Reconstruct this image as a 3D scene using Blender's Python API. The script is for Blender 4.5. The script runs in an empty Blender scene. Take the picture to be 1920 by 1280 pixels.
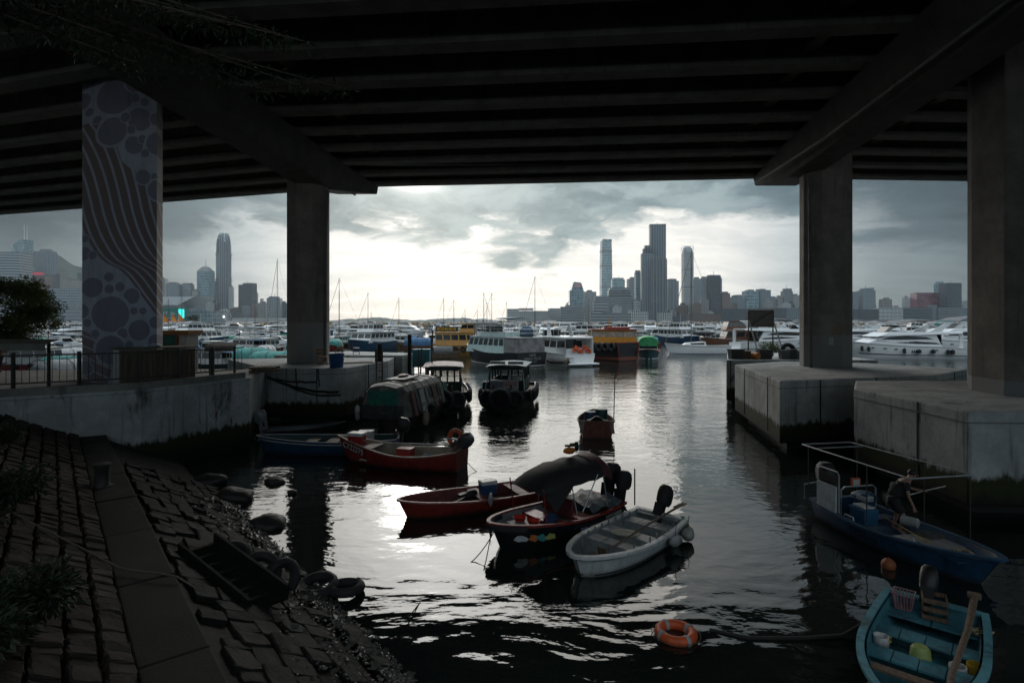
import bpy, bmesh, math, random
from mathutils import Vector, Matrix
R = math.radians
scene = bpy.context.scene
COL = scene.collection
random.seed(7)

# ------------------------------------------------------------------ camera, sky, sun, exposure
CAMH, FPX, HY = 5.5, 1067.0, 603.0           # eye height, focal length in photo pixels, horizon row
cam_d = bpy.data.cameras.new('camera')
cam_d.sensor_width = 36.0
cam_d.lens = 36.0 * FPX / 1920.0
cam_d.shift_y = -(640.0 - HY) / 1920.0
cam_d.clip_start = 0.1
cam_d.clip_end = 30000
cam = bpy.data.objects.new('camera', cam_d)
COL.objects.link(cam)
cam.location = (0, 0, CAMH)
cam.rotation_euler = (R(90), 0, 0)
scene.camera = cam

HAZE_D = 0.00005
SUN_AZ, SUN_EL = -9.8, 16.5                 # degrees right of the view axis, above the horizon
sdir = Vector((math.sin(R(SUN_AZ)) * math.cos(R(SUN_EL)), math.cos(R(SUN_AZ)) * math.cos(R(SUN_EL)), math.sin(R(SUN_EL))))
world = bpy.data.worlds.new('World')
scene.world = world
world.use_nodes = True


class NT:
    """small helper to write node trees"""
    def __init__(s, tree):
        s.t = tree
        for n in list(tree.nodes):
            tree.nodes.remove(n)

    def n(s, typ, ins=None, **kw):
        nd = s.t.nodes.new(typ)
        for k, v in kw.items():
            setattr(nd, k, v)
        for k, v in (ins or {}).items():
            s.put(nd.inputs[k], v)
        return nd

    def put(s, sock, v):
        if isinstance(v, bpy.types.NodeSocket):
            s.t.links.new(v, sock)
        else:
            if hasattr(sock.default_value, '__len__') and not hasattr(v, '__len__'):
                v = [v] * len(sock.default_value)
            if hasattr(v, '__len__') and len(sock.default_value) == 4 and len(v) == 3:
                v = (*v, 1)
            sock.default_value = v

    def m(s, op, a, b=0.0, c=0.0, clamp=False):
        nd = s.n('ShaderNodeMath', operation=op, use_clamp=clamp)
        s.put(nd.inputs[0], a)
        s.put(nd.inputs[1], b)
        s.put(nd.inputs[2], c)
        return nd.outputs[0]

    def vm(s, op, a, b=(0, 0, 0)):
        nd = s.n('ShaderNodeVectorMath', operation=op)
        s.put(nd.inputs[0], a)
        s.put(nd.inputs[1], b)
        return nd.outputs['Value'] if op in ('DOT_PRODUCT', 'LENGTH', 'DISTANCE') else nd.outputs[0]

    def mr(s, v, a, b, c=0.0, d=1.0, smooth=True):
        nd = s.n('ShaderNodeMapRange', {'Value': v, 'From Min': a, 'From Max': b, 'To Min': c, 'To Max': d})
        nd.interpolation_type = 'SMOOTHSTEP' if smooth else 'LINEAR'
        return nd.outputs[0]

    def mix(s, f, a, b, blend='MIX'):
        nd = s.n('ShaderNodeMix', data_type='RGBA', blend_type=blend)
        s.put(nd.inputs[0], f)
        s.put(nd.inputs[6], a)
        s.put(nd.inputs[7], b)
        return nd.outputs[2]

    def noise(s, vec, scale, detail=3.0, rough=0.5, dist=0.0):
        nd = s.n('ShaderNodeTexNoise', {'Scale': scale, 'Detail': detail, 'Roughness': rough, 'Distortion': dist})
        if vec is not None:
            s.put(nd.inputs['Vector'], vec)
        return nd.outputs['Fac']

    def scale3(s, vec, sx, sy, sz):
        return s.vm('MULTIPLY', vec, (sx, sy, sz))

    def ramp(s, f, stops, interp='LINEAR'):
        nd = s.n('ShaderNodeValToRGB')
        cr = nd.color_ramp
        cr.interpolation = interp
        while len(cr.elements) < len(stops):
            cr.elements.new(0.5)
        for e, (p, c) in zip(cr.elements, stops):
            e.position = p
            e.color = (*c, 1) if len(c) == 3 else c
        s.put(nd.inputs[0], f)
        return nd.outputs[0]


w = NT(world.node_tree)
tc = w.n('ShaderNodeTexCoord')
d = w.vm('NORMALIZE', tc.outputs['Generated'])
sep = w.n('ShaderNodeSeparateXYZ', {0: d})
X, Y, Z = sep.outputs
el = w.m('ARCSINE', Z)
az = w.m('ARCTAN2', X, Y)
gl = Vector((math.sin(R(1)) * math.cos(R(9)), math.cos(R(1)) * math.cos(R(9)), math.sin(R(9))))
ang = w.m('DIVIDE', w.m('ARCCOSINE', w.vm('DOT_PRODUCT', d, tuple(gl))), math.pi)
# brightness of the thin high cloud, falling off away from the sun
thin = w.ramp(ang, [(0, (.76, .725, .675)), (12 / 180, (.76, .725, .68)), (19 / 180, (.67, .65, .62)), (25 / 180, (.37, .395, .405)),
                    (32 / 180, (.125, .15, .163)), (42 / 180, (.040, .056, .066)), (75 / 180, (.14, .17, .19)), (1, (.52, .60, .66))])
# the sun itself behind the cloud sheet
sang = w.m('ARCCOSINE', w.vm('DOT_PRODUCT', d, tuple(sdir)))
# cloud sheet lit from behind above the sun
hi = Vector((math.sin(R(-6)) * math.cos(R(25)), math.cos(R(-6)) * math.cos(R(25)), math.sin(R(25))))
hang = w.m('ARCCOSINE', w.vm('DOT_PRODUCT', d, tuple(hi)))
sheet = w.m('MULTIPLY', w.m('EXPONENT', w.m('MULTIPLY', w.m('POWER', w.m('DIVIDE', hang, R(9.5)), 2.0), -1.0)), 1.9)
glare = w.m('ADD', w.m('MULTIPLY', w.m('EXPONENT', w.m('MULTIPLY', w.m('POWER', w.m('DIVIDE', sang, R(6.5)), 2.0), -1.0)), .22),
            w.m('MULTIPLY', w.m('EXPONENT', w.m('MULTIPLY', w.m('POWER', w.m('DIVIDE', sang, R(4.0)), 2.0), -1.0)), .6))
# dark cloud bank: noise on a cloud plane seen in perspective, billowing at its edges
zz = w.m('ADD', w.m('MAXIMUM', Z, 0.0), 0.22)
q = w.n('ShaderNodeCombineXYZ', {0: w.m('DIVIDE', X, zz), 1: w.m('DIVIDE', Y, zz), 2: 1.3}).outputs[0]
qw = w.vm('ADD', q, w.scale3(w.vm('SUBTRACT', w.n('ShaderNodeTexNoise', {'Vector': q, 'Scale': 2.6, 'Detail': 5.0, 'Roughness': .6}).outputs['Color'], (.5, .5, .5)), .45, .45, 0))
n1 = w.noise(qw, 1.05, 8, .55)
n2 = w.noise(w.vm('ADD', qw, (11.3, 4.1, 2.0)), 4.2, 8, .62)
n3 = w.noise(w.scale3(w.vm('ADD', qw, (3.3, 7.1, 5.0)), .55, 2.4, 1), 2.4, 7, .6)   # thin streaks
nn = w.m('ADD', w.m('MULTIPLY', n1, .76), w.m('MULTIPLY', n2, .24))
bank = w.m('ADD', nn, w.m('MULTIPLY', w.m('SUBTRACT', el, R(8.6)), 2.0))
bank = w.m('ADD', bank, w.m('MULTIPLY', w.m('POWER', w.m('ABSOLUTE', w.m('ADD', az, R(2))), 2.0), .20))
D = w.mr(bank, .475, .575)
D = w.m('MULTIPLY', D, w.mr(el, R(0.5), R(6), .25, 1.0))
wisps = w.mix(w.mr(n3, .38, .64), (1.05, 1.04, 1.02), (.82, .835, .84))
thin2 = w.mix(1.0, thin, wisps, 'MULTIPLY')
cloudc = w.mix(1.0, thin, w.mix(w.mr(n2, .32, .66), (.125, .19, .22), (.33, .42, .455)), 'MULTIPLY')
D = w.m('MULTIPLY', D, w.mr(el, R(14), R(20), 1.0, .35))
skyc = w.mix(D, thin2, cloudc)
clear = w.m('SUBTRACT', 1.0, w.m('MULTIPLY', D, .72))
sheet = w.m('MULTIPLY', sheet, clear)
glare = w.m('MULTIPLY', glare, clear)
core = w.m('MULTIPLY', w.m('EXPONENT', w.m('MULTIPLY', w.m('POWER', w.m('DIVIDE', sang, R(1.8)), 2.0), -1.0)), 26.0)
glare = w.m('ADD', glare, core)
skyc = w.mix(1.0, skyc, w.n('ShaderNodeCombineXYZ', {0: sheet, 1: w.m('MULTIPLY', sheet, 1.01), 2: sheet}).outputs[0], 'ADD')
skyc = w.mix(1.0, skyc, w.n('ShaderNodeCombineXYZ', {0: glare, 1: w.m('MULTIPLY', glare, .97), 2: w.m('MULTIPLY', glare, .92)}).outputs[0], 'ADD')
# overcast sky overhead
zen = w.mr(el, R(22), R(55), 0.0, 1.0)
skyc = w.mix(zen, skyc, w.mix(w.mr(nn, .35, .65), (.92, 1.04, 1.12), (.62, .71, .78)))
nish = w.n('ShaderNodeTexSky', sky_type='NISHITA', sun_disc=False)
nish.sun_elevation = R(SUN_EL)
nish.sun_rotation = R(SUN_AZ)
b1 = w.n('ShaderNodeBackground', {'Color': nish.outputs[0], 'Strength': 0.05})
b2 = w.n('ShaderNodeBackground', {'Color': skyc, 'Strength': 1.0})
mx = w.n('ShaderNodeMixShader', {0: 0.95, 1: b1.outputs[0], 2: b2.outputs[0]})
w.n('ShaderNodeOutputWorld', {'Surface': mx.outputs[0]})
try:
    world.cycles.sampling_method = 'MANUAL'
    world.cycles.sample_map_resolution = 1024
except Exception:
    pass

sl = bpy.data.lights.new('sun', 'SUN')
sl.energy = 0.5
sl.angle = R(50)
sl.color = (1.0, .93, .84)
sun = bpy.data.objects.new('sun', sl)
COL.objects.link(sun)
sun.rotation_euler = (-sdir).to_track_quat('-Z', 'Y').to_euler()

scene.view_settings.view_transform = 'Standard'
scene.view_settings.look = 'None'
scene.view_settings.exposure = 0.72
scene.view_settings.gamma = 1.0
scene.view_settings.use_curve_mapping = False
cy = scene.cycles
cy.use_denoising = True
cy.max_bounces = 6
cy.diffuse_bounces = 3
cy.glossy_bounces = 4
cy.transmission_bounces = 4
cy.volume_bounces = 0
cy.transparent_max_bounces = 8
cy.sample_clamp_indirect = 4.0
cy.caustics_reflective = False
cy.caustics_refractive = False


# ------------------------------------------------------------------ helpers
def at(px, py, y):
    """point at depth y that stands at photo pixel (px, py)"""
    return Vector(((px - 960) / FPX * y, y, CAMH - (py - HY) / FPX * y))


def xat(px, y):
    return (px - 960) / FPX * y


def depth(py, z=0.0):
    """depth of a point of height z seen at photo row py"""
    return (CAMH - z) * FPX / (py - HY)


class MB:
    def __init__(s):
        s.v, s.f, s.mi = [], [], []

    def add(s, vs, fs, mi=0):
        o = len(s.v)
        s.v += [tuple(p) for p in vs]
        s.f += [tuple(i + o for i in f) for f in fs]
        s.mi += [mi] * len(fs)
        return s

    def box(s, x0, x1, y0, y1, z0, z1, mi=0):
        return s.add([(x0, y0, z0), (x1, y0, z0), (x1, y1, z0), (x0, y1, z0), (x0, y0, z1), (x1, y0, z1), (x1, y1, z1), (x0, y1, z1)],
                     [(0, 3, 2, 1), (4, 5, 6, 7), (0, 1, 5, 4), (1, 2, 6, 5), (2, 3, 7, 6), (3, 0, 4, 7)], mi)

    def cbox(s, c, sz, rz=0.0, rx=0.0, ry=0.0, mi=0):
        m = Matrix.Translation(c) @ Matrix.Rotation(rz, 4, 'Z') @ Matrix.Rotation(ry, 4, 'Y') @ Matrix.Rotation(rx, 4, 'X')
        a, b, c2 = sz[0] / 2, sz[1] / 2, sz[2] / 2
        t = MB().box(-a, a, -b, b, -c2, c2)
        return s.add([m @ Vector(p) for p in t.v], t.f, mi)

    def prism(s, poly, z0, z1, mi=0):
        n = len(poly)
        area = sum(poly[i][0] * poly[(i + 1) % n][1] - poly[(i + 1) % n][0] * poly[i][1] for i in range(n))
        if area < 0:
            poly = poly[::-1]
        vs = [(p[0], p[1], z0) for p in poly] + [(p[0], p[1], z1) for p in poly]
        fs = [tuple(range(n - 1, -1, -1)), tuple(range(n, 2 * n))]
        fs += [(i, (i + 1) % n, n + (i + 1) % n, n + i) for i in range(n)]
        return s.add(vs, fs, mi)

    def sprism(s, poly, y0, y1, mi=0):
        """prism of a side profile (x, z) between y0 and y1"""
        t = MB().prism([(p[0], p[1]) for p in poly], -y1, -y0)
        return s.add([(p[0], -p[2], p[1]) for p in t.v], t.f, mi)

    def loft(s, rings, closed=True, cap0=True, cap1=True, mi=0):
        n = len(rings[0])
        vs = [p for r in rings for p in r]
        fs = []
        for k in range(len(rings) - 1):
            for i in range(n if closed else n - 1):
                j = (i + 1) % n
                fs.append((k * n + i, k * n + j, (k + 1) * n + j, (k + 1) * n + i))
        if cap0:
            fs.append(tuple(range(n - 1, -1, -1)))
        if cap1:
            fs.append(tuple((len(rings) - 1) * n + i for i in range(n)))
        return s.add(vs, fs, mi)

    def tube(s, pts, r, n=6, mi=0, cap=True):
        pts = [Vector(p) for p in pts]
        rings = []
        up = Vector((0, 0, 1))
        for i, p in enumerate(pts):
            t = (pts[min(i + 1, len(pts) - 1)] - pts[max(i - 1, 0)])
            if t.length < 1e-9:
                t = Vector((0, 0, 1))
            t.normalize()
            a = t.cross(up)
            if a.length < 1e-3:
                a = t.cross(Vector((0, 1, 0)))
            a.normalize()
            b = a.cross(t)
            rr = r[i] if hasattr(r, '__len__') else r
            rings.append([p + rr * (math.cos(2 * math.pi * k / n) * a + math.sin(2 * math.pi * k / n) * b) for k in range(n)])
        return s.loft(rings, True, cap, cap, mi)

    def lathe(s, prof, n=12, c=(0, 0, 0), rot=None, mi=0):
        m = Matrix.Translation(c) @ (rot.to_4x4() if rot is not None else Matrix.Identity(4))
        rings = [[m @ Vector((r * math.cos(2 * math.pi * k / n), r * math.sin(2 * math.pi * k / n), z)) for k in range(n)] for r, z in prof]
        return s.loft(rings, True, True, True, mi)

    def torus(s, c, RR, r, rot=None, n=20, k=8, sq=1.0, mi=0):
        m = Matrix.Translation(c) @ (rot.to_4x4() if rot is not None else Matrix.Identity(4))
        vs, fs = [], []
        for i in range(n):
            a = 2 * math.pi * i / n
            for j in range(k):
                b = 2 * math.pi * j / k
                vs.append(m @ Vector(((RR + r * math.cos(b)) * math.cos(a), (RR + r * math.cos(b)) * math.sin(a), r * sq * math.sin(b))))
        for i in range(n):
            for j in range(k):
                fs.append((i * k + j, ((i + 1) % n) * k + j, ((i + 1) % n) * k + (j + 1) % k, i * k + (j + 1) % k))
        return s.add(vs, fs, mi)

    def ball(s, c, rx, ry=None, rz=None, n=12, m=8, rot=None, mi=0):
        ry, rz = ry or rx, rz or rx
        M4 = Matrix.Translation(c) @ (rot.to_4x4() if rot is not None else Matrix.Identity(4))
        rings = []
        for i in range(m + 1):
            a = -math.pi / 2 + math.pi * (i + .02 if i == 0 else i - .02 if i == m else i) / m
            rings.append([M4 @ Vector((rx * math.cos(a) * math.cos(2 * math.pi * k / n), ry * math.cos(a) * math.sin(2 * math.pi * k / n), rz * math.sin(a))) for k in range(n)])
        return s.loft(rings, True, True, True, mi)

    def quad(s, a, b, c, d, mi=0):
        return s.add([a, b, c, d], [(0, 1, 2, 3)], mi)

    def panel(s, a, b, c, d, th, mi=0):
        """thin slab on quad a b c d (counter-clockwise seen from outside), raised by th"""
        a, b, c, d = map(Vector, (a, b, c, d))
        nrm = (b - a).cross(d - a).normalized() * th
        q = [a, b, c, d, a + nrm, b + nrm, c + nrm, d + nrm]
        return s.add(q, [(3, 2, 1, 0), (4, 5, 6, 7), (0, 1, 5, 4), (1, 2, 6, 5), (2, 3, 7, 6), (3, 0, 4, 7)], mi)

    def build(s, name, mats=None, parent=None, smooth=False, bevel=0.0, loc=None, rot=None, fix=False):
        me = bpy.data.meshes.new(name)
        me.from_pydata(s.v, [], s.f)
        if fix:
            bm = bmesh.new()
            bm.from_mesh(me)
            bmesh.ops.recalc_face_normals(bm, faces=bm.faces[:])
            bm.to_mesh(me)
            bm.free()
        if mats is not None:
            for mm in (mats if isinstance(mats, (list, tuple)) else [mats]):
                me.materials.append(mm)
            if isinstance(mats, (list, tuple)) and len(mats) > 1:
                me.polygons.foreach_set('material_index', s.mi)
        if smooth:
            me.polygons.foreach_set('use_smooth', [True] * len(me.polygons))
        me.update()
        return link(name, me, parent, loc, rot, bevel, smooth)


def link(name, me, parent=None, loc=None, rot=None, bevel=0.0, smooth=False):
    o = bpy.data.objects.new(name, me)
    COL.objects.link(o)
    if parent is not None:
        o.parent = parent
    if loc is not None:
        o.location = loc
    if rot is not None:
        o.rotation_euler = rot
    if bevel:
        b = o.modifiers.new('bevel', 'BEVEL')
        b.width = bevel
        b.segments = 2
        b.limit_method = 'ANGLE'
        b.angle_limit = R(40)
    if smooth:
        try:
            me.set_sharp_from_angle(angle=R(45))
        except Exception:
            pass
    return o


def tag(o, label=None, cat=None, group=None, kind=None):
    if label:
        o['label'] = label
    if cat:
        o['category'] = cat
    if group:
        o['group'] = group
    if kind:
        o['kind'] = kind
    return o


def thing(name, label, cat, loc=(0, 0, 0), rz=0.0, group=None, scale=None, tilt=(0, 0)):
    o = bpy.data.objects.new(name, None)
    COL.objects.link(o)
    o.empty_display_size = .2
    o.location = loc
    o.rotation_euler = (tilt[0], tilt[1], rz)
    if scale:
        o.scale = (scale,) * 3 if not hasattr(scale, '__len__') else scale
    return tag(o, label, cat, group)


FINE = ('rail', 'rail_post', 'bow_rail', 'side_rail', 'porthole', 'side_vent', 'bimini_pole', 'swim_platform', 'hoop', 'side_tyre', 'awning_post', 'top_post', 'aft_door', 'boot_stripe', 'gunwale', 'mast')


def copy_tree(o, parent=None, far=False):
    """a thing with its parts and sub-parts; far copies leave out what would be under a pixel"""
    c = o.copy()
    COL.objects.link(c)
    if parent is not None:
        c.parent = parent
    for ch in o.children:
        if not (far and ch.name.split('.')[0] in FINE):
            copy_tree(ch, c, far)
    return c


def text_mesh(body, size, depth_=0.004, align='CENTER'):
    cu = bpy.data.curves.new('lettering', 'FONT')
    cu.body = body
    cu.size = size
    cu.extrude = depth_
    cu.align_x = align
    cu.align_y = 'CENTER'
    o = bpy.data.objects.new('lettering', cu)
    COL.objects.link(o)
    dg = bpy.context.evaluated_depsgraph_get()
    me = bpy.data.meshes.new_from_object(o.evaluated_get(dg))
    bpy.data.objects.remove(o)
    me.name = 'lettering'
    return me


def lettering(body, size, mat, parent, loc, xdir, updir, depth_=0.004):
    me = text_mesh(body, size, depth_)
    me.materials.clear()
    me.materials.append(mat)
    x = Vector(xdir).normalized()
    u = Vector(updir)
    u = (u - x * u.dot(x)).normalized()
    z = x.cross(u)
    o = link('lettering', me, parent)
    o.matrix_local = Matrix.Translation(loc) @ Matrix((x, u, z)).transposed().to_4x4()
    return o


def catenary(a, b, sag, n=10):
    a, b = Vector(a), Vector(b)
    return [a.lerp(b, i / n) - Vector((0, 0, sag * 4 * (i / n) * (1 - i / n))) for i in range(n + 1)]


# ------------------------------------------------------------------ materials
MATS = {}


def pm(name, col, rough=.6, scum=0.0, *, var=.18, scale=4.0, bump=.0, metal=0.0, dirt=0.0, dirtcol=(.05, .04, .03), dscale=2.0, spec=.5, coat=0.0, stretch=None, trans=0.0, alpha=1.0, ovar=0.0):
    """painted / plain surface with mottling, dirt patches and fine relief"""
    if name in MATS:
        return MATS[name]
    m = bpy.data.materials.new(name)
    m.use_nodes = True
    t = NT(m.node_tree)
    tcx = t.n('ShaderNodeTexCoord').outputs['Object']
    oi = t.n('ShaderNodeObjectInfo').outputs['Random']
    vec = t.vm('ADD', tcx, t.n('ShaderNodeCombineXYZ', {0: t.m('MULTIPLY', oi, 37.0), 1: oi, 2: oi}).outputs[0])
    if stretch:
        vec = t.scale3(vec, *stretch)
    n = t.noise(vec, scale, 5, .6)
    dark = tuple(c * (1 - var) for c in col)
    lite = tuple(min(1, c * (1 + var)) for c in col)
    c = t.mix(t.mr(n, .3, .7), dark, lite)
    ro = rough
    if dirt > 0:
        n2 = t.noise(t.scale3(vec, 1, 1, .45), dscale, 8, .68, .4)
        f = t.m('MULTIPLY', t.mr(n2, .62 - .22 * dirt, .80 - .22 * dirt), min(1.0, .55 + dirt * .4))
        c = t.mix(f, c, dirtcol)
        ro = t.m('ADD', t.m('MULTIPLY', f, .3), rough, clamp=True)
    if ovar:
        c = t.mix(1.0, c, t.mix(oi, (1 - ovar,) * 3, (1 + ovar, 1 + ovar * .9, 1 + ovar * .8)), 'MULTIPLY')
    if scum:
        # waterline weed and run-down stains on a hull, by height above its own waterline
        sz_ = t.n('ShaderNodeSeparateXYZ', {0: tcx}).outputs[2]
        ns_ = t.noise(t.scale3(vec, 3.0, 3.0, .35), 2.0, 6, .65)
        c = t.mix(t.m('MULTIPLY', t.mr(ns_, .52, .70), scum * .6), c, tuple(v * .35 + .012 for v in col))
        hz_ = t.m('ADD', sz_, t.m('MULTIPLY', t.m('SUBTRACT', ns_, .5), .22))
        c = t.mix(t.mr(hz_, .03, .15, scum, 0), c, (.022, .022, .014))
        chip = t.noise(vec, 26, 3, .7)
        c = t.mix(t.mr(chip, .66, .70, 0, scum * .7), c, (.10, .085, .07))
    p = t.n('ShaderNodeBsdfPrincipled', {'Base Color': c, 'Roughness': ro, 'Metallic': metal, 'Specular IOR Level': spec, 'Coat Weight': coat})
    if trans:
        p.inputs['Transmission Weight'].default_value = trans
    if alpha < 1:
        p.inputs['Alpha'].default_value = alpha
    if bump:
        nb = t.noise(vec, scale * 5, 4, .6)
        b = t.n('ShaderNodeBump', {'Height': nb, 'Strength': bump, 'Distance': .02})
        t.put(p.inputs['Normal'], b.outputs[0])
    t.n('ShaderNodeOutputMaterial', {'Surface': p.outputs[0]})
    MATS[name] = m
    return m


def concrete(name, col, algae=None, rust=0.0, streak=.6, stain=.5, paint_z=None, paintcol=None):
    """weathered concrete in world space: mottling, run-down streaks, tide-line weed, rust runs"""
    m = bpy.data.materials.new(name)
    m.use_nodes = True
    t = NT(m.node_tree)
    pos = t.n('ShaderNodeNewGeometry').outputs['Position']
    z = t.n('ShaderNodeSeparateXYZ', {0: pos}).outputs[2]
    n = t.noise(pos, .9, 8, .62)
    n2 = t.noise(pos, 7, 5, .6)
    c = t.mix(t.mr(n, .3, .72), tuple(v * .72 for v in col), tuple(v * 1.22 for v in col))
    c = t.mix(t.mr(n2, .35, .75, 0, .35), c, tuple(v * .6 for v in col))
    sv = t.noise(t.scale3(pos, 2.6, 2.6, .16), 1.6, 6, .62, .2)
    c = t.mix(t.m('MULTIPLY', t.mr(sv, .54, .72), streak), c, tuple(v * .34 for v in col))
    st = t.noise(t.scale3(pos, .7, .7, .35), 1.1, 9, .7, .5)
    c = t.mix(t.m('MULTIPLY', t.mr(st, .58, .68), stain), c, (.045, .042, .036))
    if paint_z is not None:
        c = t.mix(t.mr(z, paint_z, paint_z + .03, .75, 0), c, paintcol)
    if rust:
        rv = t.noise(t.scale3(pos, 2.2, 2.2, .28), 1.7, 5, .6)
        f = t.m('MULTIPLY', t.mr(rv, .63, .70), t.m('MULTIPLY', t.mr(z, .9, 1.3), t.mr(z, 1.9, 2.3, 1, 0)))
        c = t.mix(t.m('MULTIPLY', f, rust), c, (.11, .035, .012))
    ro = .85
    if algae is not None:
        zz = t.m('ADD', z, t.m('MULTIPLY', t.m('SUBTRACT', t.noise(t.scale3(pos, 1.6, 1.6, .5), 2.2, 7, .7), .5), .9))
        c = t.mix(t.mr(zz, algae - .1, algae + .12, 1, 0), c, (.030, .034, .010))
        c = t.mix(t.mr(zz, algae - .75, algae - .3, 1, 0), c, (.010, .010, .007))
    bh = t.m('ADD', t.m('MULTIPLY', n2, .5), t.noise(pos, 34, 3, .6))
    b = t.n('ShaderNodeBump', {'Height': bh, 'Strength': .35, 'Distance': .015})
    p = t.n('ShaderNodeBsdfPrincipled', {'Base Color': c, 'Roughness': ro, 'Specular IOR Level': .3, 'Normal': b.outputs[0]})
    t.n('ShaderNodeOutputMaterial', {'Surface': p.outputs[0]})
    MATS[name] = m
    return m


def emis(name, col, st):
    m = bpy.data.materials.new(name)
    m.use_nodes = True
    t = NT(m.node_tree)
    e = t.n('ShaderNodeEmission', {'Color': col, 'Strength': st})
    t.n('ShaderNodeOutputMaterial', {'Surface': e.outputs[0]})
    return m
# ------------------------------------------------------------------ water
def water_mat():
    m = bpy.data.materials.new('harbour_water')
    m.use_nodes = True
    t = NT(m.node_tree)
    pos = t.n('ShaderNodeNewGeometry').outputs['Position']
    warp = t.n('ShaderNodeTexNoise', {'Vector': pos, 'Scale': .25, 'Detail': 2.0}).outputs['Color']
    p2 = t.vm('ADD', pos, t.scale3(t.vm('SUBTRACT', warp, (.5, .5, .5)), 1.6, 1.6, 0))
    a = t.noise(t.scale3(p2, .55, 1.0, 1), .9, 2, .45)            # slow swell
    b = t.noise(t.scale3(p2, .8, 1.25, 1), 2.9, 2, .5)            # ripples
    c = t.noise(t.scale3(p2, .75, 1.3, 1), 8.0, 2, .5)            # small wind ripples
    patch = t.mr(t.noise(pos, .16, 3, .5), .42, .62)              # calm and ruffled patches
    yy = t.n('ShaderNodeSeparateXYZ', {0: pos}).outputs[1]
    far = t.mr(yy, 12, 26, .22, 1.0)
    h = t.m('ADD', t.m('MULTIPLY', a, .030), t.m('MULTIPLY', b, t.mr(yy, 10, 30, .007, .016)))
    blob = t.noise(t.scale3(p2, .75, 1.2, 1), 1.75, 1, .4)
    h = t.m('ADD', h, t.m('MULTIPLY', blob, t.mr(yy, 9, 16, .020, .004)))
    h = t.m('ADD', h, t.m('MULTIPLY', c, t.m('MULTIPLY', t.m('ADD', t.m('MULTIPLY', patch, .6), .4), t.m('MULTIPLY', far, .0075))))
    bp = t.n('ShaderNodeBump', {'Height': h, 'Strength': 1.0, 'Distance': 1.0})
    col = t.mix(t.mr(t.noise(pos, .1, 3), .35, .65), (.006, .010, .010), (.012, .018, .014))
    p = t.n('ShaderNodeBsdfPrincipled', {'Base Color': col, 'Roughness': .035, 'IOR': 1.5, 'Specular IOR Level': .6, 'Normal': bp.outputs[0]})
    t.n('ShaderNodeOutputMaterial', {'Surface': p.outputs[0]})
    return m


g = MB()
ys = [-60, 0, 8, 14, 20, 30, 45, 70, 120, 250, 600, 1500, 5050]
xs = [-3550, -1500, -500, -150, -50, -20, -8, 0, 8, 20, 50, 150, 500, 1500, 3550]
for yv in ys:
    g.v += [(xv, yv, 0) for xv in xs]
for j in range(len(ys) - 1):
    for i in range(len(xs) - 1):
        g.f.append((j * len(xs) + i, j * len(xs) + i + 1, (j + 1) * len(xs) + i + 1, (j + 1) * len(xs) + i))
water = g.build('water', water_mat())
tag(water, 'dark rippled harbour water of the typhoon shelter', 'water', kind='structure')

# ------------------------------------------------------------------ viaduct
CONC = concrete('deck_concrete', (.165, .152, .13), streak=.6, stain=.6)
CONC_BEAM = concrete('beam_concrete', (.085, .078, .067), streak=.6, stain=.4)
CONC_COL = concrete('column_concrete', (.23, .205, .175), streak=.55, stain=.3, paint_z=5.45, paintcol=(.28, .27, .26))
CONC_CAP = concrete('pile_cap_concrete', (.45, .45, .435), algae=1.15, streak=.85, stain=.8)
CONC_WALL = concrete('quay_wall_concrete', (.46, .465, .46), algae=1.05, rust=.95, streak=.9, stain=.85)
CONC_PLAIN = concrete('weathered_concrete', (.25, .24, .22), streak=.3, stain=.5)
BLACK = pm('tar_black', (.012, .012, .012), .7)
GS = 15.4                                   # girder soffit
BS = 13.75                                  # crossbeam soffit
via = thing('viaduct', 'concrete road viaduct on octagonal columns crossing over the moored boats', 'viaduct')


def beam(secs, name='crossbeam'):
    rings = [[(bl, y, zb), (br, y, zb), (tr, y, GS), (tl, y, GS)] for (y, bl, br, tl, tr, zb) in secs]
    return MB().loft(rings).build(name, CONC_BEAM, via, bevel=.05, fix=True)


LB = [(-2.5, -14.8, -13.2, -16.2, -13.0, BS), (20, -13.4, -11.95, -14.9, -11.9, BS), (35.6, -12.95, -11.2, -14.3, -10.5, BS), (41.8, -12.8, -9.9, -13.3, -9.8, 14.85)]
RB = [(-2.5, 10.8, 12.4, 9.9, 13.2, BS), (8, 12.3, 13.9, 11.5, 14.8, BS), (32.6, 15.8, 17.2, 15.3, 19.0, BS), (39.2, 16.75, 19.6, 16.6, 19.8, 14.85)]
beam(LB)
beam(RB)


def lerp_sec(S, y, idx):
    for a, b in zip(S, S[1:]):
        if y <= b[0] or b is S[-1]:
            f = (y - a[0]) / (b[0] - a[0])
            return a[idx] + (b[idx] - a[idx]) * f


def girder(p, q):
    """precast beam from p to q: bulb flange, web and wide top"""
    p, q = Vector(p), Vector(q)
    t = (q - p).normalized()
    s = Vector((t.y, -t.x, 0))
    prof = [(-.40, 0), (.40, 0), (.40, .22), (.14, .42), (.14, 1.15), (.55, 1.4), (.55, 1.55), (-.55, 1.55), (-.55, 1.4), (-.14, 1.15), (-.14, .42), (-.40, .22)]
    rings = [[e + s * u + Vector((0, 0, v)) for u, v in prof] for e in (p, q)]
    return MB().loft(rings).build('girder', CONC, via, fix=True)


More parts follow.
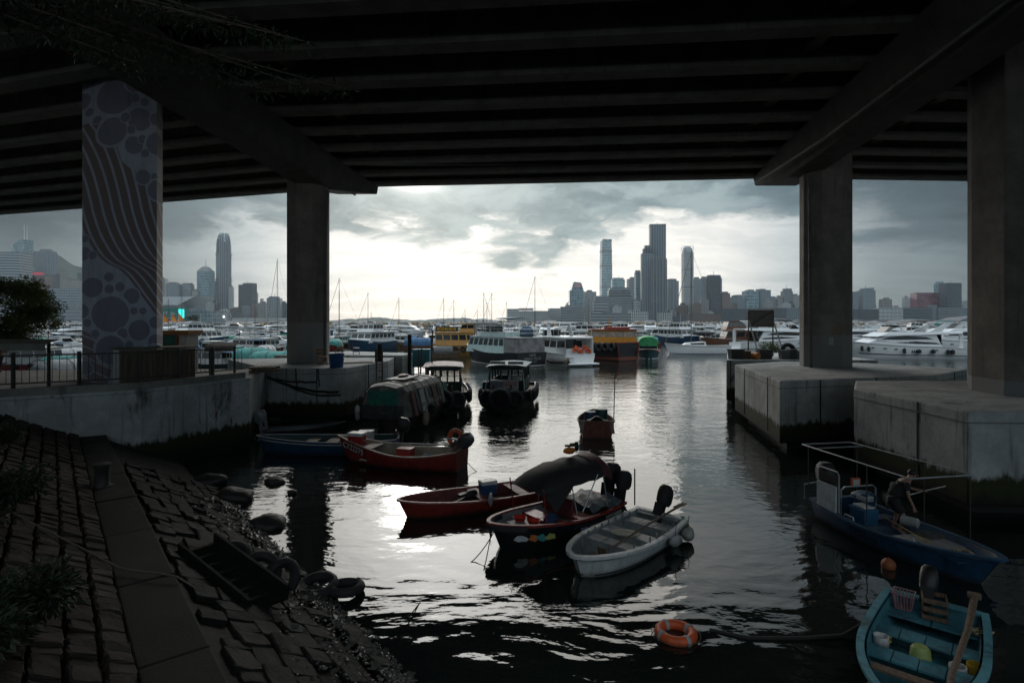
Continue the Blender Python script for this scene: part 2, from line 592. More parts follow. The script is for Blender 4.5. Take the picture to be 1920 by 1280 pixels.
SP = 2.85
ends = {}
for k in range(16):
    yl, yr = 41.55 - SP * k, 39.0 - SP * k
    xl = (lerp_sec(LB, min(yl, 41.8), 3) + lerp_sec(LB, min(yl, 41.8), 4)) / 2
    xr = (lerp_sec(RB, min(yr, 39.2), 3) + lerp_sec(RB, min(yr, 39.2), 4)) / 2
    A, B = Vector((xl + .35, yl, GS)), Vector((xr - .35, yr, GS))
    girder(A, B)
    A2 = Vector((xl - .35, yl + .2, GS))
    girder(A2, A2 + Vector((-62, 62 * .30, 0)))
    B2 = Vector((xr + .35, yr, GS))
    girder(B2, B2 + Vector((52, 52 * .056, 0)))
    if k < 15:
        for base, dirv in ((A, (B - A).normalized()), (B, (A - B).normalized()), (A2, Vector((-.958, .287, 0))), (B2, Vector((.998, .056, 0)))):
            o = base + dirv * 3.6
            a0, a1 = o + Vector((0, -.14, 0)), o + Vector((0, -SP + .14, 0))
            mid = (a0 + a1) / 2
            MB().cbox(mid + Vector((0, 0, 1.0)), (.5, (a1 - a0).length, .86)).build('diaphragm', CONC, via)
slab = MB()
top, bot = GS + 1.56, GS + 1.86
farL, farR = (-11.2, 42.6), (18.3, 40.0)
for poly in ([(-11.2, 42.6), (18.3, 40.0), (10.9, -2), (-14.7, -2)], [(-11.2, 42.6), (-73, 61.2), (-73, 16), (-14.7, -2)], [(18.3, 40), (70, 43), (70, 1), (10.9, -2)]):
    MB().prism(poly, top, bot).build('deck_slab', CONC, via)
for a, b in (((-73, 61.2), farL), (farL, farR), (farR, (70, 43))):
    dx, dy = b[0] - a[0], b[1] - a[1]
    ln = math.hypot(dx, dy)
    MB().cbox(((a[0] + b[0]) / 2, (a[1] + b[1]) / 2 - .2, bot + .5), (ln, .35, 1.0), math.atan2(dy, dx)).build('parapet', CONC, via)


def octagon(cx, cy, w, ch, rot):
    h = w / 2
    pts = [(-h + ch, -h), (h - ch, -h), (h, -h + ch), (h, h - ch), (h - ch, h), (-h + ch, h), (-h, h - ch), (-h, -h + ch)]
    return [(cx + x * math.cos(rot) - y * math.sin(rot), cy + x * math.sin(rot) + y * math.cos(rot)) for x, y in pts]


def mural_mat():
    """flat print: blue-grey ground, rows of discs and brown bands with pale lines, in the unrolled face's own units"""
    m = bpy.data.materials.new('mural_paint')
    m.use_nodes = True
    t = NT(m.node_tree)
    uv = t.n('ShaderNodeUVMap', uv_map='UVMap').outputs[0]
    s = t.n('ShaderNodeSeparateXYZ', {0: uv})
    u, v = s.outputs[0], s.outputs[1]
    fc = t.n('ShaderNodeFloatCurve')
    pts = [(200, 148), (250, 172), (300, 190), (350, 203), (400, 214), (450, 232), (485, 255), (510, 292), (560, 330), (640, 390)]
    cv = fc.mapping.curves[0]
    while len(cv.points) < len(pts):
        cv.points.new(.5, .5)
    for p, (a, b) in zip(cv.points, pts):
        p.location = ((a - 200) / 440, (b - 140) / 260)
    fc.mapping.update()
    t.put(fc.inputs['Value'], t.m('DIVIDE', t.m('SUBTRACT', v, 200), 440.0, clamp=True))
    x0 = t.m('ADD', t.m('MULTIPLY', fc.outputs[0], 260), 140)
    dd = t.m('SUBTRACT', u, x0)
    band = t.m('MULTIPLY', t.m('LESS_THAN', dd, t.mr(v, 290, 380, 40, 120)), t.m('GREATER_THAN', dd, -62))
    band = t.m('MULTIPLY', band, t.m('GREATER_THAN', v, 205))
    low = t.m('GREATER_THAN', t.m('SUBTRACT', v, t.m('MULTIPLY', u, .42)), 560)
    lowband = t.m('MULTIPLY', low, t.m('LESS_THAN', t.m('ADD', u, t.m('MULTIPLY', v, .3)), 420))
    line = t.m('LESS_THAN', t.m('FRACT', t.m('DIVIDE', t.m('ADD', dd, 200), 18.0)), .27)
    line2 = t.m('LESS_THAN', t.m('FRACT', t.m('DIVIDE', t.m('SUBTRACT', v, t.m('MULTIPLY', u, .42)), 21.0)), .2)
    bg, brown, disc = (.33, .335, .385), (.155, .105, .10), (.165, .155, .195)
    c = t.mix(t.m('MULTIPLY', band, t.m('SUBTRACT', 1.0, line)), bg, brown)
    c = t.mix(t.m('MULTIPLY', lowband, t.m('SUBTRACT', 1.0, line2)), c, (.20, .13, .145))
    discs = [(175, 108, 22), (155, 158, 16), (168, 184, 8), (183, 205, 8), (217, 167, 35), (211, 235, 27), (211, 118, 9), (230, 118, 9), (252, 146, 17), (254, 175, 8), (271, 182, 8),
             (262, 216, 22), (235, 212, 9), (293, 215, 12), (246, 236, 8), (251, 266, 17), (267, 254, 8), (296, 262, 22), (272, 281, 8), (268, 327, 14), (290, 326, 7), (297, 352, 20),
             (160, 438, 7), (156, 468, 14), (174, 473, 8), (173, 538, 20), (204, 519, 9), (205, 543, 9), (225, 539, 9), (247, 557, 15), (207, 592, 35), (251, 586, 7), (268, 586, 7),
             (152, 585, 15), (164, 609, 8), (179, 631, 8), (230, 629, 10), (261, 623, 20), (292, 608, 12), (208, 662, 28), (242, 652, 8), (292, 645, 14), (160, 700, 14), (240, 700, 16), (275, 690, 12)]
    for a, b, r in discs:
        dx = t.m('SUBTRACT', u, a)
        dy = t.m('SUBTRACT', v, b)
        q = t.m('ADD', t.m('MULTIPLY', dx, dx), t.m('MULTIPLY', dy, dy))
        ring = t.m('LESS_THAN', q, (r * 1.18) ** 2)
        ins = t.m('LESS_THAN', q, r * r)
        c = t.mix(ring, c, bg)
        c = t.mix(ins, c, disc)
    pos = t.n('ShaderNodeNewGeometry').outputs['Position']
    c = t.mix(t.mr(t.noise(t.scale3(pos, 1, 1, .3), 2.0, 7, .65), .4, .7, 0, .35), c, (.10, .10, .11))
    t.n('ShaderNodeOutputMaterial', {'Surface': t.n('ShaderNodeBsdfPrincipled', {'Base Color': c, 'Roughness': .7}).outputs[0]})
    return m


def column(poly, z0, z1, label, mat=None, uvs=None):
    mb = MB().prism(poly, z0, z1)
    o = mb.build('column', mat or CONC_COL, via, bevel=0 if uvs else .04)
    if label:
        o['label'] = label
    if uvs:
        uvl = o.data.uv_layers.new(name='UVMap')
        for p in o.data.polygons:
            for li in p.loop_indices:
                co = o.data.vertices[o.data.loops[li].vertex_index].co
                # face position across the front, and height, both in the mural's own units
                best = min(range(len(uvs)), key=lambda i: (poly[i][0] - co.x) ** 2 + (poly[i][1] - co.y) ** 2)
                uvl.data[li].uv = (uvs[best], 725 - (co.z - 3.0) * (625 / 13.2))
    return o


fr = [(154, 24.6), (200, 23.6), (240, 23.2), (294, 23.3), (305, 24.4)]
mp = [(xat(px, y), y) for px, y in fr]
cx, cy_ = (mp[0][0] + mp[4][0]) / 2 - .12, 24.9
mp += [(2 * cx - x, 2 * cy_ - y) for x, y in mp[1:4]]
column(mp, 2.9, GS + .9, 'column painted with a mural of grey discs and brown wavy bands', mural_mat(), [154, 200, 240, 294, 305, 345, 400, 440])
column(octagon(-12.55, 35.1, 2.36, .72, R(9)), 2.9, GS - .4, 'column on the quay with a pale painted dirty base')
column(octagon(17.62, 32.0, 2.46, .74, R(-14)), 2.9, GS - .4, 'column with a pale base on the middle of the stepped platforms', concrete('column_concrete_b', (.24, .215, .185), streak=.55, stain=.3, paint_z=4.75, paintcol=(.27, .26, .25)))
column([(16.8, 20.8), (16.62, 19.2), (17.5, 18.3), (19.4, 18.3), (20.3, 19.2), (20.4, 21), (19.4, 22), (17.6, 22)], 2.9, GS + 1.5, 'column cut by the right edge of the view', concrete('column_concrete_c', (.17, .15, .13), streak=.55, stain=.3, paint_z=3.5, paintcol=(.24, .24, .24)))

# rainwater pipes and a cable tray under the deck
PIPE = pm('grey_pipe', (.10, .10, .095), .6, dirt=.5)
MB().tube([(-11.1, 34.2, 13.4), (-11.25, 34.2, 8.5), (-11.25, 34.2, 3.0)], .09, 8).build('downpipe', PIPE, via)
MB().tube([(16.2, 31.0, 13.4), (16.28, 31.0, 3.0)], .08, 8).build('downpipe', PIPE, via)
MB().tube([(-10.9, 39.5, 14.3), (-11.9, 22, 13.9), (-12.9, 4, 13.9)], .07, 7).build('deck_drain', PIPE, via)
MB().tube([(15.6, 36.5, 14.4), (14.3, 26, 13.9), (12.4, 10, 13.9)], .07, 7).build('deck_drain', PIPE, via)
MB().box(-9.5, 15.5, 36.95, 37.25, GS + .30, GS + .40).build('cable_tray', PIPE, via)

CAPZ = 3.0


def pile_cap(poly, label, z0=.35, name='pile_cap', inset=.55, top=CAPZ):
    t_ = thing(name, label, 'pile cap')
    rj = random.Random(int(poly[0][0] * 10))
    n = len(poly)
    cxm, cym = sum(p[0] for p in poly) / n, sum(p[1] for p in poly) / n
    MB().prism(poly, z0, top).build('cap_block', CONC_CAP, t_, bevel=.06)
    # a shallow raised upstand shows as a line below the top edge
    MB().prism([(p[0] + (p[0] - cxm) * .004, p[1] + (p[1] - cym) * .004) for p in poly], top - .34, top - .30).build('joint_line', CONC_PLAIN, t_)
    # open vertical joints, stain-dark, and old rust bars on the faces
    for i in range(n):
        a_, b_ = Vector(poly[i]), Vector(poly[(i + 1) % n])
        ln_ = (b_ - a_).length
        for k in range(int(ln_ / 3.2)):
            p_ = a_.lerp(b_, (k + rj.uniform(.6, 1.2)) / (ln_ / 3.2))
            MB().cbox((p_.x, p_.y, (z0 + top) / 2 + .1), (.05, .05, top - z0 - .25), math.atan2(b_.y - a_.y, b_.x - a_.x)).build('vertical_joint', BLACK, t_)
    ins = [(cxm + (p[0] - cxm) * (1 - inset / max(1, abs(p[0] - cxm))), cym + (p[1] - cym) * (1 - inset / max(1, abs(p[1] - cym)))) for p in poly]
    MB().prism(ins, -2, z0 + .02).build('footing', BLACK, t_)
    return t_


pile_cap([(12.75, 15.9), (12.8, 21.3), (14.6, 24.2), (25, 24.2), (27, 22), (27, 15.2)], 'large concrete pile cap at the right edge, nearest of the stepped platforms')
pile_cap([(11.3, 24.0), (13.0, 33.2), (17, 36), (21.5, 34.5), (24.0, 30.0), (19.8, 26.6)], 'concrete pile cap under the right column with brown stains on top')
pile_cap([(14.05, 37.3), (17.4, 46), (24, 46), (24, 37.3)], 'farthest concrete pile cap, crowded with bins and a board on legs')
pile_cap([(-13.2, 30.6), (-9.35, 30.6), (-9.0, 30.9), (-7.9, 36.3), (-8.2, 39.6), (-14, 39.6), (-19, 38)], 'concrete pile cap under the left column with a blue tub on it')
pile_cap([(-7.75, 40.3), (-7.35, 43.0), (-13, 46), (-17, 40.6)], 'small concrete block behind the chair platform', top=3.12)

# ------------------------------------------------------------------ quay on the left, retaining wall, fence
WL = [(-34, 7.2), (-16.8, 18.65), (-13.55, 20.8), (-11.62, 25.15), (-11.66, 25.45), (-12.0, 25.9), (-13.35, 30.8)]
quay_poly = WL + [(-20, 31), (-45, 27), (-45, 7)]
q_ = MB().prism(quay_poly, -2, 2.93).build('quay', CONC_PLAIN)
tag(q_, 'concrete quay behind the fence on the left', 'quay', kind='structure')
wall = thing('retaining_wall', 'pale concrete quay wall with rust runs and a dark weed line', 'wall')


def strip_along(path, off0, off1, z0, z1):
    """band along a plan path between two sideways offsets (left of travel is positive)"""
    mb = MB()
    L0, L1 = [], []
    for i, p in enumerate(path):
        a = Vector(path[max(i - 1, 0)])
        b = Vector(path[min(i + 1, len(path) - 1)])
        t_ = (b - a).normalized()
        nrm = Vector((-t_.y, t_.x))
        L0.append(Vector(p) + nrm * off0)
        L1.append(Vector(p) + nrm * off1)
    rings = [[(a.x, a.y, z0), (b.x, b.y, z0), (b.x, b.y, z1), (a.x, a.y, z1)] for a, b in zip(L0, L1)]
    return mb.loft(rings)


strip_along(WL, -.02, .5, -2, 2.9).build('wall_face', CONC_WALL, wall, fix=True)
strip_along(WL[:6], -.06, .46, 2.9, 3.02).build('coping', CONC_WALL, wall, fix=True, bevel=.03)
strip_along(WL[:4], .22, .44, 3.02, 3.26).build('plinth', CONC_PLAIN, wall, fix=True)

STEEL_DK = pm('fence_steel', (.055, .05, .045), .55, metal=.4, dirt=.5, dirtcol=(.06, .03, .02))
fence = thing('fence', 'dark steel bar fence with posts along the quay wall', 'fence')
fp = []
path = [Vector(p) for p in WL[1:4]]
path[0] = path[0] + (Vector(WL[0]) - path[0]).normalized() * 5
offp = []
for i, p in enumerate(path):
    a, b = path[max(i - 1, 0)], path[min(i + 1, len(path) - 1)]
    t_ = (b - a).normalized()
    offp.append(p + Vector((-t_.y, t_.x)) * .33)
bar_me = post_me = None
for a, b in zip(offp, offp[1:]):
    ln = (b - a).length
    angz = math.atan2(b.y - a.y, b.x - a.x)
    for zr in (3.42, 4.36):
        MB().cbox((*((a + b) / 2), zr), (ln, .045, .05), angz).build('rail', STEEL_DK, fence)
    n = int(ln / .2)
    for i in range(n):
        p = a.lerp(b, (i + .5) / n)
        if bar_me is None:
            bar = MB().tube([(0, 0, 3.42), (0, 0, 4.36)], .011, 6).build('bar', STEEL_DK, fence)
            bar_me = bar.data
            bar.location = (p.x, p.y, 0)
        else:
            link('bar', bar_me, fence, (p.x, p.y, 0))
    npst = max(1, round(ln / 1.7))
    for i in range(npst):
        p = a.lerp(b, i / npst)
        if post_me is None:
            po = MB().box(-.045, .045, -.045, .045, 3.02, 4.46).build('post', STEEL_DK, fence)
            post_me = po.data
            po.location = (p.x, p.y, 0)
        else:
            link('post', post_me, fence, (p.x, p.y, 0))

# ------------------------------------------------------------------ stone revetment, ledge and apron
O2, TV, NV = Vector((-1.46, 8.67)), Vector((-.63, .777)), Vector((-.777, -.63))


def sl_h(d_):
    if d_ < 2.8:
        return .5 * d_
    if d_ < 3.55:
        return 1.45
    return 1.5 + .5 * (d_ - 3.55)


def sl(t_, d_, dz=0.0):
    p = O2 + TV * t_ + NV * d_
    return Vector((p.x, p.y, sl_h(d_) + dz))


MUD = pm('wet_silt', (.013, .012, .010), .8, spec=.2, var=.4, scale=6, bump=.8)
g = MB()
dl = [-4, 0, .7, 1.4, 2.1, 2.78, 3.57, 5, 7, 9, 11]
tl = [-14 + 1.0 * i for i in range(36)]
for tt in tl:
    g.v += [tuple(sl(tt, dv, -.07 + random.uniform(-.03, .03) - (.25 if dv <= 0 else 0))) for dv in dl]
for i in range(len(tl) - 1):
    for j in range(len(dl) - 1):
        a = i * len(dl) + j
        g.f.append((a, a + 1, a + len(dl) + 1, a + len(dl)))
o = g.build('shore_bank', MUD, fix=True)
tag(o, 'muddy bank under the stone slope', 'bank', kind='structure')

STONE = pm('granite_block', (.030, .023, .019), .85, spec=.25, ovar=.45, var=.5, scale=2.5, bump=.9, dirt=.45, dirtcol=(.035, .03, .024), dscale=1.4)
STONE2 = pm('wet_granite_slab', (.009, .0083, .0076), .8, spec=.25, ovar=.4, var=.4, scale=3, bump=.9, dirt=.5, dirtcol=(.02, .02, .017))


def stone_mesh(sx, sy, sz, seed):
    rr = random.Random(seed)
    mb = MB()
    rings = []
    for z, k in ((-sz * .6, 1.0), (sz * .30, 1.0), (sz * .46, .965), (sz * .5, .90)):
        ring = []
        for cx_, cy2 in ((-1, -1), (0, -1.03), (1, -1), (1.03, 0), (1, 1), (0, 1.03), (-1, 1), (-1.03, 0)):
            ring.append((cx_ * sx / 2 * k + rr.uniform(-.014, .014), cy2 * sy / 2 * k + rr.uniform(-.014, .014), z + rr.uniform(-.010, .010)))
        rings.append(ring)
    return mb.loft(rings)


slope_ang = math.atan(.5)


def slope_matrix(t_, d_, dz, jitter=.05, rng=random):
    p = sl(t_, d_, dz)
    x = Vector((TV.x, TV.y, 0))
    y = Vector((NV.x, NV.y, .5)).normalized()
    z = x.cross(y)
    if z.z < 0:
        x, z = -x, -z
    return Matrix.Translation(p) @ Matrix((x, y, z)).transposed().to_4x4() @ Matrix.Rotation(rng.uniform(-jitter, jitter), 4, 'X') @ Matrix.Rotation(rng.uniform(-jitter, jitter), 4, 'Y') @ Matrix.Rotation(rng.uniform(-jitter, jitter), 4, 'Z')


rev = thing('stone_revetment', 'sloping bank of rough rectangular granite blocks at lower left', 'stone bank')
rnd = random.Random(4)
cells = []
for ci in range(9):
    d_ = 3.74 + ci * .32
    tt = -3.2 + rnd.uniform(0, .3)
    while tt < 16.5:
        ln = rnd.uniform(.20, .33)
        cells.append((tt + ln / 2, d_, ln))
        tt += ln
cells.sort(key=lambda c: (c[1] > 5.3, c[0]))
sm = [stone_mesh(.31, .29, .13, s).build('stone', STONE, rev, smooth=False) for s in range(6)]
stone_bits = MB()
for i, (t_, d_, ln) in enumerate(cells):
    mt = slope_matrix(t_, d_ + rnd.uniform(-.015, .015), rnd.uniform(-.035, .035), .09, rnd) @ Matrix.Diagonal((ln / .33, 1, 1, 1))
    if i < 298:
        o = sm[i] if i < 6 else link('stone', sm[i % 6].data, rev)
        o.matrix_local = mt
    else:
        src = sm[i % 6].data
        stone_bits.add([mt @ v.co for v in src.vertices], [tuple(p.vertices) for p in src.polygons])
o = stone_bits.build('stone_rows', STONE, rev)
o['kind'] = 'stuff'
apron = thing('stone_apron', 'wet dark stone slabs sloping from the ledge into the water', 'stone apron')
sm2 = [stone_mesh(.64, .52, .07, 40 + s).build('slab', STONE2, apron) for s in range(5)]
i = 0
for ci in range(7):
    d_ = .30 + ci * .36
    tt = -2.5 + rnd.uniform(0, .5)
    while tt < 13:
        ln = rnd.uniform(.28, .62)
        if rnd.random() < .10 + .25 * (d_ < 1.0):
            tt += ln
            continue
        mt = slope_matrix(tt + ln / 2, d_ + rnd.uniform(-.06, .06), rnd.uniform(-.05, .0), .07, rnd) @ Matrix.Diagonal((ln / .66, rnd.uniform(.62, .82), 1, 1))
        o = sm2[i] if i < 5 else link('slab', sm2[i % 5].data, apron)
        o.matrix_local = mt
        tt += ln
        i += 1
ledge = thing('concrete_ledge', 'flat mossy concrete ledge running along the stone slope', 'ledge')
MOSS = concrete('mossy_concrete', (.022, .020, .015), streak=.2, stain=.9)
tt = -5.0
while tt < 16:
    ln = 2.6
    a, b, c_, d2 = sl(tt, 2.78), sl(tt + ln - .02, 2.78), sl(tt + ln - .02, 3.56), sl(tt, 3.56)
    MB().prism([(v.x, v.y) for v in (a, b, c_, d2)], .9, 1.49 + rnd.uniform(-.012, .012)).build('ledge_block', MOSS, ledge, bevel=.03)
    tt += ln
# shingle by the waterline
g = MB()
for i in range(5200):
    tt, dv = rnd.uniform(-3, 11), rnd.uniform(-.5, 1.9) * rnd.random() ** .5
    if rnd.random() < .35:
        dv = rnd.uniform(-.4, .5)
    p = sl(tt, dv, .0)
    s = rnd.uniform(.015, .05) * (2.2 if rnd.random() < .06 else 1)
    ring = [(p.x + s * math.cos(a + rnd.random()), p.y + s * math.sin(a + rnd.random()), p.z + rnd.uniform(0, .02)) for a in (0, 1.57, 3.14, 4.71)]
    g.add(ring + [(p.x + rnd.uniform(-.3, .3) * s, p.y, p.z + s * .8)], [(0, 1, 4), (1, 2, 4), (2, 3, 4), (3, 0, 4)])
o = g.build('shingle', pm('wet_shingle', (.06, .055, .05), .35, var=.5, scale=9))
tag(o, 'wet shingle and rubble along the waterline', 'shingle', kind='stuff')
# rocks standing in the shallows
ROCK = pm('wet_rock', (.025, .023, .020), .55, var=.4, scale=3, bump=.8)
for i, (px, py, s, lab) in enumerate(((505, 985, .5, 'wet rock in the shallows nearest the dark trough'), (515, 905, .35, 'rounded wet rock by the corner of the quay wall'), (548, 925, .16, 'small pointed rock alone in the bright shallows'),
                                     (440, 935, .6, 'broad dark rock against the weedy quay wall'), (395, 905, .55, 'dark rock at the foot of the quay wall beside the bollard'))):
    yv = depth(py)
    mb = MB().ball((0, 0, 0), s, s * .8, s * .5, 22, 14)
    from mathutils import noise as _nz
    mb.v = [tuple(Vector(v) * (1 + .30 * _nz.noise(Vector(v) * 2.6 / s * .5 + Vector((i * 7, 0, 0))) + .10 * _nz.noise(Vector(v) * 9 / s * .5))) for v in mb.v]
    o = mb.build('rock', ROCK, None, True, loc=(xat(px, yv), yv, .05))
    tag(o, lab, 'rock', 'rocks in the shallows')

# ------------------------------------------------------------------ far land, hills, breakwater
SHORE = pm('far_shore', (.14, .14, .13), .9)
for (x0, x1, y0, y1, nm) in ((-3500, -180, 1250, 3600, 'far_shore'), (20, 3500, 1780, 3900, 'far_shore')):
    o = MB().box(x0, x1, y0, y1, -1, 3.5).build(nm, SHORE)
    tag(o, 'low land under the far towers, %s' % ('left' if x0 < -1000 else 'right'), 'shore', kind='structure')


def hills(name, pts, y, depth_, label):
    """ridge through photo pixels at depth y"""
    rr = random.Random(3)
    rings = []
    fine = []
    for (a, b) in zip(pts, pts[1:]):
        for k in range(6):
            f = k / 6
            fine.append((a[0] + (b[0] - a[0]) * f, a[1] + (b[1] - a[1]) * (f * f * (3 - 2 * f)) + rr.uniform(-.8, .8)))
    fine.append(pts[-1])
    for px, py in fine:
        p = at(px, py, y)
        rings.append([(p.x * .93, y - depth_, -1), (p.x * .97, y - depth_ * .45, p.z * .45), (p.x, y, p.z), (p.x * 1.04, y + depth_ * .7, -1)])
    o = MB().loft(rings, False, False, False).build(name, pm('hill_forest', (.028, .040, .034), .95, var=.4, scale=.01), smooth=True, fix=True)
    return tag(o, label, 'hill', kind='structure')


hills('hills', [(-110, 452), (-60, 446), (-30, 456), (0, 474), (90, 470), (150, 500), (230, 545), (330, 590), (360, 602)], 3300, 500, 'dark wooded peak rising into cloud behind the left towers')
hills('hills', [(600, 602), (660, 598), (705, 594.5), (745, 598), (780, 600.5), (830, 596.5), (862, 595.5), (900, 599), (960, 600.5), (1010, 602)], 4700, 300, 'pale distant island hills on the horizon')
hills('hills', [(1640, 602), (1700, 585), (1760, 572), (1820, 562), (1880, 556), (1930, 575)], 3600, 400, 'faint hill behind the right hand towers')

bw = thing('breakwater', 'long rubble stone breakwater closing the typhoon shelter', 'breakwater')
RUB = pm('breakwater_rock', (.27, .21, .15), .9, var=.5, scale=.8)
rr = random.Random(12)
core = MB()
core.loft([[(x, 418, -1), (x, 424, 4.3), (x, 432, 4.6), (x, 440, -1)] for x in (-420, -100, 200, 520)])
core.build('core', RUB, bw, fix=True)
rock_bits = MB()
for i in range(1500):
    x = rr.uniform(-200, 330)
    f = rr.random()
    s = rr.uniform(.8, 1.7)
    mb = MB().ball((x, 417.5 + f * 6.5, f * 4.6 + .2), s, s * .9, s * .75, 5, 3)
    rock_bits.add([(a + rr.uniform(-.2, .2), b, c + rr.uniform(-.2, .2)) for a, b, c in mb.v], mb.f)
o = rock_bits.build('armour_rocks', RUB, bw)
o['kind'] = 'stuff'
# ------------------------------------------------------------------ skyline
def facade(name, wall, glass, fh=3.6, bw=3.2, hf=.5, vf=.35, rough=.35):
    """curtain wall: storey bands and bays in the building's own metres"""
    if name in MATS:
        return MATS[name]
    m = bpy.data.materials.new(name)
    m.use_nodes = True
    t = NT(m.node_tree)
    co = t.n('ShaderNodeTexCoord').outputs['Object']
    nr = t.n('ShaderNodeTexCoord').outputs['Normal']
    s = t.n('ShaderNodeSeparateXYZ', {0: co})
    ns = t.n('ShaderNodeSeparateXYZ', {0: nr})
    u = t.m('ADD', t.m('MULTIPLY', s.outputs[0], t.m('GREATER_THAN', t.m('ABSOLUTE', ns.outputs[1]), .5)),
            t.m('MULTIPLY', s.outputs[1], t.m('GREATER_THAN', t.m('ABSOLUTE', ns.outputs[0]), .5)))
    oi = t.n('ShaderNodeObjectInfo').outputs['Random']
    kf = t.m('ADD', .75, t.m('MULTIPLY', oi, .6))
    fh, bw = t.m('MULTIPLY', kf, fh), t.m('MULTIPLY', t.m('SUBTRACT', 1.9, kf), bw)
    fz = t.m('FRACT', t.m('DIVIDE', s.outputs[2], fh))
    fu = t.m('FRACT', t.m('DIVIDE', u, bw))
    win = t.m('MULTIPLY', t.m('GREATER_THAN', fz, hf), t.m('GREATER_THAN', fu, vf))
    cell = t.n('ShaderNodeCombineXYZ', {0: t.m('FLOOR', t.m('DIVIDE', u, bw)), 1: t.m('FLOOR', t.m('DIVIDE', s.outputs[2], fh)), 2: 0.0}).outputs[0]
    wn = t.n('ShaderNodeTexWhiteNoise', {'Vector': cell}).outputs['Value']
    gcol = t.mix(t.mr(wn, 0, 1, 0, 1), tuple(c * .6 for c in glass), tuple(min(1, c * 1.5) for c in glass))
    c = t.mix(win, wall, gcol)
    c = t.mix(t.mr(t.noise(co, .02, 4), .3, .7, 0, .3), c, tuple(v * .6 for v in wall))
    c = t.mix(1.0, c, t.mix(oi, (.62, .70, .76), (.95, 1.04, 1.10)), 'MULTIPLY')
    blk = t.noise(t.scale3(co, .03, .03, .012), 1.0, 2)
    c = t.mix(t.mr(blk, .55, .6, 0, .35), c, tuple(v * .55 for v in wall))
    ro = t.m('SUBTRACT', .75, t.m('MULTIPLY', win, .75 - rough))
    t.n('ShaderNodeOutputMaterial', {'Surface': t.n('ShaderNodeBsdfPrincipled', {'Base Color': c, 'Roughness': ro}).outputs[0]})
    MATS[name] = m
    return m


F_GREY = facade('grey_curtain_wall', (.27, .29, .30), (.05, .07, .085), 7, 6)
F_DARK = facade('dark_curtain_wall', (.12, .14, .155), (.03, .042, .052), 8, 7, .25, .2)
F_BLUE = facade('blue_glass_wall', (.30, .38, .40), (.13, .20, .22), 12, 9, .22, .15, .2)
F_PALE = facade('pale_stone_wall', (.46, .45, .43), (.10, .105, .11), 7, 6, .5, .4)
F_BEIGE = facade('beige_flats_wall', (.36, .33, .30), (.09, .09, .09), 6.2, 5.2, .45, .4)
F_RED = facade('brick_red_wall', (.20, .13, .11), (.06, .05, .05), 6.4, 6, .45, .4)
F_HBAND = facade('banded_wall', (.30, .315, .325), (.035, .045, .05), 7.5, 400, .5, .001)
F_VFIN = facade('finned_wall', (.24, .265, .29), (.045, .058, .072), 200, 9, .0, .5)
F_WHITEV = facade('white_frame_wall', (.62, .61, .59), (.06, .065, .07), 9, 7, .18, .42)
F_RGLASS = facade('red_glass_wall', (.16, .07, .09), (.24, .07, .10), 6, 12, .12, .1, .15)
ROOF = pm('roof_plant', (.15, .155, .16), .8)
BRIGHT = pm('pale_metal', (.5, .52, .54), .4)
SIGNRED = emis('red_sign_light', (1.0, .12, .2), .22)


def block(mb_, w, d_, h, z0=0.0):
    return mb_.box(-w / 2, w / 2, -d_ / 2, d_ / 2, z0, h)


def tower(label, p0, p1, ytop, y, mat, rot=0.0, dr=.8, steps=(), cat='building', name='office_tower', plant=True, bands=0, group='towers of the far skyline', base=3.4, fins=0):
    """box tower filling photo columns p0..p1 up to row ytop at depth y; steps = (from, to, row) setbacks as fractions of the width"""
    W = (p1 - p0) / FPX * y
    H = CAMH - (ytop - HY) / FPX * y
    w_ = W / (math.cos(rot) + dr * abs(math.sin(rot)))
    d_ = w_ * dr
    t_ = thing(name, label, cat, (xat((p0 + p1) / 2, y), y, base), rot, group)
    h = H - base
    block(MB(), w_, d_, h).build('shaft', mat, t_)
    rr = random.Random(int(p0 * 7 + ytop))
    if plant:
        k = rr.uniform(.35, .7)
        block(MB(), w_ * k, d_ * k, h + .02 * h + 4, h).build('roof_plant', ROOF, t_, loc=(rr.uniform(-.12, .12) * w_, 0, 0))
    for (a, b, row) in steps:
        H2 = CAMH - (row - HY) / FPX * y - base
        MB().box(-w_ / 2 + a * w_, -w_ / 2 + b * w_, -d_ * .46, d_ * .46, h, H2).build('setback', mat, t_)
    for i in range(bands):
        zz_ = h * (i + 1) / (bands + 1)
        block(MB(), w_ * 1.012, d_ * 1.012, zz_ + h * .012, zz_).build('plant_floor', ROOF, t_)
    for i in range(fins):
        x = -w_ / 2 + w_ * (i + .5) / fins
        MB().box(x - w_ * .012, x + w_ * .012, -d_ / 2 - w_ * .02, -d_ / 2 + .1, 0, h).build('fin', BRIGHT if fins < 6 else ROOF, t_)
    return t_, w_, d_, h


def letters_on(t_, body, size, mat, loc):
    return lettering(body, size, mat, t_, loc, (1, 0, 0), (0, 0, 1), .2)


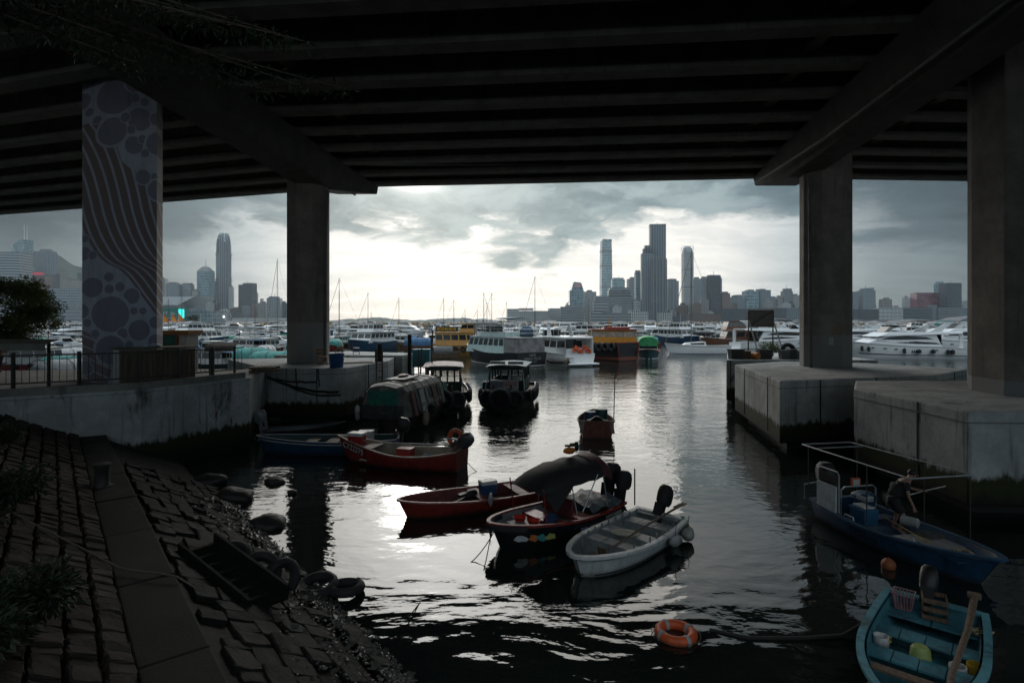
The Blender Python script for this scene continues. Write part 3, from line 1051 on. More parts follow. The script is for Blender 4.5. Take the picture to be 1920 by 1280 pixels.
# left of the mural column
tower('grey office block with horizontal bands at the left frame edge', -40, 47, 474, 2100, F_HBAND, .10, .4, plant=False)
t_, w_, d_, h = tower('slim glass tower with triangular bracing and twin roof masts', 31, 54, 462, 2600, F_BLUE, .0, .9, plant=False)
H2 = (462 - 450) / FPX * 2600
MB().loft([[(-w_ / 2, -d_ / 2, h), (w_ / 2, -d_ / 2, h), (w_ / 2, d_ / 2, h), (-w_ / 2, d_ / 2, h)], [(w_ * .05, -d_ / 2, h + H2 * .8), (w_ / 2, -d_ / 2, h + H2), (w_ / 2, d_ / 2, h + H2), (w_ * .05, d_ / 2, h + H2 * .8)]]).build('sloping_crown', F_BLUE, t_)
for x in (.12, .36):
    MB().tube([(w_ * x, 0, h + H2 * .7), (w_ * x, 0, h + H2 + 70)], [1.6, .6]).build('mast', BRIGHT, t_)
for z0, z1 in ((.0, .33), (.33, .66), (.66, 1.0)):
    for s in (1, -1):
        MB().tube([(-s * w_ / 2, -d_ / 2 - 1, h * z0), (s * w_ / 2, -d_ / 2 - 1, h * z1)], 1.5, 4).build('brace', BRIGHT, t_)
tower('small grey block below the braced tower', 42, 60, 502, 2300, F_GREY, .1)
tower('tall square tower with fine vertical lines beside the wooded peak', 69, 104, 472, 2700, F_VFIN, -.30, .6, bands=0)
t_, w_, d_, h = tower('low block carrying a red roof sign', 62, 92, 519, 2200, F_RED, .1, plant=False)
for x0 in (-.38, -.2, -.02, .16, .34):
    MB().box(x0 * w_ - 4, x0 * w_ + 4, -d_ / 2 - 1, -d_ / 2 + .5, h + 6, h + 15).build('sign_letter', SIGNRED, t_)
MB().box(-w_ * .46, w_ * .46, -d_ / 2 + .5, -d_ / 2 + 2, h, h + 18).build('sign_frame', ROOF, t_)
tower('dark block with bright corner fins left of the mural', 90, 120, 516, 2350, F_DARK, .15, steps=((.7, 1.0, 514),))
tower('residential block with crowded windows left of the mural', 120, 150, 526, 2300, F_BEIGE, -.1, steps=((.1, .5, 521),))
tower('wide low hall front beneath the left skyline', 95, 150, 541, 1700, F_GREY, .05, .3, plant=False, name='low_building')
tower('narrow tower with a red light touching the mural column', 148, 160, 512, 2500, F_DARK)
tower('far grey terminal shed on the left waterfront', 112, 160, 577, 1400, F_GREY, 0, .5, plant=False, name='low_building')
# between the columns on the left
tower('grey tower half hidden right of the mural column', 290, 313, 523, 2500, F_GREY, .2)
tower('broad flat topped slab tower, left of the pair', 314, 338, 532, 2450, F_GREY, .1, .5, steps=((.2, .8, 529),))
tower('broad flat topped slab tower, right of the pair', 338, 362, 534, 2480, F_GREY, -.1, .5, steps=((.3, .7, 531),))
tower('narrow low tower beside the slab pair', 362, 372, 545, 2400, F_BEIGE, .1)
t_, w_, d_, h = tower('octagonal tower with pyramid top and needle spire', 375, 397, 509, 2450, F_BLUE, 0, 1.0, plant=False)
MB().loft([[(-w_ / 2, -d_ / 2, h), (w_ / 2, -d_ / 2, h), (w_ / 2, d_ / 2, h), (-w_ / 2, d_ / 2, h)], [(-w_ / 5, -d_ / 5, h + 20), (w_ / 5, -d_ / 5, h + 20), (w_ / 5, d_ / 5, h + 20), (-w_ / 5, d_ / 5, h + 20)]]).build('pyramid_roof', ROOF, t_)
MB().tube([(0, 0, h + 18), (0, 0, h + 36), (0, 0, h + 58)], [2.4, 1.4, .5]).build('spire', BRIGHT, t_)
# the tall rounded tower
y_ = 2530
t_ = thing('office_tower', 'tallest left tower with rounded stepped crown', 'building', (xat(420, y_), y_, 3.4), .35, 'towers of the far skyline')
W = 30 / FPX * y_
Hh = (603 - 437) / FPX * y_


def cross_poly(w2, ch):
    h_ = w2 / 2
    return [(-h_ + ch, -h_), (h_ - ch, -h_), (h_, -h_ + ch), (h_, h_ - ch), (h_ - ch, h_), (-h_ + ch, h_), (-h_, h_ - ch), (-h_, -h_ + ch)]


rings = []
for f, k in ((0, 1.0), (.48, 1.0), (.481, .965), (.76, .965), (.761, .93), (.87, .915), (.93, .84), (.965, .72), (.985, .6), (1.0, .42)):
    rings.append([(x, y, Hh * f) for x, y in cross_poly(W * k * .88, W * .20 * k)])
MB().loft(rings).build('shaft', F_VFIN, t_)
for a in range(8):
    an = a * math.pi / 4 + .2
    MB().tube([(math.cos(an) * W * .38, math.sin(an) * W * .38, Hh * .90), (math.cos(an) * W * .31, math.sin(an) * W * .31, Hh * .965), (math.cos(an) * W * .24, math.sin(an) * W * .24, Hh * 1.012)], [2.5, 2, 1]).build('crown_fin', BRIGHT, t_)
for f in (.48, .76):
    MB().prism(cross_poly(W * .90, W * .2), Hh * f - 3, Hh * f + 3).build('plant_floor', ROOF, t_)
tower('mid rise block at the foot of the tallest left tower, left side', 397, 408, 530, 2500, F_GREY, .1)
tower('mid rise block at the foot of the tallest left tower, right side', 430, 438, 538, 2500, F_PALE, .1)
tower('low grey podium under the spired tower', 368, 398, 555, 2300, F_GREY, .0, .5, plant=False, name='low_building')
tower('pair of joined dark glass slabs right of the tallest left tower', 450, 479, 534, 2300, F_DARK, -.12, .6, steps=((.44, 1.0, 531),), fins=0)
tower('pale side wing of the joined dark glass slabs', 476, 483, 549, 2320, F_PALE)
tower('cluster of small flats with a round roof tank', 484, 500, 568, 2200, F_BEIGE, .2, steps=((.3, .6, 560),))
tower('square tower block just left of the quay column', 502, 528, 559, 2200, F_GREY, .15, .9, steps=((.2, .8, 556),))
tower('long low pale hall left of the quay column', 440, 545, 596, 1900, F_PALE, 0, .2, plant=False, name='low_building')
tower('low flats between the skyline towers left of the quay column', 434, 452, 578, 2300, F_RED, .0, .6)
# convention hall wing roof, sign building, flags, ferris wheel
y_ = 1350
t_ = thing('convention_hall', 'convention hall with sweeping pale wing roof on the left waterfront', 'building', (xat(335, y_), y_, 3.4))
wv = [at(x, yy2, y_) - Vector((xat(335, y_), y_, 3.4)) for x, yy2 in ((296, 559), (330, 557), (377, 557), (352, 570), (340, 577), (296, 580))]
MB().loft([[(v.x, -30, v.z) for v in wv], [(v.x, 60, v.z) for v in wv]]).build('wing_roof', BRIGHT, t_, fix=True)
MB().box(-60, 75, 0, 60, 0, 28).build('glass_hall', F_BLUE, t_)
y_ = 900
t_ = thing('sign_building', 'teal hoarding building with pale lettering behind the flags', 'building', (xat(318, y_), y_, 3.0))
TEAL = pm('teal_cladding', (.015, .16, .14), .6)
hz = (603 - 574) / FPX * y_
MB().box(-22, xat(334, y_) - xat(318, y_), 0, 30, 0, hz).build('wall', TEAL, t_)
MB().box(-22, xat(327, y_) - xat(318, y_), 3, 28, hz, hz + 4.5).build('roof_plant', ROOF, t_)
MB().box(xat(335, y_) - xat(318, y_), xat(340, y_) - xat(318, y_), -.5, 8, hz - 16, hz - 2).build('lit_screen', emis('cyan_screen', (.05, .8, .75), .9), t_)
lettering('FTLife', 7.5, BRIGHT, t_, (-1, -.4, hz * .62), (1, 0, 0), (0, 0, 1), .1)
lettering('富通保險', 5, BRIGHT, t_, (0, -.4, hz * .30), (1, 0, 0), (0, 0, 1), .1)
FLAG = pm('orange_flag_cloth', (.75, .28, .04), .8, var=.3, scale=1.0)
FLAGR = pm('red_flag_trim', (.5, .05, .03), .8)
for i, (px, lab) in enumerate(((306, 'orange triangular flag with red edge, touching the mural column'), (322, 'orange triangular flag with red edge, middle of three'), (334.5, 'orange triangular flag with red edge, rightmost and highest'))):
    y_ = 95
    base_z = 1.0
    topz = at(px, 587 + (2, 1, 0)[i], y_).z
    t_ = thing('flag', lab, 'flag', (xat(px, y_), y_, 0), 0, 'orange flags behind the kiosk')
    MB().tube([(0, 0, base_z), (0, 0, topz + .1)], .035).build('pole', BRIGHT, t_)
    c0 = [(0, 0, topz), (.42, .10, topz - .55), (.95, -.06, topz - 1.25), (.80, .05, topz - 1.42), (0, 0, topz - 1.2)]
    MB().add(c0 + [(x, y + .02, z) for x, y, z in c0], [(0, 1, 2, 3, 4), (9, 8, 7, 6, 5)] + [(k, (k + 1) % 5, 5 + (k + 1) % 5, 5 + k) for k in range(5)]).build('cloth', FLAG, t_)
    MB().tube(c0[:4], .05, 4).build('edge', FLAGR, t_)
y_ = 2000
t_ = thing('ferris_wheel', 'white observation wheel with a bright hub light on the left waterfront', 'ferris wheel', (xat(420, y_), y_, 3.4))
rw = 13 / FPX * y_
hub = Vector((0, 0, (603 - 594) / FPX * y_ + 3))
MB().torus(hub, rw, .7, Matrix.Rotation(R(90), 3, 'X'), 36, 5).build('rim', BRIGHT, t_)
for i in range(16):
    an = i * math.pi / 8
    e = hub + Vector((math.cos(an) * rw, 0, math.sin(an) * rw))
    MB().tube([hub, e], .3, 4).build('spoke', BRIGHT, t_)
    MB().cbox(e, (2.4, 2.4, 2.8)).build('cabin', BRIGHT, t_)
for s in (-1, 1):
    MB().tube([hub, (s * 11, 0, 0)], 1.1, 5).build('support_leg', BRIGHT, t_)
MB().ball(hub + Vector((0, -4, 0)), 3.2).build('hub_light', emis('hub_lamp', (1, 1, .95), 4), t_)

# centre: ferry terminal and the right hand group
tower('gabled pale ferry terminal at the left end of the right shore', 951, 972, 579, 1850, F_PALE, 0, 1.0, plant=False, name='low_building')
t_, w_, d_, h = tower('long pale terminal hall with a sign on its roof', 972, 1032, 583, 1850, F_PALE, 0, .4, plant=False, name='low_building')
MB().box(-w_ * .5, -w_ * .04, -d_ / 2, -d_ / 2 + 2, h + 1, h + 9).build('roof_sign', BRIGHT, t_)
lettering('HARBOUR CITY', 6.0, pm('sign_red', (.5, .05, .08), .6), t_, (-w_ * .27, -d_ / 2 - .3, h + 5), (1, 0, 0), (0, 0, 1), .1)
tower('pale terminal block right of the roof sign', 1028, 1052, 578, 1900, F_PALE, .1, .8, plant=False, name='low_building')
tower('wide hotel block with heavy horizontal louvres on the shore', 1050, 1094, 575, 1820, F_HBAND, -.05, .8, name='low_building')
t_, w_, d_, h = tower('curved glass tower leaning back with a sign on top', 1067, 1093, 545, 2000, F_BLUE, 0, .9, plant=False)
H2 = (545 - 529) / FPX * 2000
MB().loft([[(-w_ / 2 + .12 * w_, -d_ / 2, h), (w_ / 2, -d_ / 2, h), (w_ / 2, d_ / 2, h), (-w_ / 2 + .12 * w_, d_ / 2, h)], [(-w_ * .2, -d_ / 2, h + H2), (w_ * .32, -d_ / 2, h + H2 * .9), (w_ * .32, d_ / 2, h + H2 * .9), (-w_ * .2, d_ / 2, h + H2)]]).build('sloping_crown', F_BLUE, t_)
MB().box(-w_ * .15, w_ * .28, -d_ / 2 - 1, -d_ / 2 + 1, h + H2 * .35, h + H2 * .8).build('roof_sign', pm('pink_sign', (.45, .25, .27), .6), t_)
tower('pale pier like tower with slotted windows', 1092, 1117, 547, 2050, F_PALE, .12, .8)
# supertall
y_ = 3420
t_ = thing('office_tower', 'pale blue supertall glass tower with cut corners, standing alone', 'building', (xat(1136, y_), y_, 3.4), .12, 'towers of the far skyline')
W = 21 / FPX * y_
Hh = (603 - 451) / FPX * y_
rings = [[(x, y, Hh * f) for x, y in cross_poly(W * k * .95, W * .1)] for f, k in ((0, 1.1), (.1, 1.02), (.6, 1.0), (.93, .93), (1.0, .88))]
MB().loft(rings).build('shaft', F_BLUE, t_)
for f in (.42, .68, .86):
    MB().prism(cross_poly(W * .965, W * .1), Hh * f, Hh * f + 8).build('plant_floor', ROOF, t_)
for s in (-1, 1):
    MB().cbox((s * W * .22, -W * .40, Hh * 1.0), (W * .4, W * .06, 14)).build('crown_screen', F_BLUE, t_)
tower('glass residential slab peering over the broad hotel', 1146, 1171, 524, 2900, F_BLUE, .1, .4, steps=((.1, .9, 521),), bands=0)
tower('broad stepped hotel with horizontal window bands', 1137, 1185, 556, 1950, F_HBAND, -.08, .6, steps=((.05, .95, 545), (.1, .9, 540)), name='hotel')
tower('lower wing of the broad banded hotel', 1112, 1140, 566, 1940, F_HBAND, 0, .7, steps=((.1, 1.0, 555),), name='hotel')
tower('grey tower behind the hotel', 1176, 1192, 523, 2400, F_GREY, .1)
tower('rounded glass tower touching the tallest right tower', 1190, 1203, 511, 2000, F_BLUE, .15)
# the stepped dark tower pair
t_, w_, d_, h = tower('tallest right tower, upper shaft of the stepped dark slab', 1217, 1248, 425, 1930, F_VFIN, -.12, .7, plant=False, bands=2)
MB().box(-w_ / 2 - .5, w_ / 2 + .5, -d_ / 2 - .5, d_ / 2 + .5, h, h + 6).build('crown_rail', ROOF, t_)
tower('stepped dark slab joined to the left of the tallest right tower', 1201, 1224, 476, 1915, F_VFIN, -.12, .8, steps=((.15, 1.0, 467), (.3, 1.0, 461)), plant=True)
tower('front shaft of the stepped dark slab with vertical fins', 1219, 1250, 486, 1880, F_VFIN, -.12, .5, plant=False, bands=2, fins=8)
tower('dark flats right of the stepped slab', 1249, 1271, 527, 2000, F_GREY, .12, .7, steps=((.2, .8, 523),), fins=3)
t_, w_, d_, h = tower('slender pale tower with claw shaped crown behind the sailing mast', 1280, 1298, 474, 2100, F_PALE, .0, .9, plant=False, bands=3)
MB().loft([[(x, y, h) for x, y in cross_poly(w_, w_ * .2)], [(x, y, h + 16) for x, y in cross_poly(w_ * .8, w_ * .2)], [(x, y, h + 24) for x, y in cross_poly(w_ * .45, w_ * .1)]]).build('crown', F_PALE, t_)
for sx in (-1, 1):
    for sy in (-1, 1):
        MB().tube([(sx * w_ * .42, sy * d_ * .42, h + 6), (sx * w_ * .5, sy * d_ * .5, h + 16), (sx * w_ * .34, sy * d_ * .34, h + 30)], [1.8, 1.5, .5], 5).build('crown_claw', BRIGHT, t_)
tower('twin grey slab, left, right of the claw crowned tower', 1297, 1312, 523, 2300, F_GREY, .05)
tower('twin grey slab, right, beside the dark office tower', 1312, 1327, 522, 2350, F_GREY, .05)
tower('dark office tower with pale frame, right of the grey slabs', 1327, 1349, 518, 2000, F_DARK, .10, .8, plant=False, steps=((.02, .98, 516),))
tower('thin pale tower edge behind the dark office tower', 1347, 1353, 521, 2200, F_PALE)
tower('red brick block right of the dark office tower', 1350, 1367, 550, 2000, F_RED, .1)
tower('red flats low in front of the claw crowned tower', 1300, 1313, 569, 1900, F_RED, 0, .8)
tower('tan flats with stepped roof in front of the grey slabs', 1313, 1327, 562, 1920, F_BEIGE, 0, .8, steps=((.2, .7, 558),))
tower('small red flats beside the brick block', 1270, 1283, 575, 1900, F_RED, .1)
tower('white low museum block with deep slit windows', 1179, 1199, 581, 1800, F_WHITEV, 0, .8, plant=False, name='low_building')
tower('lower white block with slit windows beside the museum block', 1199, 1214, 585, 1800, F_WHITEV, 0, .8, plant=False, name='low_building')
tower('white slit windowed block right of the stepped slab', 1234, 1259, 586, 1800, F_WHITEV, 0, .8, plant=False, name='low_building')
tower('long white promenade gallery below the banded hotel', 1106, 1180, 587, 1800, F_HBAND, 0, .3, plant=False, name='low_building')
specs = [('grey hospital like block above the long dark wharf, leftmost', 1370, 1395, 557, F_GREY, ((.3, .7, 553),)), ('blue grey tower left of the stepped flats', 1394, 1420, 546, F_BLUE, ((.2, .6, 544),)),
         ('stepped flats with tank on the roof over the wharf', 1420, 1450, 556, F_GREY, ((.0, .35, 542), (.35, .7, 544))), ('low flats right of the stepped flats', 1450, 1458, 566, F_BEIGE, ()),
         ('pale block with long roof beside the white tower', 1455, 1467, 557, F_BEIGE, ()), ('white banded tower over the wharf', 1466, 1484, 546, F_HBAND, ((.2, .9, 541),)),
         ('brown flats left of the right column', 1484, 1497, 554, F_BEIGE, ()), ('red brown flats touching the right column', 1496, 1512, 555, F_RED, ()),
         ('grey flats right of the right column', 1585, 1606, 550, F_GREY, ((.5, 1.0, 547),)), ('tall pale slab of flats alone under dark cloud', 1611, 1637, 545, F_GREY, ((.2, .5, 541), (.6, .9, 540))),
         ('low tan tower pair under dark cloud', 1651, 1669, 561, F_BEIGE, ()), ('small pale tower alone under dark cloud', 1694, 1705, 558, F_PALE, ()),
         ('round topped glass tower behind the dark glass tower', 1754, 1769, 532, F_BLUE, ((.2, .8, 528),))]
for (lab, a, b, r_, mt, st) in specs:
    tower(lab, a, b, r_, 2150 if a < 1580 else 2000, mt, .08, .7, st)
tower('wide red glass block beside the dark glass tower', 1713, 1755, 549, 1900, F_RGLASS, -.1, .5, plant=False)
t_, w_, d_, h = tower('dark glass tower with roof crane, right end of the skyline', 1767, 1796, 531, 1850, F_DARK, .05, .7, plant=False)
MB().tube([(0, 0, h), (0, 0, h + 7), (8, 0, h + 10)], .7).build('roof_crane', ROOF, t_)
wh = [('long dark wharf shed with blank walls, left of the board', 1344, 1402, 579, F_DARK), ('long dark wharf shed behind the board on legs', 1402, 1470, 578, F_DARK), ('grey wharf shed with a faded mural', 1470, 1520, 577, F_GREY),
      ('dark wharf shed right of the right column', 1580, 1642, 580, F_DARK), ('wharf office with white vertical window strips', 1641, 1689, 577, F_WHITEV), ('dark blue glass wharf office', 1689, 1742, 577, F_DARK),
      ('grey wharf office behind the teal banner', 1741, 1756, 572, F_GREY), ('wharf block with diagonal dark stripe', 1755, 1796, 576, F_HBAND), ('low grey wharf block at the right column', 1796, 1840, 578, F_GREY),
      ('dark trees and sheds under the claw crowned tower', 1258, 1300, 592, F_DARK), ('low sheds along the right promenade', 1285, 1348, 588, F_RED)]
for (lab, a, b, r_, mt) in wh:
    tower(lab, a, b, r_, 1800, mt, 0, .3, plant=False, name='wharf_building')

# small blocks that fill the shore between the towers
fr_ = random.Random(17)
nums = ['first', 'second', 'third', 'fourth', 'fifth', 'sixth', 'seventh', 'eighth', 'ninth', 'tenth', 'eleventh', 'twelfth', 'thirteenth', 'fourteenth', 'fifteenth', 'sixteenth', 'seventeenth', 'eighteenth', 'nineteenth', 'twentieth', 'twenty first', 'twenty second', 'twenty third', 'twenty fourth', 'twenty fifth', 'twenty sixth', 'twenty seventh', 'twenty eighth']
for (side, xs_, y0_, tops, k_) in (('right', [1062 + 17.5 * i for i in range(26)], 1990, (560, 586), 26), ('left', [300 + 17 * i for i in range(14)], 2250, (562, 588), 14), ('far right', [1588 + 21 * i for i in range(11)], 2100, (566, 580), 11)):
    for i in range(k_):
        px = xs_[i] + fr_.uniform(-4, 4)
        wpx = fr_.uniform(8, 17)
        mt = fr_.choice((F_BEIGE, F_GREY, F_PALE, F_RED, F_HBAND, F_DARK))
        rw = fr_.uniform(*tops)
        tower('small waterfront block, %s from left along the %s shore' % (nums[i], side), px, px + wpx, rw, y0_ + fr_.uniform(-80, 160), mt, fr_.uniform(-.2, .2), fr_.uniform(.5, 1.0), ((.2, .6, rw - fr_.uniform(1.5, 5)),) if fr_.random() < .6 else (), group='small blocks along the far shore', name='small_block')
# roof masts and aerials on the larger roofs
for (px, y_, row, hgt, where) in ((1232, 1930, 424, 14, 'tallest right tower'), (1338, 2000, 516, 16, 'dark office tower with pale frame'), (1475, 2150, 541, 14, 'white banded tower over the wharf'), (464, 2300, 531, 12, 'joined dark glass slabs'), (1623, 2000, 540, 12, 'tall pale slab of flats'), (1160, 2900, 521, 16, 'glass slab behind the hotel'), (1060, 1840, 575, 10, 'louvred hotel block'), (515, 2200, 556, 12, 'square tower by the quay column')):
    p = at(px, row, y_)
    t_ = thing('roof_aerial', 'thin aerial on the roof of the %s' % where, 'aerial', p, 0, 'aerials on the towers')
    MB().tube([(0, 0, -2), (0, 0, hgt)], [.9, .35], 5).build('mast', ROOF, t_)
    MB().cbox((0, 0, hgt * .6), (4, .5, .5)).build('cross_arm', ROOF, t_)
# ------------------------------------------------------------------ boat building kit (bow = +X, waterline = 0)
TYRE = pm('tyre_rubber', (.016, .016, .017), .8, var=.3, bump=.5)
WHITE = pm('white_gelcoat', (.58, .585, .58), .42, .55, var=.1, dirt=.4, dirtcol=(.25, .23, .2))
WHITEC = pm('clean_white_gelcoat', (.72, .735, .74), .25, var=.05, dirt=.10, dirtcol=(.35, .34, .32))
GREYIN = pm('grey_paint', (.23, .245, .25), .5, dirt=.4, dirtcol=(.08, .07, .06))
REDP = pm('worn_red_paint', (.22, .022, .015), .5, .8, var=.3, dirt=.4, dirtcol=(.07, .02, .015))
REDIN = pm('faded_red_paint', (.20, .05, .045), .55, var=.25, dirt=.5, dirtcol=(.07, .035, .03))
BLUEP = pm('dark_blue_paint', (.008, .045, .095), .5, .5, var=.3, dirt=.35, dirtcol=(.01, .02, .03))
BLUEB = pm('boat_blue_paint', (.012, .055, .115), .5, .7, var=.3, dirt=.35, dirtcol=(.01, .02, .03))
TURQ = pm('turquoise_paint', (.05, .19, .235), .6, .8, var=.25, dirt=.55, dirtcol=(.03, .06, .07), bump=.2)
BLKP = pm('black_hull_paint', (.014, .014, .016), .3, var=.3, dirt=.3, dirtcol=(.04, .035, .03))
PLY = pm('bare_plywood', (.33, .27, .21), .7, var=.25, scale=2, stretch=(1, 8, 1), dirt=.4, dirtcol=(.10, .08, .06))
WOOD = pm('weathered_wood', (.13, .085, .055), .75, var=.4, scale=3, stretch=(6, 6, .6), bump=.4)
ROPE = pm('rope_fibre', (.10, .09, .07), .9, bump=.6, scale=20)
ROPED = pm('dark_rope', (.02, .02, .018), .9)
ALU = pm('aluminium_tube', (.50, .51, .52), .35, metal=.7)
MOTOR = pm('outboard_black', (.012, .012, .013), .5)
COVER = pm('black_canvas', (.013, .013, .014), .75, bump=.4, scale=6)
GLASSD = pm('dark_glass', (.015, .018, .02), .08, var=.1)
ORANGE = pm('orange_vinyl', (.55, .085, .02), .5, var=.15, dirt=.3, dirtcol=(.2, .05, .02))
PALEPLY = pm('pale_board', (.45, .44, .41), .6, var=.12, dirt=.3, dirtcol=(.2, .18, .15))
BOATS = {}


class Hull:
    def __init__(s, L, B, h0, hm, hb, tw=.75, bp=2.2, e=.8, rake=.25, draft=.25, mid=.45, flare=.86):
        s.__dict__.update(locals())

    def half(s, u):
        if u < s.mid:
            k = u / s.mid
            return s.B / 2 * (s.tw + (1 - s.tw) * (1 - (1 - k) ** 2))
        k = (u - s.mid) / (1 - s.mid)
        return max(.012, s.B / 2 * max(0, 1 - k ** s.bp) ** s.e)

    def sheer(s, u):
        if u < s.mid:
            return s.hm + (s.h0 - s.hm) * (1 - u / s.mid) ** 2
        return s.hm + (s.hb - s.hm) * ((u - s.mid) / (1 - s.mid)) ** 1.7

    def x(s, u, z):
        k = max(0, (u - .55) / .45)
        return -s.L / 2 + s.L * u * (1 - s.rake / s.L) + s.rake * k * k * max(0, z) / s.sheer(u)

    def us(s, n=15):
        return [1 - (1 - i / (n - 1)) ** 1.35 for i in range(n)]

    def pt(s, u, side, f):
        """outer skin at station u, side +1 port / -1 starboard, f = height fraction of the topsides"""
        b, sh = s.half(u), s.sheer(u)
        z = sh * f
        y = b * (s.flare + (1 - s.flare) * min(1, f / .75))
        return Vector((s.x(u, z), side * y, z))

    def shell(s):
        rings = []
        for u in s.us():
            b, sh, fl = s.half(u), s.sheer(u), s.flare
            prof = [(b, sh), (b, sh * .75), (b * (fl + (1 - fl) * .45), sh * .34), (b * fl, .0), (b * fl * .8, -s.draft * .55), (b * .3, -s.draft), (0, -s.draft * 1.1)]
            prof = prof + [(-y, z) for y, z in prof[-2::-1]]
            rings.append([(s.x(u, z), y, z) for y, z in prof])
        mb = MB().loft(rings, False, False, False)
        n = len(rings[0])
        mb.f.append(tuple(range(n)))
        mb.mi.append(0)
        return mb

    def liner(s, zf, t=.05, u0=0.0):
        rings = []
        for u in s.us():
            b, sh = max(.006, s.half(u) - t), s.sheer(u) - .002
            xo = t if u < .02 else (-t if u > .98 else 0)
            b2 = max(.004, b * .86)
            prof = [(b, sh), (b * .97, sh * .6 + zf * .4), (b2, zf), (0, zf)]
            prof = prof + [(-y, z) for y, z in prof[-2::-1]]
            rings.append([(s.x(u, z) + xo, y, z) for y, z in prof])
        mb = MB().loft(rings, False, False, False)
        n = len(rings[0])
        mb.f.append(tuple(range(n - 1, -1, -1)))
        mb.mi.append(0)
        return mb

    def rim(s, w=.07, hh=.045, off=.0, transom=True, zoff=0.0):
        """flat rail on top of the sheer"""
        ring = []
        us = s.us(21)
        path = [(s.x(u, s.sheer(u)), s.half(u), s.sheer(u)) for u in us]
        pts = path + [(x, -y, z) for x, y, z in path[::-1]]
        rings = []
        for i, p in enumerate(pts):
            a, b = Vector(pts[max(i - 1, 0)]), Vector(pts[min(i + 1, len(pts) - 1)])
            t_ = (b - a).normalized()
            nrm = Vector((t_.y, -t_.x, 0))
            nrm = nrm.normalized() if nrm.length > 1e-6 else Vector((0, 1, 0))
            p = Vector(p) + Vector((0, 0, zoff))
            o_, i_ = p - nrm * (-.02 - off), p + nrm * -(w - .02)
            rings.append([(*o_.xy, p.z - hh * .5), (*o_.xy, p.z + hh * .5), (*i_.xy, p.z + hh * .5), (*i_.xy, p.z - hh * .5)])
        mb = MB().loft(rings)
        if transom:
            b, z = s.half(0), s.h0
            mb.box(-s.L / 2 - .02, -s.L / 2 + w, -b, b, z - hh * .45 + zoff, z + hh * .48 + zoff)
        return mb

    def band(s, f0, f1, th=.012, u0=0.0, u1=1.0):
        """painted strake or rubbing strip on both sides"""
        mb = MB()
        for side in (1, -1):
            rings = []
            for u in [u0 + (u1 - u0) * i / 16 for i in range(17)]:
                a, b = s.pt(u, side, f0), s.pt(u, side, f1)
                o_ = Vector((0.002 if u > .97 else 0, side * th, 0))
                rings.append([a, a + o_, b + o_, b])
            mb.loft(rings)
        return mb


def heading(bow, stern):
    b, s_ = Vector(bow), Vector(stern)
    return (b + s_) / 2, math.atan2(b.y - s_.y, b.x - s_.x), (b - s_).length


def W(boat, p):
    """boat coordinates -> world"""
    return boat.matrix_basis @ Vector(p)


def outboard(parent, loc, rz=0.0, tilt=0.0, k=1.0, mat=None, cover=False):
    mat = mat or MOTOR
    rot = Matrix.Rotation(rz, 4, 'Z') @ Matrix.Rotation(-tilt, 4, 'Y')
    M4 = Matrix.Translation(loc) @ rot @ Matrix.Diagonal((k, k, k, 1))
    prof = []
    for z, fx, bx, wy in ((.02, .10, -.22, .11), (.10, .14, -.27, .14), (.28, .15, -.28, .145), (.40, .13, -.25, .13), (.47, .06, -.16, .09)):
        ring = []
        for a in range(12):
            c_, s_ = math.cos(a * math.pi / 6), math.sin(a * math.pi / 6)
            sx = (abs(c_) ** .6) * (1 if c_ > 0 else -1)
            sy = (abs(s_) ** .6) * (1 if s_ > 0 else -1)
            ring.append(((fx + bx) / 2 + sx * (fx - bx) / 2, sy * wy, z))
        prof.append(ring)
    o = MB().loft(prof).build('outboard_motor', COVER if cover else mat, parent, smooth=True)
    o.matrix_local = M4
    MB().loft([[(.0, -.06, .03), (-.14, -.05, .03), (-.14, .05, .03), (.0, .06, .03)], [(-.03, -.045, -.35), (-.13, -.035, -.35), (-.13, .035, -.35), (-.03, .045, -.35)], [(-.02, -.03, -.62), (-.15, -.02, -.62), (-.15, .02, -.62), (-.02, .03, -.62)]]).build('leg', mat, o)
    MB().ball((-.10, 0, -.60), .17, .055, .055, 10, 6).build('gearcase', mat, o)
    MB().cbox((-.30, 0, -.60), (.03, .22, .05), rx=.5).cbox((-.30, 0, -.60), (.03, .05, .22), rx=.5).build('propeller', ALU, o)
    MB().cbox((.10, 0, -.10), (.10, .20, .26)).build('bracket', mat, o)
    return o


def rot_to(v):
    return Vector(v).to_track_quat('Z', 'Y').to_matrix()


def cooler(boat, p, sz, bmat, lmat, label, rz=0.0, hint='cool_box'):
    w_ = W(boat, p)
    t_ = thing(hint, label, 'cool box', w_, boat.rotation_euler.z + rz, 'cool boxes in the moored boats')
    a, b, c = sz
    MB().loft([[(-a * .46, -b * .46, 0), (a * .46, -b * .46, 0), (a * .46, b * .46, 0), (-a * .46, b * .46, 0)], [(-a / 2, -b / 2, c * .72), (a / 2, -b / 2, c * .72), (a / 2, b / 2, c * .72), (-a / 2, b / 2, c * .72)]]).build('body', bmat, t_, bevel=.02)
    MB().box(-a * .52, a * .52, -b * .52, b * .52, c * .725, c).build('lid', lmat, t_, bevel=.02)
    MB().tube([(-a * .53, -b * .3, c * .55), (-a * .57, -b * .2, c * .35), (-a * .57, b * .2, c * .35), (-a * .53, b * .3, c * .55)], .008).build('handle', lmat, t_)
    return t_


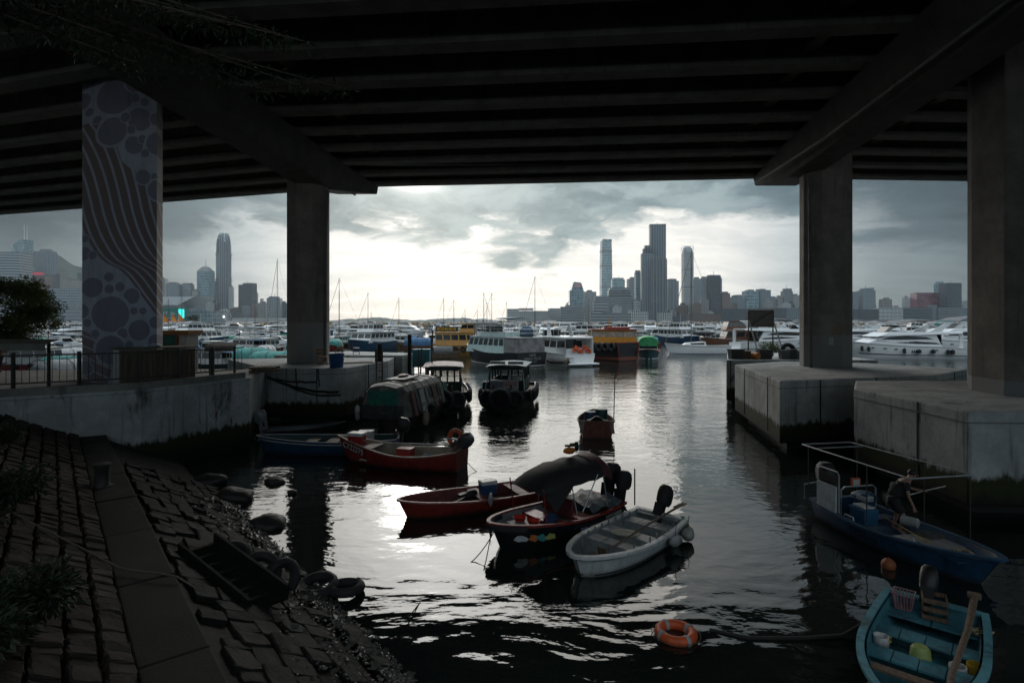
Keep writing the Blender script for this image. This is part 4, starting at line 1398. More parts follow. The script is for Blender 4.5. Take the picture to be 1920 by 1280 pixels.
def life_ring(loc, rot, label, RR=.29, r=.085, mat=None):
    t_ = thing('lifebuoy', label, 'lifebuoy', loc)
    t_.rotation_euler = rot
    MB().torus((0, 0, 0), RR, r, None, 32, 12).build('ring', mat or ORANGE, t_, smooth=True)
    for i in range(4):
        a = i * math.pi / 2 + .1
        rm = Matrix.Rotation(a, 3, 'Z') @ Matrix.Rotation(R(90), 3, 'X')
        MB().torus((RR * math.cos(a), RR * math.sin(a), 0), r * 1.03, .012, rm, 14, 4, 3.2).build('band', pm('ring_tape', (.30, .29, .28), .6), t_)
    pts = []
    for i in range(4):
        a0, a1 = i * math.pi / 2 + .1, (i + 1) * math.pi / 2 + .1
        for k in range(6):
            f = k / 6
            a = a0 + (a1 - a0) * f
            rr2 = RR + r + .012 + .035 * math.sin(math.pi * f)
            pts.append((rr2 * math.cos(a), rr2 * math.sin(a), 0))
    pts.append(pts[0])
    MB().tube(pts, .007, 5).build('grab_line', ROPE, t_)
    return t_


def fender(loc, label, r=.10, l=.4, mat=None, vert=True, rz=0.0):
    t_ = thing('fender', label, 'fender', loc, rz, 'fenders on the moored boats')
    rm = None if vert else Matrix.Rotation(R(90), 3, 'Y')
    MB().lathe([(.02, -l / 2 - .02), (r * .6, -l / 2 + .02), (r, -l / 2 + .09), (r, l / 2 - .09), (r * .6, l / 2 - .02), (.03, l / 2 + .03)], 12, (0, 0, 0), rm).build('body', mat or WHITE, t_, smooth=True)
    MB().tube([(0, 0, l / 2 if vert else r), (0, .03, l / 2 + .25)], .008, 5).build('rope', ROPE, t_)
    return t_


def tyre_mesh(parent, loc, rot, RR=.27, r=.09, name='tyre'):
    return MB().torus(loc, RR, r, rot, 20, 8, 1.05).build(name, TYRE, parent, smooth=True)


# ---------- white dinghy
def open_boat(name, label, bow, stern, B, h0, hm, hb, hullm, inm, rimm, zf=.1, tw=.75, bp=2.2, e=.8, rake=.3, rimw=.08, rimh=.05, group='small boats moored under the viaduct', roll=0.0, flare=.84, cat='boat'):
    c_, rz, L = heading(bow, stern)
    bt = thing(name, label, cat, (c_.x, c_.y, 0), rz, group)
    bt.rotation_euler = (roll, 0, rz)
    H = Hull(L, B, h0, hm, hb, tw, bp, e, rake, .18, flare=flare)
    H.shell().build('hull', hullm, bt, smooth=True, fix=True)
    H.liner(zf).build('interior', inm, bt, smooth=True)
    H.rim(rimw, rimh).build('gunwale', rimm, bt, fix=True)
    return bt, H


def thwart(bt, H, u, wd, z, mat, th=.03, gaps=1, name='thwart'):
    """seat across the boat, split into boards"""
    b = H.half(u) * .93
    x = H.x(u, 0)
    for i in range(gaps):
        y0, y1 = -b + 2 * b * i / gaps + .008, -b + 2 * b * (i + 1) / gaps - .008
        MB().box(x - wd / 2, x + wd / 2, y0, y1, z - th, z).build(name, mat, bt, bevel=.006)


bt, H = open_boat('dinghy', 'white open dinghy with grey inside, oars and a covered outboard', (1.34, 12.15), (3.95, 14.95), 1.48, .47, .41, .51, WHITE, GREYIN, WHITE, .10, .86, 2.6, .62, .22, .12, .07)
H.band(.80, .88, .02).build('rubbing_strake', BLKP, bt, fix=True)
H.band(.06, .12, .012).build('boot_line', BLKP, bt, fix=True)
for u, wd in ((.20, .42), (.46, .40), (.66, .36)):
    thwart(bt, H, u, wd, .40, GREYIN, .035, 3)
    x = H.x(u, 0)
    b = H.half(u) * .86
    for sx in (-1, 1):
        MB().box(x + sx * (wd / 2 - .03) - .012, x + sx * (wd / 2 - .03) + .012, -b, b, .10, .363).build('seat_riser', GREYIN, bt)
thwart(bt, H, .04, .26, .46, GREYIN, .03, 1, 'stern_bench')
for side in (1, -1):
    for i in range(9):
        u = .08 + i * .085
        p = H.pt(u, side, .9)
        MB().cbox((p.x, p.y - side * .075, .36), (.035, .03, .34)).build('rib', GREYIN, bt)
MB().cbox((1.05, .15, .28), (.04, .22, .42), ry=.35).build('stem_board', WOOD, bt)
outboard(bt, (-H.L / 2 - .05, -.05, .66), 0, R(28), 1.15, None, True)
MB().tube([(-1.5, -.58, .66), (-1.5, -.58, 1.62)], .018).build('pole', STEEL_DK, bt)
t_ = thing('oar', 'long wooden oar laid across the white dinghy', 'oar', W(bt, (0, 0, 0)), bt.rotation_euler.z)
MB().tube([(-1.95, .50, .78), (-.3, .52, .74), (.95, .22, .42)], [.03, .026, .022], 7).build('shaft', WOOD, t_)
MB().cbox((-1.92, .50, .79), (.5, .14, .022), rz=-.02).build('blade', WOOD, t_)
t_ = thing('bolster', 'cream padded cushion lying on the middle seat of the white dinghy', 'cushion', W(bt, (-.05, .05, .47)), -.25)
MB().ball((0, 0, 0), .36, .12, .085, 12, 7).build('pad', pm('cream_vinyl', (.50, .43, .33), .5), t_, smooth=True)
fender(W(bt, (-.95, .86, .25)), 'white cylinder fender on the side of the white dinghy', .13, .42, WHITE, False, bt.rotation_euler.z)
fender(W(bt, (-1.72, .80, .2)), 'dirty round white fender at the stern of the white dinghy', .16, .40, pm('dirty_white', (.35, .33, .30), .6), False, bt.rotation_euler.z + .5)
t_ = thing('jug', 'bright green plastic jug hung at the stern of the white dinghy', 'jug', W(bt, (-1.93, .62, .34)), bt.rotation_euler.z, None, None, (.2, .25))
MB().lathe([(.03, -.2), (.10, -.18), (.105, .06), (.05, .16), (.035, .22)], 10).build('body', pm('green_plastic', (.06, .30, .05), .4), t_, smooth=True)
MB().tube([(.09, 0, .03), (.13, 0, .08), (.06, 0, .16)], .012).build('handle', pm('green_plastic', (0, 0, 0)), t_)
t_ = thing('plank', 'short bare plank on the bow floor of the white dinghy', 'plank', W(bt, (.95, -.12, .17)), bt.rotation_euler.z + .7)
MB().box(-.22, .22, -.05, .05, 0, .025).build('board', PLY, t_, bevel=.004)
DINGHY = bt

# ---------- black boat with canopy
bt, H = open_boat('canopy_boat', 'black hulled boat with red trim under a black cloth canopy', (-.52, 13.65), (2.70, 16.1), 1.62, .56, .50, .68, BLKP, GREYIN, REDP, .14, .80, 2.4, .62, .30, .09, .06)
H.band(.62, .80, .05, .0, .55).build('black_fender_strip', TYRE, bt, fix=True)
MB().tube([H.pt(u, s_, .88) + Vector((.03, s_ * .02, 0)) for s_, uu in ((1, (.86, .9, .94, .97, .99)), (-1, (.99, .97, .94, .9, .86))) for u in uu], .10, 8).build('bow_fender', TYRE, bt, smooth=True)
lettering('HYN10880', .15, PALEPLY, bt, H.pt(.16, 1, .93) + Vector((0, .058, -.1)), H.pt(.06, 1, .9) - H.pt(.30, 1, .9), (0, 0, 1))
thwart(bt, H, .62, .42, .46, pm('red_vinyl', (.26, .02, .018), .35), .10, 2, 'seat_cushion')
MB().cbox((H.x(.50, 0), 0, .72), (.09, 1.15, .46), ry=-.15).build('seat_back', pm('maroon_vinyl', (.10, .018, .02), .45), bt, bevel=.03)
thwart(bt, H, .40, .42, .46, pm('red_vinyl', (0, 0, 0)), .10, 2, 'seat_cushion')
can = []
rr = random.Random(77)
for x, w2, zs, zc in ((.98, .58, 1.28, 1.36), (.80, .62, 1.30, 1.53), (.55, .66, 1.31, 1.68), (.28, .69, 1.34, 1.74), (.0, .70, 1.37, 1.82), (-.3, .70, 1.36, 1.81), (-.6, .70, 1.40, 1.86), (-.88, .68, 1.38, 1.83), (-1.15, .66, 1.42, 1.86)):
    can.append([(x, w2 * math.cos(a), (zs + (zc - zs) * math.sin(a) ** .8 if 0 < a < math.pi else zs) + rr.uniform(-.007, .007)) for a in [math.pi * i / 14 for i in range(15)]])
mb = MB().loft(can, False, False, False)
mb.loft([[(x, y, z - .015) for x, y, z in r] for r in can], False, False, False)
mb.build('canopy', COVER, bt, smooth=True)
MB().loft([[(.93, .1, 1.46), (.55, .64, 1.42), (-.1, .70, 1.42)], [(.80, .35, 1.25), (.55, .66, 1.10), (.0, .71, 1.30)], [(.62, .6, 1.0), (.52, .68, .78), (.2, .71, 1.12)]], False, False, False).build('canopy_flap', COVER, bt, smooth=True)
can2 = []
for x, w2, zs, zc in ((-1.0, .60, 1.38, 1.86), (-1.35, .60, 1.36, 1.90), (-1.62, .56, 1.22, 1.70), (-1.70, .52, 1.05, 1.35)):
    can2.append([(x, w2 * math.cos(a), zs + (zc - zs) * max(0, math.sin(a)) ** .7) for a in [math.pi * i / 12 for i in range(13)]])
MB().loft(can2, False, False, False).build('maroon_hood', pm('maroon_canvas', (.085, .022, .028), .7, bump=.3), bt, smooth=True)
for x in (.93, .0, -1.15):
    for s_ in (-1, 1):
        u = .5 + x / H.L
        MB().tube([(x - .12, s_ * (H.half(u) - .05), .62), (x, s_ * .67, 1.44)], .016, 6).build('canopy_pole', ALU if x < .5 else REDP, bt)
MB().tube([(-.35, .72, .66), (-.95, .66, 1.50)], .018).build('canopy_stay', ALU, bt)
mb = MB()
rr = random.Random(2)
gx = [[(-1.85 + i * .16, -.72 + j * .18, .70 + .10 * math.sin(i * 1.3 + j) * math.cos(j * 1.7) + rr.uniform(-.03, .03) - .12 * (abs(j - 4) / 4) ** 3) for j in range(9)] for i in range(8)]
mb.loft(gx, False, False, False).build('stern_tarpaulin', pm('camo_tarp', (.10, .115, .13), .6, var=.6, scale=5), bt, smooth=True)
outboard(bt, (-H.L / 2 - .02, .05, .92), 0, R(8), 1.25, None, True)
outboard(bt, (-H.L / 2 - .02, .5, .86), 0, R(8), 1.1, None, True)
for i, (p, mtt) in enumerate((((1.0, -.16, .47), pm('red_plastic', (.45, .03, .02), .4)), ((.86, .22, .47), pm('red_plastic', (0, 0, 0))))):
    t_ = thing('basin', ('red plastic basin in the bow of the canopy boat, nearer the bow tip', 'red plastic basin in the bow of the canopy boat, beside the blue bag')[i], 'basin', W(bt, p), 0, 'red basins')
    MB().lathe([(.12, 0), (.17, .09), (.185, .10), (.16, .085), (.11, .02)], 16).build('bowl', mtt, t_, smooth=True)
MB().box(.72, 1.3, -.34, .34, .42, .46).build('fore_deck', GREYIN, bt)
t_ = thing('bag', 'crumpled dark blue bag in the bow of the canopy boat', 'bag', W(bt, (.45, .42, .56)), .4)
mb = MB().ball((0, 0, 0), .2, .15, .13, 9, 6)
mb.v = [(x * rr.uniform(.85, 1.15), y * rr.uniform(.85, 1.15), z * rr.uniform(.8, 1.2)) for x, y, z in mb.v]
mb.build('cloth', pm('navy_cloth', (.015, .035, .10), .8), t_)
t_ = thing('bag', 'orange bag lying on top of the black canopy', 'bag', W(bt, (-.75, -.2, 2.0)), .4)
mb = MB().ball((0, 0, 0), .19, .12, .09, 9, 6)
mb.v = [(x * rr.uniform(.85, 1.15), y * rr.uniform(.85, 1.15), z * rr.uniform(.8, 1.2)) for x, y, z in mb.v]
mb.build('cloth', pm('orange_cloth', (.55, .16, .02), .7), t_)
cols = [(.45, .47, .48), (.5, .15, .04), (.05, .25, .24), (.4, .4, .12), (.25, .35, .5), (.5, .5, .5), (.45, .05, .04)]
for i, u in enumerate((.90, .83, .78, .72, .44, .34, .22)):
    p = H.pt(u, 1, .48)
    q2 = H.pt(u - .04, 1, .48)
    dx = (q2 - p).normalized()
    n_ = Vector((.15, 1, -.1)).normalized()
    up = Vector((0, 0, 1))
    mb = MB()
    rr2 = random.Random(i)
    pts = [p + n_ * .02 + dx * (math.cos(a) * .17 * rr2.uniform(.5, 1.2)) + up * (math.sin(a) * .09 * rr2.uniform(.6, 1.2)) for a in [2 * math.pi * k / 9 for k in range(9)]]
    mb.add(pts + [p2 + n_ * .006 for p2 in pts], [tuple(range(9)), tuple(range(17, 8, -1))] + [(k, (k + 1) % 9, 9 + (k + 1) % 9, 9 + k) for k in range(9)])
    mb.build('sticker', pm('sticker_%d' % i, cols[i], .6), bt, fix=True)
CANB = bt

# ---------- red long boat behind it
bt, H = open_boat('long_boat', 'long red open boat, half hidden behind the black canopy boat', (-3.18, 15.9), (1.45, 18.1), 1.45, .46, .38, .52, REDP, REDIN, pm('pinkish_red_paint', (.30, .09, .08), .5), .12, .8, 2.6, .62, .25, .07, .05)
for u in (.30, .55):
    thwart(bt, H, u, .34, .38, REDIN, .03, 2)
thwart(bt, H, .12, .4, .40, REDIN, .03, 2)
for i in range(3):
    t_ = thing('stick', ('pale stick in the bow of the long red boat, nearest the tip', 'pale stick in the bow of the long red boat, middle one', 'pale stick in the bow of the long red boat, nearest the motor')[i], 'stick', W(bt, (1.75 - .16 * i, .02 * i, .25)), bt.rotation_euler.z + .9)
    MB().box(-.22, .22, -.02, .02, 0, .025).build('wood', PLY, t_)
t_ = thing('outboard_motor', 'black outboard motor laid down inside the long red boat', 'motor', W(bt, (.55, -.05, .34)), bt.rotation_euler.z + .2)
ob = outboard(t_, (0, 0, 0), 0, R(80), .85)
cooler(bt, (-.15, 0, .34), (.48, .34, .42), pm('cooler_blue', (.012, .07, .19), .4), pm('cooler_white', (.62, .63, .63), .4), 'blue cool box with white lid in the long red boat')
fender(W(bt, (.1, .82, .42)), 'white fender on the side of the long red boat', .07, .34)
LONGB = bt

# ---------- numbered red sampan
bt, H = open_boat('sampan', 'red sampan numbered C122375 with plywood floor and two red cool boxes', (-6.95, 22.75), (-1.85, 21.2), 1.75, .78, .52, .98, REDP, pm('tan_paint', (.36, .30, .23), .6, dirt=.4, dirtcol=(.12, .10, .08)), pm('pale_rim', (.42, .33, .28), .6), .16, .72, 1.7, .9, .5, .06, .045)
pA, pB = H.pt(.97, 1, .78), H.pt(.76, 1, .74)
lettering('C122375', .34, PALEPLY, bt, (pA + pB) / 2 + Vector((.02, .05, -.05)), pB - pA, (0, .15, 1), .012)
thwart(bt, H, .78, .5, .66, PLY, .03, 2)
for i, (x, y, sx, sy, mt) in enumerate(((-.1, .2, .9, .8, PLY), (-.1, -.45, .9, .5, PALEPLY), (-1.0, 0, .8, 1.1, pm('green_board', (.18, .27, .24), .6)), (.95, 0, .9, 1.0, PALEPLY))):
    MB().box(x - sx / 2, x + sx / 2, y - sy / 2, y + sy / 2, .17, .20 + .004 * i).build('floor_board', mt, bt)
MB().tube([(1.2, -.70, .62), (-2.3, -.62, .74)], .03).build('side_pole', PALEPLY, bt)
cooler(bt, (1.72, .12, .70), (.62, .42, .46), pm('cooler_red', (.34, .025, .02), .4), pm('cooler_white', (0, 0, 0)), 'red cool box with white lid on the bow of the numbered sampan')
cooler(bt, (-.35, .05, .21), (.58, .42, .46), pm('cooler_red', (0, 0, 0)), pm('cooler_dull_red', (.28, .03, .025), .5), 'all red cool box amidships in the numbered sampan')
t_ = thing('basket', 'round brown basket on the floor of the numbered sampan', 'basket', W(bt, (-1.25, .15, .21)))
MB().lathe([(.14, 0), (.2, .18), (.21, .22), (.18, .21), (.13, .03)], 14).build('weave', WOOD, t_)
mb = MB().ball((0, 0, .24), .17, .12, .08, 9, 6)
mb.build('cloth', pm('blue_rag', (.16, .21, .27), .8), t_)
outboard(bt, (-H.L / 2 + .12, 0, .95), 0, R(48), 1.25, pm('outboard_grey', (.05, .05, .055), .3))
MB().tube([(-2.35, -.35, .75), (-2.35, -.35, 1.85)], .012).build('pole', STEEL_DK, bt)
MB().lathe([(.03, 0), (.04, .12), (.02, .2)], 8, (-2.35, -.35, 1.83)).build('lamp', PALEPLY, bt)
life_ring(W(bt, (-2.35, -.12, 1.12)), (R(86), 0, bt.rotation_euler.z + 2.9), 'orange red lifebuoy standing on the stern of the numbered sampan')
SAMP = bt

# ---------- dark blue boat behind the sampan
bt, H = open_boat('blue_skiff', 'dark blue open boat lying behind the numbered sampan', (-10.75, 24.0), (-4.75, 24.1), 1.6, .62, .55, .70, BLUEP, pm('dark_green_paint', (.02, .05, .05), .6), BLUEB, .12, .75, 2.2, .75, .35, .08, .05)
H.band(.80, .86, .02).build('pale_line', PALEPLY, bt, fix=True)
for u in (.36, .5, .66):
    thwart(bt, H, u, .5, .46, PLY, .03, 2)
outboard(bt, (-H.L / 2, 0, .85), 0, R(12), 1.3)
t_ = thing('box', 'white plastic box in the dark blue boat near its stern', 'box', W(bt, (-1.6, .1, .46)), bt.rotation_euler.z)
MB().box(-.3, .3, -.22, .22, 0, .42).build('body', PALEPLY, t_, bevel=.02)
MB().box(-.31, .31, -.23, .23, .42, .46).build('lid', WHITE, t_, bevel=.01)
bt2, H2_ = open_boat('black_skiff', 'small unlit black boat with an outboard in the shadow by the quay wall', (-8.2, 27.9), (-11.6, 26.5), 1.3, .5, .45, .6, BLKP, BLKP, BLKP, .1)
outboard(bt2, (-H2_.L / 2, 0, .80), 0, R(5), 1.3, pm('outboard_silver', (.22, .22, .23), .3))

# ---------- brown skiff seen from astern
bt, H = open_boat('skiff', 'rust red skiff seen from astern, loaded with blue drums', (4.35, 30.2), (4.0, 26.75), 1.72, .82, .66, .85, pm('rust_brown_paint', (.20, .055, .03), .55, .7, var=.3, dirt=.4), REDIN, WOOD, .2, .9, 2.0, .75, .3, .07, .06)
MB().tube([(-1.65, -.78, .9), (-1.55, -.84, 3.0)], .025).build('pole', STEEL_DK, bt)
mb = MB()
gx = [[(-1.68 + i * .13, -.55 + j * .125, .78 + .28 * math.exp(-((j - 4.4) / 2.3) ** 2) * (1 - .5 * (i / 5) ** 2) + rr.uniform(-.01, .01)) for j in range(9)] for i in range(7)]
mb.loft(gx, False, False, False).build('grey_cover', pm('grey_sheet', (.26, .25, .25), .7), bt, smooth=True)
for s_, lab in ((1, 'left'), (-1, 'right')):
    MB().cbox((-H.L / 2 - .02, s_ * .70, .55), (.04, .16, .6), rx=s_ * .15).build('corner_patch', pm('pale_patch', (.32, .24, .22), .6), bt)
t_ = thing('drum', 'blue plastic drum in the rust red skiff', 'drum', W(bt, (-.6, .28, .3)))
MB().lathe([(.26, 0), (.29, .04), (.29, .72), (.27, .8), (.12, .82)], 16).build('body', BLUEB, t_, smooth=True)
MB().torus((0, 0, .5), .293, .012, None, 16, 5).build('hoop', BLUEB, t_)
t_ = thing('drum', 'dark green plastic drum in the rust red skiff', 'drum', W(bt, (-.35, -.28, .3)))
MB().lathe([(.28, 0), (.30, .04), (.30, .82), (.28, .9), (.12, .92)], 16).build('body', pm('dark_green_plastic', (.012, .06, .055), .45), t_, smooth=True)
MB().torus((0, 0, .5), .303, .012, None, 16, 5).build('hoop', pm('dark_green_plastic', (0, 0, 0)), t_)

# ---------- blue workboat with pipe frame and a person
bt, H = open_boat('frame_boat', 'long blue work boat under a bare pipe frame on the right', (9.9, 11.5), (9.05, 16.1), 1.6, .54, .46, .70, BLUEB, BLUEB, BLUEB, .16, .82, 2.3, .75, .45, .12, .05)
MB().tube([H.pt(u, 1, .96) + Vector((0, .02, 0)) for u in [i / 20 for i in range(20)]] + [H.pt(.99, 1, .96) + Vector((.06, 0, 0))] + [H.pt(u, -1, .96) - Vector((0, .02, 0)) for u in [1 - i / 20 for i in range(1, 21)]], .045, 7).build('rubbing_pipe', pm('worn_rope_wrap', (.20, .165, .14), .8, var=.35, scale=7), bt)
zt = 2.02
fr_ = [(-2.55, .78), (-2.55, -.78), (1.05, -.85), (1.05, .85)]
for a, b in zip(fr_, fr_[1:] + fr_[:1]):
    MB().tube([(a[0], a[1], zt), (b[0], b[1], zt)], .018).build('frame_tube', ALU, bt)
MB().tube([(-2.1, .79, zt - .02), (-2.1, -.79, zt - .02)], .016).build('frame_tube', ALU, bt)
for x, y in ((-2.3, .78), (-2.3, -.78), (-.2, .82), (-.2, -.82), (.95, .85)):
    MB().tube([(x, y * 1.0, .5), (x, y, zt)], .016).build('frame_post', STEEL_DK, bt)
MB().box(-1.95, -1.25, -.80, -.75, .45, 1.18).build('side_board', pm('grey_white_board', (.52, .54, .56), .5, dirt=.25), bt, bevel=.01)
MB().tube([(-1.98, -.72, .5), (-1.98, -.72, 1.5), (-1.92, -.72, 1.56), (-1.28, -.72, 1.56), (-1.22, -.72, 1.48), (-1.22, -.72, .5)], .02).build('hand_rail', ALU, bt)
MB().box(-1.94, -1.26, -.73, -.71, 1.22, 1.44).build('rail_panel', STEEL_DK, bt)
MB().tube([(-1.4, .55, .3), (-1.4, .55, 1.05), (-1.4, .45, 1.12), (-1.4, -.4, 1.12), (-1.4, -.5, 1.05), (-1.4, -.5, .3)], .022).build('hand_rail', ALU, bt)
MB().tube([(-2.5, -.75, .5), (-2.5, -.75, .9), (-2.5, -.3, .95), (-2.5, -.3, .5)], .018).build('hand_rail', ALU, bt)
for u in (.30, .62):
    thwart(bt, H, u, .32, .40, BLUEB, .03, 3)
MB().box(.75, 1.85, -.5, .5, .44, .47).build('fore_deck', BLUEB, bt)
MB().box(.2, .75, -.55, .3, .40, .43).build('floor_board', PALEPLY, bt)
MB().box(.75, 1.3, -.36, .36, .478, .50).build('hatch', pm('hatch_grey', (.22, .22, .22), .6), bt, bevel=.008)
for u in (.35, .72):
    p = H.pt(u, -1, 1.0)
    MB().tube([p + Vector((-.16, .05, .02)), p + Vector((-.14, .05, .10)), p + Vector((.14, .05, .10)), p + Vector((.16, .05, .02))], .014).build('cleat_rail', ALU, bt)
lettering('125216', .30, BLKP, bt, (H.pt(.36, -1, .55) + H.pt(.56, -1, .55)) / 2 - Vector((0, .02, 0)), H.pt(.60, -1, .5) - H.pt(.36, -1, .5), (0, -.2, 1))
outboard(bt, (-H.L / 2, -.1, .9), 0, R(6), 1.3)
cool_b = pm('crate_blue', (.015, .085, .17), .5)
t_ = thing('crate', 'blue plastic crate with white tray on the work boat with the pipe frame', 'crate', W(bt, (-.85, -.32, .34)), bt.rotation_euler.z)
MB().loft([[(-.24, -.18, 0), (.24, -.18, 0), (.24, .18, 0), (-.24, .18, 0)], [(-.27, -.21, .42), (.27, -.21, .42), (.27, .21, .42), (-.27, .21, .42)]]).build('body', cool_b, t_, bevel=.015)
MB().box(-.20, .20, -.15, .15, .425, .47).build('tray', WHITE, t_, bevel=.01)
t_ = thing('tub', 'blue round tub stacked at the stern of the work boat', 'tub', W(bt, (-1.3, .1, .62)))
MB().lathe([(.22, 0), (.28, .22), (.30, .24), (.30, .30), (.2, .36), (.05, .37)], 16).build('body', cool_b, t_, smooth=True)
MB().torus((0, 0, .24), .30, .02, None, 16, 5).build('rim', cool_b, t_)
t_ = thing('tray', 'white perforated tray on the rail of the work boat', 'tray', W(bt, (-1.05, -.1, .86)), bt.rotation_euler.z)
MB().box(-.16, .16, -.12, .12, 0, .015).box(-.16, .16, -.12, -.11, .015, .13).box(-.16, .16, .11, .12, .015, .13).box(-.16, -.15, -.11, .11, .015, .13).box(.15, .16, -.11, .11, .015, .13).build('body', WHITE, t_)
t_ = thing('lamp', 'square work lamp with orange frame on the rail of the work boat', 'lamp', W(bt, (-1.42, -.05, 1.2)), bt.rotation_euler.z + 1.57)
MB().box(-.13, .13, -.03, .03, -.09, .13).build('frame', ORANGE, t_, bevel=.008)
MB().box(-.10, .10, -.036, -.031, -.06, .10).build('lens', PALEPLY, t_)
t_ = thing('fender', 'white cylinder float lying beside the bare foot on the work boat', 'fender', W(bt, (-.15, .35, .58)), bt.rotation_euler.z + .5)
MB().lathe([(.06, -.2), (.12, -.17), (.12, .17), (.06, .2)], 14, (0, 0, 0), Matrix.Rotation(R(90), 3, 'Y')).build('body', WHITE, t_, smooth=True)
t_ = thing('bamboo_pole', 'thin bamboo pole leaning across the work boat', 'pole', W(bt, (0, 0, 0)), bt.rotation_euler.z)
MB().tube([(-.55, -.05, .62), (.95, -.25, .52)], .018).build('cane', pm('bamboo', (.36, .22, .07), .5), t_)
WORKB = bt

# ---------- turquoise dinghy at the lower right
bt, H = open_boat('dinghy', 'peeling turquoise wooden dinghy at the lower right corner', (5.0, 7.3), (7.5, 10.1), 1.48, .55, .50, .60, TURQ, TURQ, pm('light_turquoise', (.09, .27, .32), .6, dirt=.55, dirtcol=(.04, .06, .06)), .10, .88, 2.4, .7, .25, .11, .05)
for u in (.36, .60):
    thwart(bt, H, u, .36, .38, TURQ, .04, 4)
    x = H.x(u, 0)
    b = H.half(u) * .85
    MB().box(x - .17, x - .15, -b, b, .10, .34).build('seat_riser', TURQ, bt)
thwart(bt, H, .10, .5, .36, TURQ, .04, 2, 'stern_bench')
thwart(bt, H, .80, .16, .50, WOOD, .04, 1)
outboard(bt, (-H.L / 2 - .02, -.1, .68), 0, R(42), 1.0)
t_ = thing('log_oar', 'heavy weathered log oar lying across the turquoise dinghy', 'oar', W(bt, (0, 0, 0)), bt.rotation_euler.z)
MB().tube([(-1.85, .55, .80), (-.8, .52, .66), (.4, .42, .52), (1.4, .40, .5)], [.055, .048, .042, .042], 8).build('shaft', WOOD, t_)
MB().cbox((-1.85, .55, .83), (.10, .19, .10), rz=.2).build('crosshead', WOOD, t_, bevel=.02)
t_ = thing('basket', 'pink plastic basket at the stern of the turquoise dinghy', 'basket', W(bt, (-1.62, -.42, .40)), bt.rotation_euler.z)
pk = pm('pink_plastic', (.28, .16, .18), .5)
for a in range(4):
    an = a * math.pi / 2
    for k in range(6):
        y = -.13 + .26 * k / 5
        pth = [(.12, y * .8, 0), (.16, y, .26)]
        MB().tube([(x * math.cos(an) - y2 * math.sin(an), x * math.sin(an) + y2 * math.cos(an), z) for x, y2, z in pth], .009, 4).build('bar', pk, t_)
MB().box(-.12, .12, -.12, .12, -.01, .01).build('base', pk, t_)
MB().tube([(-.16, -.16, .26), (.16, -.16, .26), (.16, .16, .26), (-.16, .16, .26), (-.16, -.16, .26)], .013, 5).build('rim', pk, t_)
t_ = thing('wooden_crate', 'broken wooden crate at the stern of the turquoise dinghy', 'crate', W(bt, (-1.62, .02, .38)), bt.rotation_euler.z + .15)
for z in (.04, .18, .32):
    for s_ in (-1, 1):
        MB().box(-.2, .2, s_ * .17 - .012, s_ * .17 + .012, z - .035, z + .035).build('slat', WOOD, t_)
        MB().box(s_ * .19 - .012, s_ * .19 + .012, -.155, .155, z - .035, z + .035).build('slat', WOOD, t_)
JY = pm('yellow_plastic', (.40, .25, .02), .45)
JG = pm('lime_plastic', (.28, .34, .10), .45)
t_ = thing('tub', 'upturned lime green plastic tub in the turquoise dinghy', 'tub', W(bt, (-.15, -.02, .24)), .3)
MB().lathe([(.16, 0), (.15, .02), (.13, .20), (.10, .235), (.02, .24)], 12).build('body', JG, t_, smooth=True)
MB().lathe([(.27, -.10), (.27, -.01), (.10, .0)], 12).build('lid', pm('teal_plastic', (.03, .17, .16), .5), t_)
for i, (p, lab, m1, m2) in enumerate((((-.22, -.55, .24), 'white and yellow cut jug on the left side of the turquoise dinghy', WHITE, JY), ((-.10, .44, .20), 'white cut jug on the right side of the turquoise dinghy', WHITE, WHITE), ((-.28, .64, .22), 'yellow cut jug against the right side of the turquoise dinghy', JY, JY))):
    t_ = thing('jug', lab, 'jug', W(bt, p), .5 * i, 'cut plastic jugs in the turquoise dinghy')
    MB().lathe([(.09, 0), (.115, .03), (.115, .18), (.10, .18), (.09, .03)], 12).build('body', m1, t_, smooth=True)
    MB().tube([(.10, 0, .04), (.16, 0, .08), (.16, 0, .15), (.10, 0, .17)], .014).build('handle', m2, t_)
t_ = thing('rope_coil', 'pale tangled rope on the stern bench of the turquoise dinghy', 'rope', W(bt, (-1.35, .62, .42)))
rr = random.Random(8)
pts = [(rr.uniform(-.2, .2), rr.uniform(-.14, .14), rr.uniform(0, .08)) for _ in range(26)]
MB().tube(pts, .010, 5).build('coil', pm('pale_rope', (.33, .28, .17), .9), t_)

# ---------- floating things
yv = depth(1186, .05)
life_ring((xat(1267, yv), yv, .05), (0, 0, .3), 'orange lifebuoy floating alone near the bottom edge', .285, .088)
yv = depth(1062, .02)
t_ = thing('mooring_float', 'round orange brown mooring float in dark water', 'float', (xat(1666, yv), yv, .06))
MB().ball((0, 0, 0), .15, n=14, m=10).build('ball', pm('faded_orange', (.28, .085, .03), .6), t_, smooth=True)
MB().torus((0, 0, .15), .03, .01, Matrix.Rotation(R(90), 3, 'X'), 10, 5).build('eye', STEEL_DK, t_)
yv = depth(836, .05)
t_ = thing('flotsam', 'brown floating debris beside the rust red skiff', 'debris', (xat(1070, yv), yv, .03), .1)
MB().cbox((0, 0, .04), (.5, .12, .08)).cbox((.1, .03, .1), (.26, .1, .08), rz=.3).build('wood', WOOD, t_)
MB().lathe([(.08, -.1), (.09, .1), (.05, .16)], 9, (.26, 0, .05)).build('bottle', pm('dark_green_plastic', (0, 0, 0)), t_)
